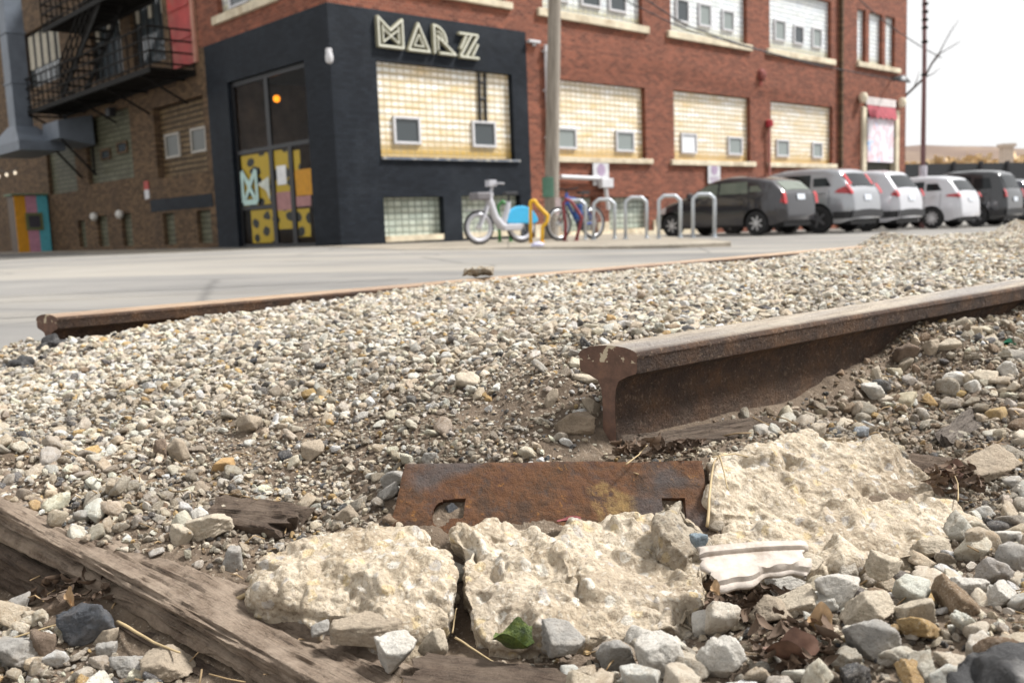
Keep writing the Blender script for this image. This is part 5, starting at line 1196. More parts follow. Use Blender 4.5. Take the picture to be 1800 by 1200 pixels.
def concrete_mat(name, k=1.0):
    t = NT(name); v = t.coord('Object')
    wv = t.mix(.012, v, t.n('TexNoise', Vector=v, Scale=60).outputs['Color'])
    vo = t.n('TexVoronoi', Vector=wv, Scale=75); vo2 = t.n('TexVoronoi', Vector=wv, Scale=190)
    cell = t.n('SeparateColor', Color=vo.outputs['Color']).outputs[0]; cell2 = t.n('SeparateColor', Color=vo2.outputs['Color']).outputs[0]
    n1 = t.noise(v, 14, 6, .7); n2 = t.noise(v, 240, 5, .75)
    col = t.ramp(n1, [(.30, c_((.25, .19, .125), k)), (.42, c_((.42, .345, .25), k)), (.54, c_((.54, .455, .345), k)), (.70, c_((.64, .565, .455), k))])
    col = t.mix(t.math('MULTIPLY', t.ramp(t.noise(v, 6.5, 5, .7, .3), [(.48, 0), (.64, 1)]), .6), col, c_((.34, .275, .205), k))
    agg = t.ramp(cell, [(0, c_((.62, .56, .46), k)), (.35, c_((.48, .40, .30), k)), (.55, c_((.58, .45, .25), k)), (.70, c_((.42, .40, .38), k)), (.85, c_((.72, .69, .62), k)), (1, c_((.36, .28, .20), k))], 'CONSTANT')
    col = t.mix(t.math('MULTIPLY', t.ramp(vo.outputs['Distance'], [(.36, 1), (.46, 0)]), t.ramp(cell, [(.42, 0), (.44, .65)])), col, agg)
    agg2 = t.ramp(cell2, [(0, c_((.66, .60, .50), k)), (.4, c_((.46, .38, .28), k)), (.7, c_((.60, .52, .40), k)), (.9, c_((.33, .28, .23), k))], 'CONSTANT')
    col = t.mix(t.math('MULTIPLY', t.ramp(vo2.outputs['Distance'], [(.34, 1), (.45, 0)]), .5), col, agg2)
    col = t.mix(t.math('MULTIPLY', t.ramp(n2, [(.34, 1), (.47, 0)]), .75), col, c_((.19, .14, .095), k))
    col = t.mix(t.math('MULTIPLY', t.ramp(n2, [(.58, 0), (.70, 1)]), .45), col, c_((.78, .73, .64), k))
    hgt = t.math('ADD', t.math('MULTIPLY', vo2.outputs['Distance'], -.8), t.math('ADD', n2, t.math('MULTIPLY', t.noise(v, 700, 3, .7), .4)))
    t.set(Base_Color=col, Roughness=.92, Specular_IOR_Level=.2, Normal=t.bump(hgt, .75, .0032))
    return t.mat
def facets(q, seed):
    """every cell of space its own tilted plane: broken faces meeting in sharp steps"""
    i = np.floor(q).astype(np.int64); d1 = np.full(len(q), 9.0); d2 = np.full(len(q), 9.0); out = np.zeros(len(q))
    for dx in (-1, 0, 1):
        for dy in (-1, 0, 1):
            for dz in (-1, 0, 1):
                c = i + (dx, dy, dz); h = _hash(c[:, 0], c[:, 1], c[:, 2], seed); g = _hash(c[:, 0], c[:, 1], c[:, 2], seed + 77)
                r = q - (c + np.stack([(h & 1023) / 1023., ((h >> 10) & 1023) / 1023., ((h >> 20) & 1023) / 1023.], 1))
                d = np.linalg.norm(r, axis=1); v = ((g & 1023) / 511.5 - 1) * r[:, 0] + (((g >> 10) & 1023) / 511.5 - 1) * r[:, 1] + (((g >> 20) & 1023) / 511.5 - 1) * r[:, 2] + .35 * ((h % 997) / 498.5 - 1)
                d2 = np.where(d < d1, d1, np.minimum(d2, d)); out = np.where(d < d1, v, out); d1 = np.minimum(d1, d)
    k = np.clip((d2 - d1) / .34, 0, 1)
    return out * k * k * (3 - 2 * k)
def chunk_disp(seed, big=.010, mid=.006, peb=.0034, fine=.0012):
    def f(P, N):
        w_ = np.stack([noise3(P * 45, seed + 1), noise3(P * 45, seed + 2), noise3(P * 45, seed + 3)], 1); q = P + .007 * w_
        d = big * .9 * fbm(P * 10, 2, seed) + mid * 3.1 * facets(q * 19, seed + 40) + mid * 1.3 * facets(q * 46, seed + 44) + mid * .30 * facets((P + .003 * w_) * 130, seed + 48)
        d1, d2, c = voronoi(q * 62, seed + 9); d += peb * np.where(c > .74, np.clip(.5 - d1, 0, .30), 0) * 2.4 - peb * np.where(c < .07, np.clip(.42 - d1, 0, .4), 0) * 4.0
        d1, d2, c2 = voronoi(P * 150, seed + 12); d -= peb * .9 * np.where(c2 < .05, np.clip(.45 - d1, 0, .5), 0) * 2.5
        d += fine * .8 * fbm(P * 170, 3, seed + 30, .6)
        return d
    return f
CHUNK = concrete_mat('broken_concrete', .88); CHUNKG = concrete_mat('grey_broken_concrete', .58)
def A3(lst): return [at(*q) for q in lst]
def low(pts, dz): return [Vector((p.x, p.y, p.z - dz)) for p in pts]
# left block
top1 = A3([(450, 985, .86), (520, 948, .90), (600, 925, .93), (690, 922, .945), (745, 935, .94), (790, 975, .89), (800, 1010, .85), (560, 1000, .83), (700, 985, .84), (640, 960, .87)])
mid1 = A3([(440, 1015, .845), (470, 1050, .815), (540, 1078, .80), (640, 1092, .785), (752, 1105, .78), (790, 1035, .81)])
o = blob_mesh('concrete_chunk', [top1 + mid1 + low(mid1, .03) + low(top1[:5], .06)], .0019, chunk_disp(1), CHUNK, relax=3)
tag(o, 'cream broken concrete lump resting on the weathered timber, leftmost lump', 'rubble', 'broken concrete lumps')
# middle block with a hollow on top
t2a = A3([(800, 915, .93), (860, 925, .93), (940, 930, .925), (815, 975, .87), (930, 950, .88), (985, 960, .86), (812, 1035, .82), (830, 1095, .785), (855, 1128, .76), (1000, 1130, .755), (1010, 1010, .82)])
t2b = A3([(985, 985, .86), (960, 940, .91), (1080, 905, .95), (1150, 900, .95), (1225, 935, .93), (1238, 985, .88), (1242, 1030, .815), (1080, 985, .86), (1190, 990, .855), (1238, 1080, .765), (1000, 1120, .755), (1120, 1118, .75), (1212, 1100, .76)])
t2c = A3([(1040, 915, .955), (1110, 897, .965), (1160, 905, .955), (1080, 960, .905), (1150, 960, .90), (1060, 960, .92)])
def hollow(f, c, r, dep):
    def g(P, N):
        d = f(P, N); q = np.linalg.norm((P - np.array(c)) / np.array(r), axis=1); return d - dep * np.clip(1 - q * q, 0, 1)
    return g
hc = at(1115, 985, .865)
o = blob_mesh('concrete_chunk', [t2a + low(t2a, .035), t2b + low(t2b, .035), t2c + low(t2c, .05)], .0019, hollow(chunk_disp(7, .012, .007), hc, (.045, .05, .03), .016), CHUNK, relax=3)
tag(o, 'broad cream concrete lump with a hollowed top, in front of the rusty plate', 'rubble', 'broken concrete lumps')
# right block: a higher back slab and a front ledge
t3a = A3([(1246, 800, 1.03), (1300, 782, 1.06), (1400, 757, 1.10), (1480, 755, 1.12), (1560, 785, 1.10), (1640, 835, 1.05), (1655, 880, 1.0), (1500, 905, .96), (1300, 905, .95), (1245, 870, .97), (1250, 900, .95)])
t3b = A3([(1235, 975, .89), (1262, 940, .93), (1300, 905, .96), (1420, 880, .985), (1560, 885, .985), (1640, 890, .985), (1700, 905, .98), (1735, 917, .94), (1640, 968, .875), (1540, 980, .86), (1440, 996, .845), (1340, 1000, .86), (1285, 970, .885)])
o = blob_mesh('concrete_chunk', [t3a + low(t3a, .06), t3b + low(t3b, .045)], .0021, chunk_disp(15, .012, .006, .0036), CHUNK, relax=3)
tag(o, 'largest cream concrete lump, a stepped slab right of the rusty plate', 'rubble', 'broken concrete lumps')
# small grey lump lying on the middle block's right end
t4 = A3([(1148, 897, .905), (1165, 880, .92), (1197, 882, .92), (1224, 912, .905), (1248, 945, .89), (1240, 972, .87), (1205, 978, .855), (1170, 945, .865), (1152, 920, .885)])
o = blob_mesh('concrete_chunk', [t4 + low(t4, .03)], .0016, chunk_disp(23, .005, .005, .003), CHUNKG, relax=2)
tag(o, 'small pitted grey concrete lump wedged between the plate and the right block', 'rubble', 'broken concrete lumps')
# grey-white lump on the far rail
x5, y5 = xy_of(.995, 1.5); p5 = Vector((x5, y5, .2435)); r5 = np.random.default_rng(12)
t5 = [p5 + Vector((r5.uniform(-.055, .055), r5.uniform(-.03, .03), r5.uniform(.0, .036))) for _ in range(26)]
o = blob_mesh('rubble_lump', [t5], .003, chunk_disp(31, .006, .006, .004), CHUNKG, relax=2)
tag(o, 'grey stone lump lying on the farther rail', 'rubble')

# --- rusty steel plate leaning in front of the sawn rail end
def plate_mat():
    t = NT('flaking_rust'); v = t.coord('Object')
    a = t.noise(v, 16, 6, .72, .4); b = t.noise(v, 70, 6, .75); c = t.noise(v, 300, 4, .75)
    col = t.ramp(a, [(.30, (.030, .021, .017)), (.42, (.066, .036, .021)), (.52, (.115, .052, .023)), (.62, (.070, .033, .020)), (.80, (.165, .085, .032))])
    col = t.mix(t.ramp(b, [(.36, .75), (.47, 0)]), col, (.055, .040, .034))
    col = t.mix(t.ramp(b, [(.60, 0), (.69, .7)]), col, (.28, .125, .026))
    p1 = t.ramp(t.n('TexVoronoi', Vector=t.mix(.05, v, t.n('TexNoise', Vector=v, Scale=30).outputs['Color']), Scale=9).outputs['Distance'], [(.18, 1), (.24, 0)])
    col = t.mix(t.math('MULTIPLY', t.math('MULTIPLY', p1, t.ramp(b, [(.40, 0), (.58, 1)])), .75), col, (.25, .165, .065))
    col = t.mix(t.ramp(t.noise(v, 11, 3, .5), [(.56, 0), (.64, .75)]), col, (.070, .062, .060))
    col = t.mix(t.ramp(c, [(.30, .5), (.42, 0)]), col, (.03, .02, .016))
    t.set(Base_Color=col, Roughness=.85, Specular_IOR_Level=.3, Normal=t.bump(t.math('ADD', b, t.math('MULTIPLY', c, .6)), .85, .004)); return t.mat
TLp, TRp = at(712, 813, 1.0), at(1234, 808, 1.005)
ex = (TRp - TLp).normalized(); pl_len = (TRp - TLp).length
tilt = math.radians(47); back = Vector((0, 0, 1)).cross(ex).normalized()          # horizontal, away from the camera
ey = (-back * math.cos(tilt) + Vector((0, 0, -1)) * math.sin(tilt)); ey = (ey - ex * ey.dot(ex)).normalized(); en = ey.cross(ex).normalized()
if en.z < 0: en = -en
PW, TH = .115, .013
def hole_of(x, y): return (.0475 < x < .0715 and .043 < y < .066) or ((x - .0490) ** 2 / .0095 ** 2 + (y - .0600) ** 2 / .0150 ** 2 < 1) or (pl_len - .0475 < x < pl_len - .0245 and .045 < y < .068)
gx = sorted({*np.linspace(0, pl_len, 130), *np.linspace(.0385, .050, 16), .0475, .0715, pl_len - .0475, pl_len - .0245}); gy = sorted({*np.linspace(0, PW, 50), *np.linspace(.0445, .0755, 32), .043, .066, .045, .068})
V, F_, key = [], [], {}
def pv(i, j, side):
    k = (i, j, side)
    if k not in key:
        x, y = gx[i], gy[j]; edge = min(x, pl_len - x, y, PW - y); q = np.array([[x, y, side * .5]])
        d = .0022 * float(fbm(q * 24, 4, 3)[0]) + .0011 * float(fbm(q * 90, 3, 5)[0]) - .0016 * max(0, 1 - edge / .004)
        sx, sy = .0016 * float(noise3(q * 45, 8)[0]), .0016 * float(noise3(q * 45, 9)[0]) + .002 * float(noise3(q * 14, 11)[0])
        skew = -.018 * y / PW
        p = TLp + ex * (x + sx + skew * (1 - x / pl_len)) + ey * (y + sy) + en * ((d if side else -TH))
        key[k] = len(V); V.append(p)
    return key[k]
inside = {(i, j): not hole_of((gx[i] + gx[i + 1]) / 2, (gy[j] + gy[j + 1]) / 2) for i in range(len(gx) - 1) for j in range(len(gy) - 1)}
for (i, j), ok in inside.items():
    if not ok: continue
    F_.append((pv(i, j, 1), pv(i + 1, j, 1), pv(i + 1, j + 1, 1), pv(i, j + 1, 1))); F_.append((pv(i, j + 1, 0), pv(i + 1, j + 1, 0), pv(i + 1, j, 0), pv(i, j, 0)))
    for di, dj, a, b in ((-1, 0, (i, j + 1), (i, j)), (1, 0, (i + 1, j), (i + 1, j + 1)), (0, -1, (i, j), (i + 1, j)), (0, 1, (i + 1, j + 1), (i, j + 1))):
        if not inside.get((i + di, j + dj), False): F_.append((pv(*a, 1), pv(*a, 0), pv(*b, 0), pv(*b, 1)))
m = MB(); m.add(V, F_); o = m.build('steel_plate', plate_mat(), smooth=50)
tag(o, 'flaking rust brown steel plate with square holes lying before the sawn rail end', 'plate')

# --- weathered timbers
def wood_mat(name, c1, c2, dark, dusty=None, ds=.35):
    t = NT(name); tc = t.n('TexCoord').outputs['Object']
    v = t.n('Mapping', Vector=tc, Scale=(7, 90, 90)).outputs[0]; v2 = t.n('Mapping', Vector=tc, Scale=(22, 260, 260)).outputs[0]
    a = t.noise(v, 1, 6, .7, .6); b = t.noise(v2, 1, 5, .75, .3)
    col = t.ramp(a, [(.30, c1), (.66, c2)])
    col = t.mix(t.ramp(b, [(.36, .8), (.48, 0)]), col, dark)
    col = t.mix(t.math('MULTIPLY', t.ramp(t.noise(tc, 230, 5, .8), [(.34, 1), (.46, 0)]), .6), col, dark)
    if dusty: col = t.mix(t.math('MULTIPLY', t.ramp(t.noise(tc, 22, 6, .75), [(.40, 0), (.60, 1)]), ds * 2), col, dusty)
    t.set(Base_Color=col, Roughness=.9, Specular_IOR_Level=.2, Normal=t.bump(t.math('ADD', t.math('ADD', a, t.math('MULTIPLY', b, .8)), t.math('MULTIPLY', t.noise(tc, 330, 5, .8), .6)), 1.0, .006)); return t.mat
TIE = wood_mat('old_sleeper_wood', (.13, .09, .064), (.28, .215, .16), (.035, .025, .019), (.38, .30, .23), .45)
GREYW = wood_mat('grey_driftwood', (.10, .082, .068), (.23, .195, .165), (.03, .024, .02))
SLIV = wood_mat('brown_grey_sliver', (.075, .055, .042), (.19, .145, .11), (.022, .016, .013))
DARKW = wood_mat('dark_rotten_wood', (.06, .042, .032), (.15, .108, .08), (.022, .016, .012), (.24, .185, .14), .22)
def timber(label, a, b, wd, th, mt, seed, up=Vector((0, 0, 1)), cracks=.004, taper=0.0, steps=(150, 70), name='timber', cat='timber', torn=.02, layers=0.0):
    """a split beam from a to b (middle of the top face), rough along the grain, torn at both ends"""
    a, b = Vector(a), Vector(b); d = (b - a); Ln = d.length; d.normalize(); sx = d.cross(up).normalized(); uz = sx.cross(d).normalized()
    nu, nv = steps; r = .16
    per = []                                                     # closed section outline, unit square with slightly rounded arrises
    for k in range(nv):
        q = k / nv * 4; s, f = int(q), q - int(q); c = [(-1, -1), (1, -1), (1, 1), (-1, 1)]; p0, p1 = c[s], c[(s + 1) % 4]
        x, y = p0[0] + (p1[0] - p0[0]) * f, p0[1] + (p1[1] - p0[1]) * f; g = (abs(x) ** 14 + abs(y) ** 14) ** (-1 / 14); per.append((x * g, y * g))
    U = np.linspace(0, 1, nu); V = np.zeros((nu, nv, 3)); PX = np.array(per)
    for i, u in enumerate(U):
        tp = 1 - taper * u; V[i, :, 0] = u * Ln; V[i, :, 1] = PX[:, 0] * wd / 2 * tp; V[i, :, 2] = PX[:, 1] * th / 2 * tp - th / 2
    P = V.reshape(-1, 3); nrm = np.c_[np.zeros(len(P)), np.tile(PX[:, 0], nu), np.tile(PX[:, 1], nu)]; nrm /= np.linalg.norm(nrm, axis=1)[:, None]
    s3 = np.array([3.0, 55, 55]); e = (U * Ln)[:, None].repeat(nv, 1).ravel()
    dsp = .0045 * fbm(P * np.array([5, 16, 16]), 3, seed) - cracks * np.clip(np.abs(fbm(P * s3 * 1.4, 3, seed + 4)) * -3 + .55, 0, 1) + .0016 * fbm(P * s3 * 3, 3, seed + 6)
    dsp += .007 * fbm(P * np.array([7, 0, 0]) + nrm * 3, 3, seed + 60) * (abs(torn) > .015) * (wd > .1) + .0022 * fbm(P * np.array([40, 120, 120]), 3, seed + 61, .6)
    if layers: dsp -= layers * np.clip(np.sin(P[:, 2] / th * 9 + 2.5 * noise3(P * np.array([4, 0, 0]), seed + 9)) * 2.2 - 1.1, 0, 1)
    P = P + nrm * dsp[:, None]
    er = torn * (fbm(P * np.array([0, 60, 60]) + 5, 3, seed + 8) + .3); k0 = np.clip(1 - e / .05, 0, 1); k1 = np.clip(1 - (Ln - e) / .05, 0, 1); P[:, 0] += er * k0 - er * k1
    m = MB(); m.v = [tuple(p) for p in P]
    m.f = [(i * nv + j, (i + 1) * nv + j, (i + 1) * nv + (j + 1) % nv, i * nv + (j + 1) % nv) for i in range(nu - 1) for j in range(nv)]
    for base, fl in ((0, 1), ((nu - 1) * nv, 0)):
        c = tuple(np.mean(P[base:base + nv], 0)); m.v.append(c); ci = len(m.v) - 1
        m.f += [(base + j, base + (j + 1) % nv, ci) for j in range(nv)]
    m.m = [0] * len(m.f); o = m.build(name, mt, smooth=60)
    o.matrix_world = Matrix(((d.x, sx.x, uz.x, a.x), (d.y, sx.y, uz.y, a.y), (d.z, sx.z, uz.z, a.z), (0, 0, 0, 1)))
    return tag(o, label, cat)
def keep_rect(a, b, wd):
    a, b = Vector(a), Vector(b); d = (b - a); d.z = 0; d.normalize(); n = Vector((-d.y, d.x, 0)) * wd / 2
    KEEP.append([(p.x, p.y) for p in (a + n, a - n, b - n, b + n)])
# main sleeper: front top arris from (0, 900) to (540, 1190) in the photo
ea, eb = at(0, 899, .975), at(560, 1200, .715); dT = (eb - ea).normalized(); nT = Vector((0, 0, 1)).cross(dT); nT.normalize()
ea -= dT * .22; eb += dT * .16; off = nT * .058
timber('long weathered sleeper crossing the lower left corner', ea + off - Vector((0, 0, .003)), eb + off - Vector((0, 0, .003)), .116, .034, TIE, 3, up=(Vector((0, 0, 1)) + nT * .10).normalized(), cracks=.006, steps=(330, 130), layers=.006)
TIM = (np.array(ea[:]), np.array(dT[:]), np.array(nT[:]), (eb - ea).length)

# its lower torn layer, a second board under the first
timber('thin dark split board under the long sleeper at lower left', ea + nT * .042 + Vector((0, 0, -.036)) + dT * .2, eb + nT * .030 + Vector((0, 0, -.036)), .105, .035, DARKW, 9, cracks=.005, steps=(220, 60), name='board', cat='board')
timber('dark brown buried wood stub between the gravel and the left concrete lump', at(352, 886, 1.012), at(535, 908, .962), .06, .04, DARKW, 14, up=Vector((.05, -.15, 1)).normalized(), cracks=.007, torn=.045, steps=(110, 60), name='wood_stub', cat='wood')
timber('long grey wood sliver lying against the web of the near rail', at(1100, 781, 1.05), at(1382, 736, 1.18), .036, .022, SLIV, 21, up=Vector((.25, -.5, 1)).normalized(), taper=.15, cracks=.005, torn=.035, steps=(130, 50), name='wood_sliver', cat='wood')
timber('short grey weathered wood block on the dirt right of the largest concrete lump', at(1672, 778, 1.135), at(1742, 728, 1.26), .046, .034, GREYW, 27, up=Vector((.2, -.6, 1)).normalized(), cracks=.008, torn=.03, steps=(90, 60), name='wood_block', cat='wood')
timber('dark brown plank at the bottom edge below the middle concrete lump', at(715, 1166, .715), at(1010, 1205, .68), .055, .02, DARKW, 33, cracks=.004, steps=(120, 50), name='plank', cat='board')
timber('small brown bark slab right of the largest concrete lump', at(1590, 805, 1.08), at(1690, 823, 1.075), .028, .009, DARKW, 41, up=Vector((0, -.6, 1)).normalized(), cracks=.003, torn=.02, steps=(70, 36), name='bark', cat='bark')
for q in (top1 + mid1, t2a + t2b, t3a, t3b):
    b = bmesh.new(); vs = [b.verts.new((p.x, p.y, 0)) for p in q]; xs2 = [(p.x, p.y) for p in q]; b.free()
    P = sorted(set(xs2)); H1, H2 = [], []
    cr = lambda o_, a_, b_: (a_[0] - o_[0]) * (b_[1] - o_[1]) - (a_[1] - o_[1]) * (b_[0] - o_[0])
    for p in P:
        while len(H1) > 1 and cr(H1[-2], H1[-1], p) <= 0: H1.pop()
        H1.append(p)
    for p in P[::-1]:
        while len(H2) > 1 and cr(H2[-2], H2[-1], p) <= 0: H2.pop()
        H2.append(p)
    KEEP.append(H1[:-1] + H2[:-1])
b0 = TLp; KEEP.append([(p.x, p.y) for p in (TLp, TRp, TRp + ey * PW, TLp + ey * PW)])
KEEP.append([(p.x, p.y) for p in A3([(770, 1110, .76), (840, 1110, .76), (830, 1000, .86), (780, 1000, .86)])])
KEEP.append([(p.x, p.y) for p in A3([(1222, 1040, .745), (1400, 1040, .80), (1400, 975, .89), (1222, 975, .89)])])
KEEP.append([xy_of(-.02, -.010), xy_of(13, -.010), xy_of(13, .028), xy_of(-.02, .028)])
KEEP.append([xy_of(-.21, 1.455), xy_of(2.5, 1.455), xy_of(2.5, 1.545), xy_of(-.21, 1.545)])

# ================================================================ SINGLE STONES ONE CAN POINT TO
def hit(px, py):
    """where the photo pixel meets the bed"""
    ds = np.linspace(.5, 6, 1400); P = np.array([ray(px, py) / ray(px, py)[1]]) * ds[:, None]; z = P[:, 2] + CAM_H
    k = np.argmax(z < tz(P[:, 0], P[:, 1])); return at(px, py, ds[k])
ROCKM = {}
def rock_mat(c, dust=.3):
    if (c, dust) not in ROCKM:
        t = NT('stone_surface'); v = t.coord('Object'); a = t.noise(v, 40, 6, .7); b = t.noise(v, 380, 5, .8); vo = t.n('TexVoronoi', Vector=v, Scale=120).outputs['Distance']
        col = t.ramp(a, [(.3, c_(c, .62)), (.5, c), (.72, c_(c, 1.30))]); col = t.mix(t.math('MULTIPLY', t.ramp(b, [(.34, 1), (.46, 0)]), .65), col, c_(c, .35)); col = t.mix(t.math('MULTIPLY', t.ramp(b, [(.58, 0), (.70, 1)]), .35), col, c_(c, 1.6))
        col = t.mix(t.math('MULTIPLY', t.ramp(t.noise(v, 25, 4, .7), [(.45, 0), (.62, 1)]), dust), col, (.33, .26, .19))
        t.set(Base_Color=col, Roughness=.88, Specular_IOR_Level=.25, Normal=t.bump(t.math('ADD', t.math('ADD', a, t.math('MULTIPLY', b, .5)), t.math('MULTIPLY', vo, .25)), 1.0, .006)); ROCKM[(c, dust)] = t.mat
    return ROCKM[(c, dust)]
def rock(label, px, py, wpx, hpx, c, seed, rz=0.0, tilt=(0, 0), depth=.75, lift=0.0, dust=.3, k=13, zfix=None, D=None, group=None, rough=.10, lo=.52):
    """a stone wpx by hpx photo pixels large whose foot stands at (px, py)"""
    p = at(px, py, D) if D else hit(px, py); s = p.y / FPX; W_, H_ = wpx * s, hpx * s
    d, F0 = ICO[5 if wpx > 60 else 4]; r_ = np.random.default_rng(seed)
    v = d * facet(d, r_, int(r_.integers(6, 10)), k * 2, lo)[:, None]; v = v * (1 + rough * fbm(v * 2.0, 4, seed) - .09 * np.abs(fbm(v * 3, 3, seed + 9)) + .05 * fbm(v * 7, 4, seed + 3, .6) + .02 * fbm(v * 24, 2, seed + 5))[:, None]
    a, b = tilt; ca, sa, cb, sb, cz_, sz_ = math.cos(a), math.sin(a), math.cos(b), math.sin(b), math.cos(rz), math.sin(rz)
    v = v @ np.array([[cz_, -sz_, 0], [sz_, cz_, 0], [0, 0, 1]]).T
    v = v / (v.max(0) - v.min(0)) * np.array([W_, W_ * depth, H_ * 1.15])
    v = v @ (np.array([[1, 0, 0], [0, ca, -sa], [0, sa, ca]]) @ np.array([[cb, 0, sb], [0, 1, 0], [-sb, 0, cb]])).T
    v[:, 2] -= v[:, 2].min() + H_ * .12
    o = mesh_np('stone', v, F0, rock_mat(c, dust)); o.location = (p.x, p.y + W_ * depth * .3, p.z + lift)
    KEEP.append([(o.location.x + W_ * .40 * math.cos(q), o.location.y + W_ * depth * .40 * math.sin(q)) for q in np.linspace(0, 2 * np.pi, 9)[:-1]])
    return tag(o, label, 'stone', group)
WHS, CRM, TAN, GRY, SLA, BRN, ORA = (.62, .585, .525), (.55, .475, .37), (.40, .33, .25), (.37, .35, .32), (.090, .095, .105), (.21, .155, .115), (.50, .32, .15)
rock('large dark slate stone leaning against the sleeper at the lower left', 150, 1130, 118, 66, SLA, 1, .3, (.3, -.35), .6, dust=.15, k=18)
rock('flat grey brown stone in front of the left concrete lump', 645, 1134, 140, 42, TAN, 2, .1, (.1, .06), .5, k=20, D=.765)
rock('white angular stone on the sleeper below the left concrete lump', 690, 1184, 82, 66, WHS, 3, .6, (.2, .1), .8, k=18, D=.735)
rock('tan wedge shaped stone below the gap between the left and middle lumps', 764, 1166, 54, 60, CRM, 4, .9, (.3, .5), .7, k=18, D=.745)
rock('small dark grey stone left of the flat stone in front of the left lump', 562, 1118, 38, 22, GRY, 5, .2, (0, 0), .8, D=.775)
rock('rounded pale grey stone in front of the middle concrete lump, left of the white one', 1000, 1150, 82, 50, GRY, 6, .2, (.1, 0), .9, k=11, D=.722)
rock('smooth white stone in front of the middle concrete lump, upright oval', 1118, 1148, 44, 46, WHS, 7, .4, (0, .2), .9, k=9)
rock('grey stone in two tones at the foot of the middle lump near the bottom edge', 1080, 1182, 76, 58, GRY, 8, .8, (.2, .1), .8)
rock('broad white stone near the bottom edge right of centre', 1165, 1192, 95, 66, WHS, 9, .3, (.1, -.1), .8, k=12)
rock('round white pebble in the rubble right of the middle lump', 1237, 1122, 55, 40, WHS, 10, .5, (0, 0), .9, k=9)
rock('white speckled stone right of the white plastic shard', 1394, 1053, 70, 46, WHS, 11, .2, (.1, 0), .9, k=14)
rock('cream stone behind the white speckled stone beside the plastic shard', 1415, 1016, 80, 38, CRM, 12, .1, (.2, 0), .7, k=16, D=.80)
rock('long wedge shaped cream grey stone in the middle of the right rubble', 1478, 1072, 84, 60, WHS, 13, .5, (.25, -.5), .6, k=18)
rock('flat dark sided stone lying left of the long wedge shaped stone', 1410, 1082, 88, 38, CRM, 14, .1, (.4, -.3), .6, k=18)
rock('pale broad stone behind the block shaped stone in the right rubble', 1538, 1100, 100, 52, CRM, 15, .2, (.1, 0), .8, k=14)
rock('block shaped cream stone with a dark shaded front in the right rubble', 1622, 1103, 72, 56, CRM, 16, .1, (.1, .05), .9, k=22)
rock('largest grey round stone near the bottom of the right rubble', 1537, 1162, 96, 72, GRY, 17, .4, (.1, 0), .9, k=12)
rock('pale flat topped stone at the right of the rubble', 1704, 1056, 74, 38, WHS, 18, .3, (.1, .1), .8, k=18)
rock('white stone near the right edge above the dark asphalt lump', 1768, 1068, 64, 40, WHS, 19, .5, (.15, .1), .8, k=16)
rock('blurred white stone at the very bottom between the dry leaf and the middle lump', 1276, 1196, 90, 60, WHS, 20, .2, (.1, -.3), .8, k=16)
rock('grey cream stone left of the dry brown leaves', 1365, 1100, 88, 44, TAN, 21, .4, (.1, .1), .8, k=14)
rock('pale blocky stone at the lower left corner with a shaded front', 32, 1180, 84, 60, GRY, 22, .2, (.2, .1), .8, k=20)
rock('brown angular stone right of the pale blocky stone at the lower left', 78, 1166, 52, 56, BRN, 23, .5, (.2, .2), .8, k=18)
rock('flat brown stone tilted below the sleeper at the left', 88, 1082, 68, 30, BRN, 24, .2, (.1, -.35), .7, k=18)
rock('rounded grey stone half way down the left edge below the sleeper', 30, 1085, 46, 40, GRY, 25, .6, (0, 0), .9, k=12)
rock('small pyramid shaped tan stone under the sleeper right of the slate stone', 190, 1140, 46, 40, TAN, 26, .9, (.1, .2), .8, k=22)
rock('grey blocky stone below the straw under the sleeper', 186, 1160, 40, 30, GRY, 27, .2, (0, 0), .8, k=22)
rock('brown grey boulder at the bottom edge left of the sleeper foot', 290, 1196, 100, 46, TAN, 28, .3, (.1, 0), .8, k=16)
rock('pale boulder at the bottom edge under the pyramid shaped stone', 225, 1192, 80, 34, GRY, 29, .7, (.1, 0), .8, k=14)
rock('long cream stone bridging a dark hollow on the gravel above the sleeper', 368, 946, 82, 36, CRM, 30, .1, (.1, -.2), .6, k=16)
rock('wedge stone at the left end of the long cream stone above the sleeper', 318, 962, 44, 36, CRM, 31, .7, (.1, .3), .8, k=20)
rock('white stone half sunk in the gravel behind the long cream stone', 350, 918, 36, 26, WHS, 32, .4, (.1, 0), .9, k=12)
rock('grey white stone between the dark wood stub and the left concrete lump', 405, 1008, 40, 44, GRY, 33, .2, (.1, 0), .9, k=14)
rock('large smooth cream pebble on the gravel bank left of the rail end', 824, 684, 46, 28, CRM, 34, .1, (.1, 0), .8, k=8)
rock('upright tan stone standing in the dirt bank just left of the rail end', 970, 714, 24, 32, TAN, 35, .2, (0, .1), .7, k=16)
rock('flat cream flake on the dirt bank beside the rail head', 1033, 678, 48, 16, CRM, 36, .2, (.1, .15), .6, k=18)
rock('brown lump of caked dirt under the rail end', 1010, 764, 76, 36, (.24, .185, .13), 37, .2, (.1, .1), .8, k=10, rough=.14)
rock('pale lump stuck in the dirt beside the rail web', 1040, 728, 34, 30, TAN, 38, .4, (.1, 0), .8, k=16)
rock('orange streaked stone low on the left gravel slope', 390, 832, 44, 22, ORA, 39, .2, (.1, 0), .8, k=14)
rock('large tan stone in the middle of the left gravel slope', 437, 764, 50, 32, TAN, 40, .3, (.1, -.2), .8, k=18)
rock('upright grey brown stone on the left gravel slope beside the large tan stone', 310, 812, 34, 40, TAN, 41, .2, (0, -.3), .7, k=16)
rock('rounded brown stone left of the upright stone on the gravel slope', 280, 806, 28, 34, BRN, 42, .2, (0, 0), .8, k=12)
rock('round yellow brown stone above the dark wood stub', 545, 812, 42, 34, TAN, 43, .4, (0, 0), .9, k=9)
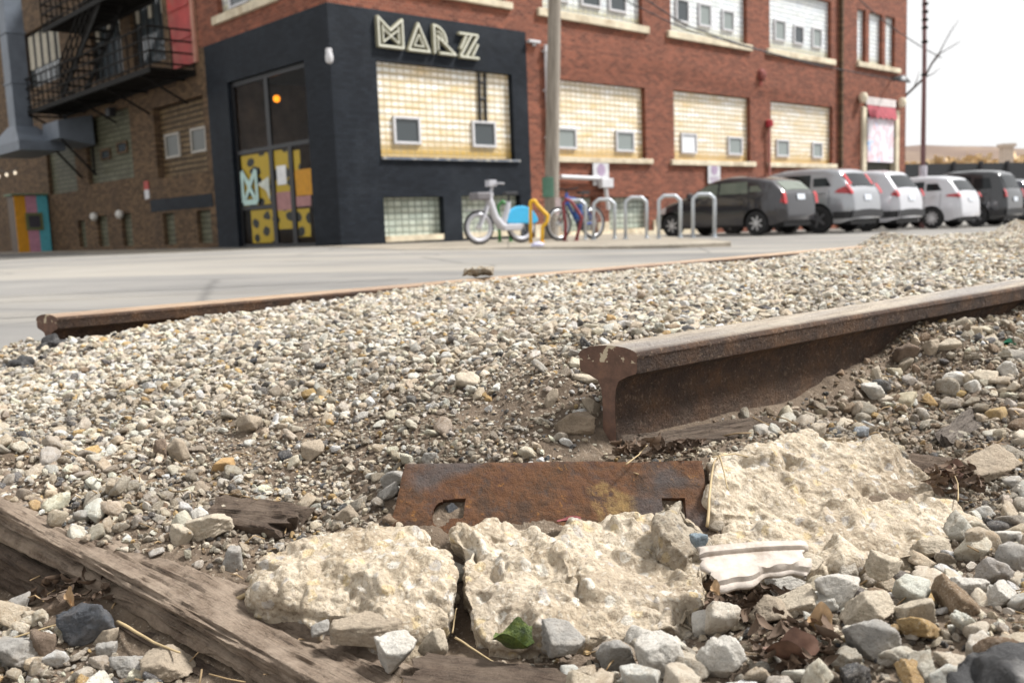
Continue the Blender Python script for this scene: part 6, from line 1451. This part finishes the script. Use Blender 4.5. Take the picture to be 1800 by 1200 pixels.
rock('bluish grey stone at the upper left corner of the rusty plate', 752, 816, 30, 22, GRY, 44, .3, (0, 0), .8, k=14)
rock('grey stone against the left end of the rusty plate', 684, 882, 44, 28, GRY, 45, .5, (.1, -.2), .7, k=18)
rock('large pale grey stone left of the rusty plate above the left lump', 690, 862, 50, 32, GRY, 46, .2, (.1, -.3), .7, k=16)
rock('sloping tan shard behind the left concrete lump', 612, 925, 42, 34, TAN, 47, .2, (.1, -.6), .5, k=20, D=.97)
rock('dark stone seen through the square hole of the rusty plate', 797, 913, 34, 30, SLA, 48, .3, (0, 0), .5, D=.968)
rock('blue grey pebble wedged beside the small pitted lump', 1230, 966, 32, 28, (.25, .30, .33), 49, .2, (0, 0), .8, D=.835, k=9, dust=.1)
rock('squared white stone on the dirt slope right of the near rail', 1540, 704, 44, 28, WHS, 50, .2, (.1, 0), .8, k=24)
rock('blocky tan stone high on the dirt beneath the far part of the near rail', 1672, 619, 42, 24, CRM, 51, .1, (.1, 0), .8, k=24)
rock('second blocky tan stone left of the first beneath the near rail', 1636, 622, 30, 24, TAN, 52, .3, (.1, 0), .8, k=22)
rock('brown angular stone in the shade below the near rail head', 1592, 642, 38, 36, BRN, 53, .2, (.1, .4), .8, k=20)
rock('thin cream stone on edge below the near rail', 1543, 678, 20, 34, CRM, 54, .2, (.1, -.4), .6, k=18)
rock('wedge shaped pale stone in the middle of the right dirt slope', 1678, 676, 44, 20, WHS, 55, .2, (.1, .2), .8, k=20)
rock('broad cream stone at the right of the dirt slope', 1738, 676, 54, 22, CRM, 56, .1, (.1, .1), .8, k=16)
rock('pale stone under the broad cream stone on the right slope', 1715, 688, 30, 20, WHS, 57, .3, (.1, 0), .8, k=20)
rock('grey stone behind the top of the largest concrete lump', 1515, 772, 30, 20, (.30, .32, .34), 58, .2, (0, 0), .8, k=10)
rock('small yellow cream stone behind the largest concrete lump', 1488, 752, 30, 16, CRM, 59, .3, (0, 0), .8, k=12)
rock('white boulder at the right end of the dirt slope by the frame edge', 1772, 662, 38, 26, WHS, 60, .3, (0, .1), .8, k=14)
rock('large pale slab half sunk in the dirt near the right edge', 1745, 846, 110, 40, TAN, 61, .2, (.2, -.15), .7, k=14, dust=.6)
rock('blurred grey white stone at the right edge behind the flat topped stone', 1782, 1004, 60, 44, GRY, 62, .4, (0, 0), .8, k=12)
rock('flat pale stone right of the front ledge of the largest lump', 1778, 958, 54, 26, WHS, 63, .2, (.1, 0), .8, k=14)
rock('cream stone in front of the ledge of the largest lump', 1648, 985, 64, 36, CRM, 64, .3, (.1, 0), .8, k=14)
rock('second cream stone in front of the ledge, left of the first', 1560, 1016, 64, 40, CRM, 65, .2, (.2, .4), .6, k=18, D=.805)
# blurred asphalt lump closest to the lens
t6 = A3([(1665, 1182, .60), (1700, 1145, .60), (1770, 1118, .60), (1850, 1115, .60), (1860, 1205, .555), (1680, 1220, .555), (1740, 1215, .55)])
ASPH = plain('old_asphalt', (.030, .029, .029), .85, var=.5, scale=60, bump=.8, bscale=200, bdist=.004, dirt=(.20, .19, .18))
o = blob_mesh('asphalt_lump', [t6 + low(t6, .05)], .003, chunk_disp(41, .006, .006, .004), ASPH, relax=3); tag(o, 'blurred black asphalt lump at the lower right corner', 'rubble')
for px, py, w_, h_, lb in ((100, 612, 54, 20, 'black asphalt crumb beside the end of the farther rail'), (30, 648, 46, 18, 'black asphalt crumb at the left edge of the gravel')):
    p = hit(px, py); s = p.y / FPX; r_ = np.random.default_rng(px); pts = [p + Vector((r_.uniform(-.5, .5) * w_ * s, r_.uniform(-.4, .4) * w_ * s, r_.uniform(-.2, .8) * h_ * s)) for _ in range(24)]
    tag(blob_mesh('asphalt_crumb', [pts], .003, chunk_disp(50 + px, .006, .006, .003), ASPH, relax=2), lb, 'rubble')

# ---------------------------------------------------------------- small finds
def leaf(name, label, cat, pts, mt, curl=.004, thick=.0006, n=13, blunt=0.0):
    """a thin curled sheet through four corner points"""
    a, b, c, d = [Vector(p) for p in pts]; top_, bot = [], []
    for i in range(n):
        u = i / (n - 1); wv = max(blunt, math.sin(math.pi * (.12 + .8 * u)) ** .8); row = []
        for j in range(n):
            v = .5 + (j / (n - 1) - .5) * wv; p = (a * (1 - u) + b * u) * (1 - v) + (d * (1 - u) + c * u) * v
            cr = curl * .5 * (np.array([noise3([[u * 4 + pts[0][0] * 99, v * 4, q_]], 5)[0] for q_ in (0.3, 7.7, 13.1)])); row.append(p + Vector(cr) + Vector((0, 0, curl * (2 * abs(v - .5)) ** 1.5 * 2 + curl * .9 * math.sin(u * 5 + v * 4))))
        top_.append(row); bot.append([p - Vector((0, 0, thick)) for p in row])
    m = MB(); m.grid(top_); m.grid([r[::-1] for r in bot]); return tag(m.build(name, mt, smooth=True, fix=False), label, cat)
GREENL = NT('mossy_green_leaf'); v = GREENL.coord('Object'); GREENL.set(Base_Color=GREENL.ramp(GREENL.noise(v, 110, 4, .7), [(.3, (.018, .032, .006)), (.5, (.055, .085, .010)), (.72, (.14, .17, .022))]), Roughness=.6, Normal=GREENL.bump(GREENL.noise(v, 300, 4, .7), .8, .003))
leaf('green_leaf', 'curled mossy green leaf in front of the middle concrete lump', 'leaf', [at(858, 1150, .715), at(938, 1140, .715), at(935, 1112, .735), at(875, 1112, .735)], GREENL.mat, .0055, blunt=.55)
RED_ = plain('red_scrap', (.19, .045, .045), .7, var=.4, scale=150)
leaf('red_scrap', 'tiny red scrap lying between the rusty plate and the middle lump', 'litter', [at(978, 921, .935), at(1022, 914, .935), at(1020, 908, .945), at(980, 913, .945)], RED_, .001)
BRL = plain('dry_brown_leaf', (.125, .065, .042), .7, var=.4, scale=70); TNL = plain('dry_tan_leaf', (.33, .215, .115), .7, var=.35, scale=70)
p = hit(1390, 1178); leaf('dry_leaf', 'curled red brown dry leaf among the stones at the bottom right', 'leaf', [p + Vector((-.022, -.009, .010)), p + Vector((.020, -.007, .012)), p + Vector((.022, .010, .014)), p + Vector((-.016, .013, .012))], BRL, .006)
p = hit(1440, 1130); leaf('dry_leaf', 'tan curled dry leaf standing among the stones above the red brown one', 'leaf', [p + Vector((-.011, -.003, .006)), p + Vector((.010, -.004, .004)), p + Vector((.012, .007, .018)), p + Vector((-.007, .007, .020))], TNL, .005)
leaf('dry_leaf', 'dark red brown dry leaf behind the right end of the largest lump', 'leaf', [at(1650, 852, 1.03), at(1690, 850, 1.03), at(1698, 826, 1.05), at(1655, 828, 1.05)], BRL, .006)
leaf('dry_leaf', 'small round orange tan leaf at the tip of the white plastic shard', 'leaf', [at(1250, 1050, .742), at(1267, 1050, .742), at(1265, 1026, .748), at(1249, 1026, .748)], TNL, .002)
leaf('dry_leaf', 'upright tan leaf tucked under the lower edge of the sleeper', 'leaf', [at(112, 1066, .855), at(132, 1072, .855), at(130, 1042, .86), at(114, 1040, .86)], TNL, .003)
GLS = NT('green_glass'); GLS.set(Base_Color=(.01, .12, .06), Roughness=.1); p = hit(1776, 610)
leaf('glass_shard', 'small green glass shard on the gravel near the right edge', 'litter', [p + Vector((-.012, -.004, .004)), p + Vector((.010, -.005, .003)), p + Vector((.008, .008, .010)), p + Vector((-.010, .006, .008))], GLS.mat, .002, .003)
# white ribbed plastic shard, a bent channel
SHRD = plain('dirty_white_plastic', (.42, .365, .315), .7, var=.3, scale=70, dirt=(.235, .18, .13), bump=.25, bscale=500, bdist=.002)
sa, sb_, sc_ = at(1224, 972, .80), at(1405, 966, .815), at(1262, 1036, .755)
eu, ev = (sb_ - sa), (sc_ - sa); nn = eu.cross(ev).normalized(); nn = nn if nn.z > 0 else -nn
prof = [(0, .003), (.06, .0035), (.12, .0035), (.15, .001)] + [(.16 + .05 * i, .0006 * (i % 2) - .001) for i in range(10)] + [(.67, .000), (.70, .003), (.76, .004), (.82, .003), (.85, -.001), (1, -.003)]
rows = []
for i in range(40):
    u = i / 39; tear = .16 * math.sin(7 * u) + .07 * math.sin(19 * u + 1)
    rows.append([sa + eu * (u * (1 - .12 * pv_) + .05 * math.sin(11 * pv_) * (i in (0, 39))) + ev * (pv_ * (1 - .25 * u + .5 * tear * (pv_ > .8))) + nn * (h + .004 * math.sin(u * 2)) for pv_, h in prof])
m = MB(); m.grid(rows); o = m.build('plastic_shard', SHRD, smooth=40, fix=False); so = o.modifiers.new('s', 'SOLIDIFY'); so.thickness = .0036; so.offset = -1
tag(o, 'white ribbed plastic shard between the middle and right concrete lumps', 'litter')
# straws and twigs
STRAW = plain('dry_straw', (.38, .285, .155), .7, var=.25, scale=30); TWIG = plain('grey_twig', (.20, .145, .10), .8, var=.3, scale=30)
def straw(label, pts, r, mt=None, name='straw'):
    P = [Vector(p) for p in pts]; Q = []; r = r * .75
    for i, (a, b) in enumerate(zip(P, P[1:])):
        for k in range(6): Q.append(a.lerp(b, k / 6) + Vector((r * .5 * math.sin(i * 2.2 + k * .5), 0, r * .5 * math.sin(i + k * .35))))
    Q.append(P[-1]); m = MB(); m.tube(Q, [r * (1 - .5 * i / len(Q)) for i in range(len(Q))], 6)
    return tag(m.build(name, mt or STRAW, smooth=True), label, 'straw' if name == 'straw' else 'twig')
straw('long dry straw hanging down the left edge of the largest concrete lump', A3([(1243, 925, .925), (1246, 870, .955), (1256, 815, 1.005), (1262, 802, 1.015)]), .0022)
straw('dry straw lying across the top left of the largest concrete lump', A3([(1252, 803, 1.012), (1290, 798, 1.03), (1330, 806, 1.03), (1366, 820, 1.02)]), .0012)
straw('short dry straw bent down on the left face of the largest concrete lump', A3([(1264, 800, 1.012), (1272, 830, .985), (1281, 862, .965)]), .0016)
straw('thin straw over the rusty plate under the wood sliver', A3([(1100, 816, .985), (1122, 800, 1.0), (1138, 782, 1.02)]), .0012)
straw('broken pale straw under the sleeper at the lower left, right of the slate stone', A3([(206, 1092, .835), (240, 1113, .815), (280, 1133, .795), (316, 1146, .775)]), .0022)
straw('dry straw lying left of the dark slate stone at the lower left', A3([(20, 1122, .84), (62, 1110, .845), (106, 1096, .85)]), .0018)
straw('straw at the bottom below the green leaf', A3([(800, 1120, .76), (826, 1138, .75), (870, 1164, .735)]), .0014)
straw('upright straw in the black gap between the left and middle lumps', A3([(795, 1112, .79), (798, 1090, .80), (803, 1068, .805)]), .0009)
straw('short round beige stick poking out from under the left concrete lump', A3([(416, 1054, .845), (446, 1038, .85)]), .0042, name='stick')
straw('upright dry stem beside the dark leaf at the right of the largest lump', A3([(1684, 880, .965), (1683, 850, .985), (1674, 822, 1.0)]), .0012)
straw('twig tangle strand on the debris under the rail web', A3([(1060, 800, 1.03), (1110, 796, 1.03), (1160, 800, 1.02), (1215, 803, 1.02)]), .0014, TWIG, 'twig')

# ================================================================ LOOSE GRAVEL AND DIRT CRUMBS
BARE = at(925, 735, 1.13)          # the slipped dirt face left of the rail end
def place_layer(name, sp, region, smin, smax, skew, wts, mt, seed, tilt=.35, sink=.22, box=(-4, 9, .4, 11), label=None, dens=None, grow=0.0):
    r_ = np.random.default_rng(seed); X, Y = jitter_grid(*box, sp, r_); k = in_view(X, Y); X, Y = X[k], Y[k]
    u, v = uv_of(X, Y); k = region(X, Y, u, v) & free(X, Y, grow); X, Y, u, v = X[k], Y[k], u[k], v[k]
    bare = .9 * np.exp(-(((X - BARE.x) * .8) ** 2 + (Y - BARE.y) ** 2) / .0085 * (1 + 1.2 * fbm(np.c_[X, Y, 0 * X] * 14, 3, 91))); k = r_.uniform(size=len(X)) > bare * (smax > .012); X, Y, u, v = X[k], Y[k], u[k], v[k]
    if dens is not None: k = r_.uniform(size=len(X)) < dens(X, Y, u, v); X, Y = X[k], Y[k]
    Z = tz(X, Y); tt = (X - TIM[0][0]) * TIM[1][0] + (Y - TIM[0][1]) * TIM[1][1]; ww = (X - TIM[0][0]) * TIM[2][0] + (Y - TIM[0][1]) * TIM[2][1]
    on = (ww > -.04) & (ww < .118) & (tt > 0) & (tt < TIM[3])
    thr = .016 + .085 * np.clip((tt - .34) / .22, 0, 1); keep = ~on | ((ww > 0) & (r_.uniform(size=len(X)) < np.clip((ww - thr) / .03, 0, 1)))
    Z = np.where(on & (ww > 0), np.maximum(Z, TIM[0][2] + TIM[1][2] * tt - .10 * ww), Z); X, Y, Z = X[keep], Y[keep], Z[keep]; ok = Z > street_z(X) - .004; X, Y, Z = X[ok], Y[ok], Z[ok]
    s = smin + (smax - smin) * r_.beta(1.2, skew, len(X)) ** 1.25
    tn = tints(len(X), wts, r_) * np.clip(1 + .45 * fbm(np.c_[X, Y, 0 * X] * 4.5, 3, 44), .7, 1.2)[:, None]
    return stones(name, X, Y, Z, s, np.clip(tn, .02, .82), mt, r_, tilt, sink, label)
W_CLEAN = (29, 27, 17, 10, 5, 4, 2, 3, 6, 2); W_DUST = (12, 20, 26, 19, 10, 3, 4, 3, 6, 2); W_FINE = (5, 14, 26, 22, 16, 6, 7, 4, 4, 5)
bed = lambda X, Y, u, v: (v > .02) & (v < 1.50) & (u > .0) & (u < 2.2)
clean = lambda X, Y, u, v: np.clip(.15 + 1.1 * (Y - 1.22) / .4 + .5 * fbm(np.c_[X, Y, 0 * X] * 4, 3, 71), .05, 1) 
patchy = lambda s, lo: (lambda X, Y, u, v: np.clip(lo + 1.6 * fbm(np.c_[X, Y, 0 * X] * 5, 3, s) + .25, .05, 1))
nearb = lambda X, Y, u, v: (Y < 2.6) & ~((v < .02) & (u > -.02)) & (u < 2.4) & (v < 1.75)
onbed = lambda X, Y, u, v: nearb(X, Y, u, v) & (Y > 1.0) & (v > -.0)
# washed ballast between the rails, and down the slope at the track's end
place_layer('ballast_gravel', .0078, lambda X, Y, u, v: onbed(X, Y, u, v), .0045, .024, 2.4, W_CLEAN, GRAV, 1, box=(-1.9, 2.4, 1.0, 2.6), label='washed cream and grey gravel between the two rails', dens=clean)
place_layer('ballast_gravel', .0108, lambda X, Y, u, v: (Y >= 2.6) & (v > .03) & (v < 1.78) & ((v < 1.48) | (u > 2.45)) & (Y < 6), .006, .024, 2.4, W_CLEAN, GRAV, 2, box=(-.5, 5, 2.6, 6), label='gravel farther along between the rails')
place_layer('ballast_gravel', .026, lambda X, Y, u, v: (Y >= 6) & (v > .03) & (v < 1.9), .024, .05, 2.0, W_CLEAN, GRAV, 3, box=(1, 9.5, 6, 11), label='distant gravel heap at the right between rails and street')
place_layer('ballast_gravel', .0066, lambda X, Y, u, v: onbed(X, Y, u, v) & (Y < 2.2), .003, .0075, 2.0, (16, 22, 22, 15, 9, 5, 4, 4, 5, 3), GRAV, 17, box=(-1.6, 1.9, 1.0, 2.2), label='pale grit between the stones of the ballast', dens=lambda X, Y, u, v: np.clip((Y - 1.0) / .3, .3, 1))
place_layer('slope_gravel', .0135, lambda X, Y, u, v: nearb(X, Y, u, v) & (v > .0) & (Y < 1.9), .006, .030, 3.0, W_DUST, RUBB, 4, box=(-1.6, .6, .75, 1.9), label='dusty mixed gravel on the slope at the end of the track', dens=lambda X, Y, u, v: np.clip(1.25 - (Y - 1.05) / .5, .12, 1) * patchy(3, .42)(X, Y, u, v), tilt=.45)
place_layer('slope_gravel', .0075, lambda X, Y, u, v: nearb(X, Y, u, v) & (v > -.0) & (Y < 1.6), .0035, .010, 2.0, W_FINE, RUBB, 5, box=(-1.3, .6, .75, 1.6), label='fine dusty grit on the slope at the end of the track', tilt=.5, dens=patchy(8, .6))
# dirt bank and rubble right of the near rail
rs = lambda X, Y, u, v: (v < -.04) & (u > .15)
place_layer('side_rubble', .027, lambda X, Y, u, v: rs(X, Y, u, v) & (Y < 3), .014, .044, 2.4, (14, 22, 24, 16, 8, 3, 4, 2, 6, 1), RUBB, 6, box=(.1, 2.6, .6, 3), label='dusty stones on the dirt right of the near rail', dens=lambda X, Y, u, v: np.clip((-v - .03) / .14, .45, 1) * patchy(9, .8)(X, Y, u, v), tilt=.4, sink=.30)
place_layer('side_rubble', .0095, lambda X, Y, u, v: rs(X, Y, u, v) & (Y < 2.2), .004, .014, 2.2, W_FINE, RUBB, 7, box=(.1, 1.8, .6, 2.2), label='grit on the dirt right of the near rail', dens=lambda X, Y, u, v: np.clip((-v - .02) / .10, .35, 1) * patchy(12, .75)(X, Y, u, v), tilt=.5)
place_layer('side_rubble', .03, lambda X, Y, u, v: (v < -.08) & (v > -2.5) & (Y >= 2.2) & (Y < 6), .018, .05, 2.2, W_DUST, RUBB, 8, box=(1, 6, 2.2, 6), label='stones along the outer side of the near rail')
# coarse rubble nearest the lens
fore = lambda X, Y, u, v: (Y < .99) & ((v < 0.0) | (u < -.1)) 
place_layer('front_rubble', .022, lambda X, Y, u, v: fore(X, Y, u, v) & (X > -.13), .010, .046, 2.2, (40, 30, 15, 8, 4, 3, 3, 2, 4, 1), RUBB, 10, box=(-.14, .75, .45, .99), label='coarse cream rubble at the lower right', tilt=.45, sink=.18, dens=patchy(5, .9))
place_layer('front_rubble', .02, lambda X, Y, u, v: (Y < 1.15) & (X < -.12) & (u < -.42), .008, .036, 2.4, W_DUST, RUBB, 11, box=(-.95, -.05, .55, 1.15), label='coarse grey rubble at the lower left below the sleeper', tilt=.5, sink=.2, dens=patchy(6, .85))
place_layer('front_rubble', .0085, lambda X, Y, u, v: (Y < 1.1) & ((v < -.02) | (u < -.1)), .0035, .012, 2.0, W_FINE, RUBB, 12, box=(-.9, .8, .45, 1.1), label='crumbs of dirt and grit between the front rubble', tilt=.6)
place_layer('side_rubble', .0062, lambda X, Y, u, v: (v < -.012) & (v > -.34) & (u > .02) & (u < 1.3) & (Y < 2.2), .003, .0095, 2.2, (1, 4, 12, 20, 22, 5, 16, 3, 2, 5), RUBB, 14, box=(.1, 1.6, .9, 2.2), label='brown clods and grit on the dirt against the rail web', tilt=.6, dens=patchy(21, .55))
place_layer('side_rubble', .016, lambda X, Y, u, v: (v < -.014) & (v > -.24) & (u > .12) & (u < 1.6) & (Y < 2.6), .007, .024, 2.4, (3, 6, 12, 18, 20, 3, 18, 2, 2, 2), RUBB, 15, box=(.1, 1.8, 1.0, 2.6), label='dusty clods on the dirt bank under the rail head', tilt=.6, dens=patchy(31, .62))
# crumbled dead leaves caught between the stones
m = MB(); r_ = np.random.default_rng(8)
for (x0, x1, y0, y1, D0_, D1_, n_) in ((1235, 1400, 1035, 1105, .74, .80, 110), (1630, 1730, 838, 885, .98, 1.05, 70), (1080, 1230, 796, 808, 1.01, 1.03, 60), (1330, 1470, 1120, 1195, .68, .73, 60), (60, 200, 1030, 1080, .84, .92, 40)):
    for i in range(n_):
        px, py = r_.uniform(x0, x1), r_.uniform(y0, y1); p = hit(px, py) if y0 > 1000 else at(px, py, r_.uniform(D0_, D1_)); p.z = max(p.z, float(tz([p.x], [p.y])[0])) + r_.uniform(.002, .016)
        R_ = Matrix.Rotation(r_.uniform(0, 6.3), 3, 'Z') @ Matrix.Rotation(r_.normal(0, .7), 3, 'X') @ Matrix.Rotation(r_.normal(0, .5), 3, 'Y'); a, b = r_.uniform(.004, .011), r_.uniform(.002, .005)
        G = [[p + R_ @ Vector((a * x, b * y * (1.1 - abs(x) ** 2), .35 * a * x * x + .5 * b * y * y + r_.normal(0, .0006))) for y in (-1, -.4, .3, 1)] for x in (-1, -.5, 0, .5, 1)]
        m.grid(G)
stuff(m.build('leaf_litter', plain('crumbled_leaf', (.105, .068, .044), .85, var=.6, scale=22), smooth=True, fix=False), 'crumbled brown leaf litter between the stones and against the rail', 'litter')
# dry grass bits and leaf litter lying in the dirt
m = MB(); r_ = np.random.default_rng(3)
for i in range(420):
    q = r_.uniform(); X = r_.uniform(-.6, .75); Y = r_.uniform(.62, 1.5); u, v = [float(a) for a in uv_of(X, Y)]
    if not ((v < -.03 and u > -.3) or (u < -.3 and v < .5)): continue
    if not free(np.array([X]), np.array([Y]))[0]: continue
    z = float(tz([X], [Y])[0]) + .006; a = r_.uniform(0, 6.28); L_ = r_.uniform(.008, .035); dx, dy = math.cos(a) * L_, math.sin(a) * L_
    m.tube([(X, Y, z), (X + dx * .5, Y + dy * .5, z + r_.uniform(.0, .006)), (X + dx, Y + dy, z + r_.uniform(-.003, .01))], r_.uniform(.0004, .0011), 4)
stuff(m.build('dry_litter', plain('litter_straw', (.32, .22, .115), .8, var=.5, scale=12), smooth=True), 'bits of dry grass scattered over the dirt and rubble', 'litter')
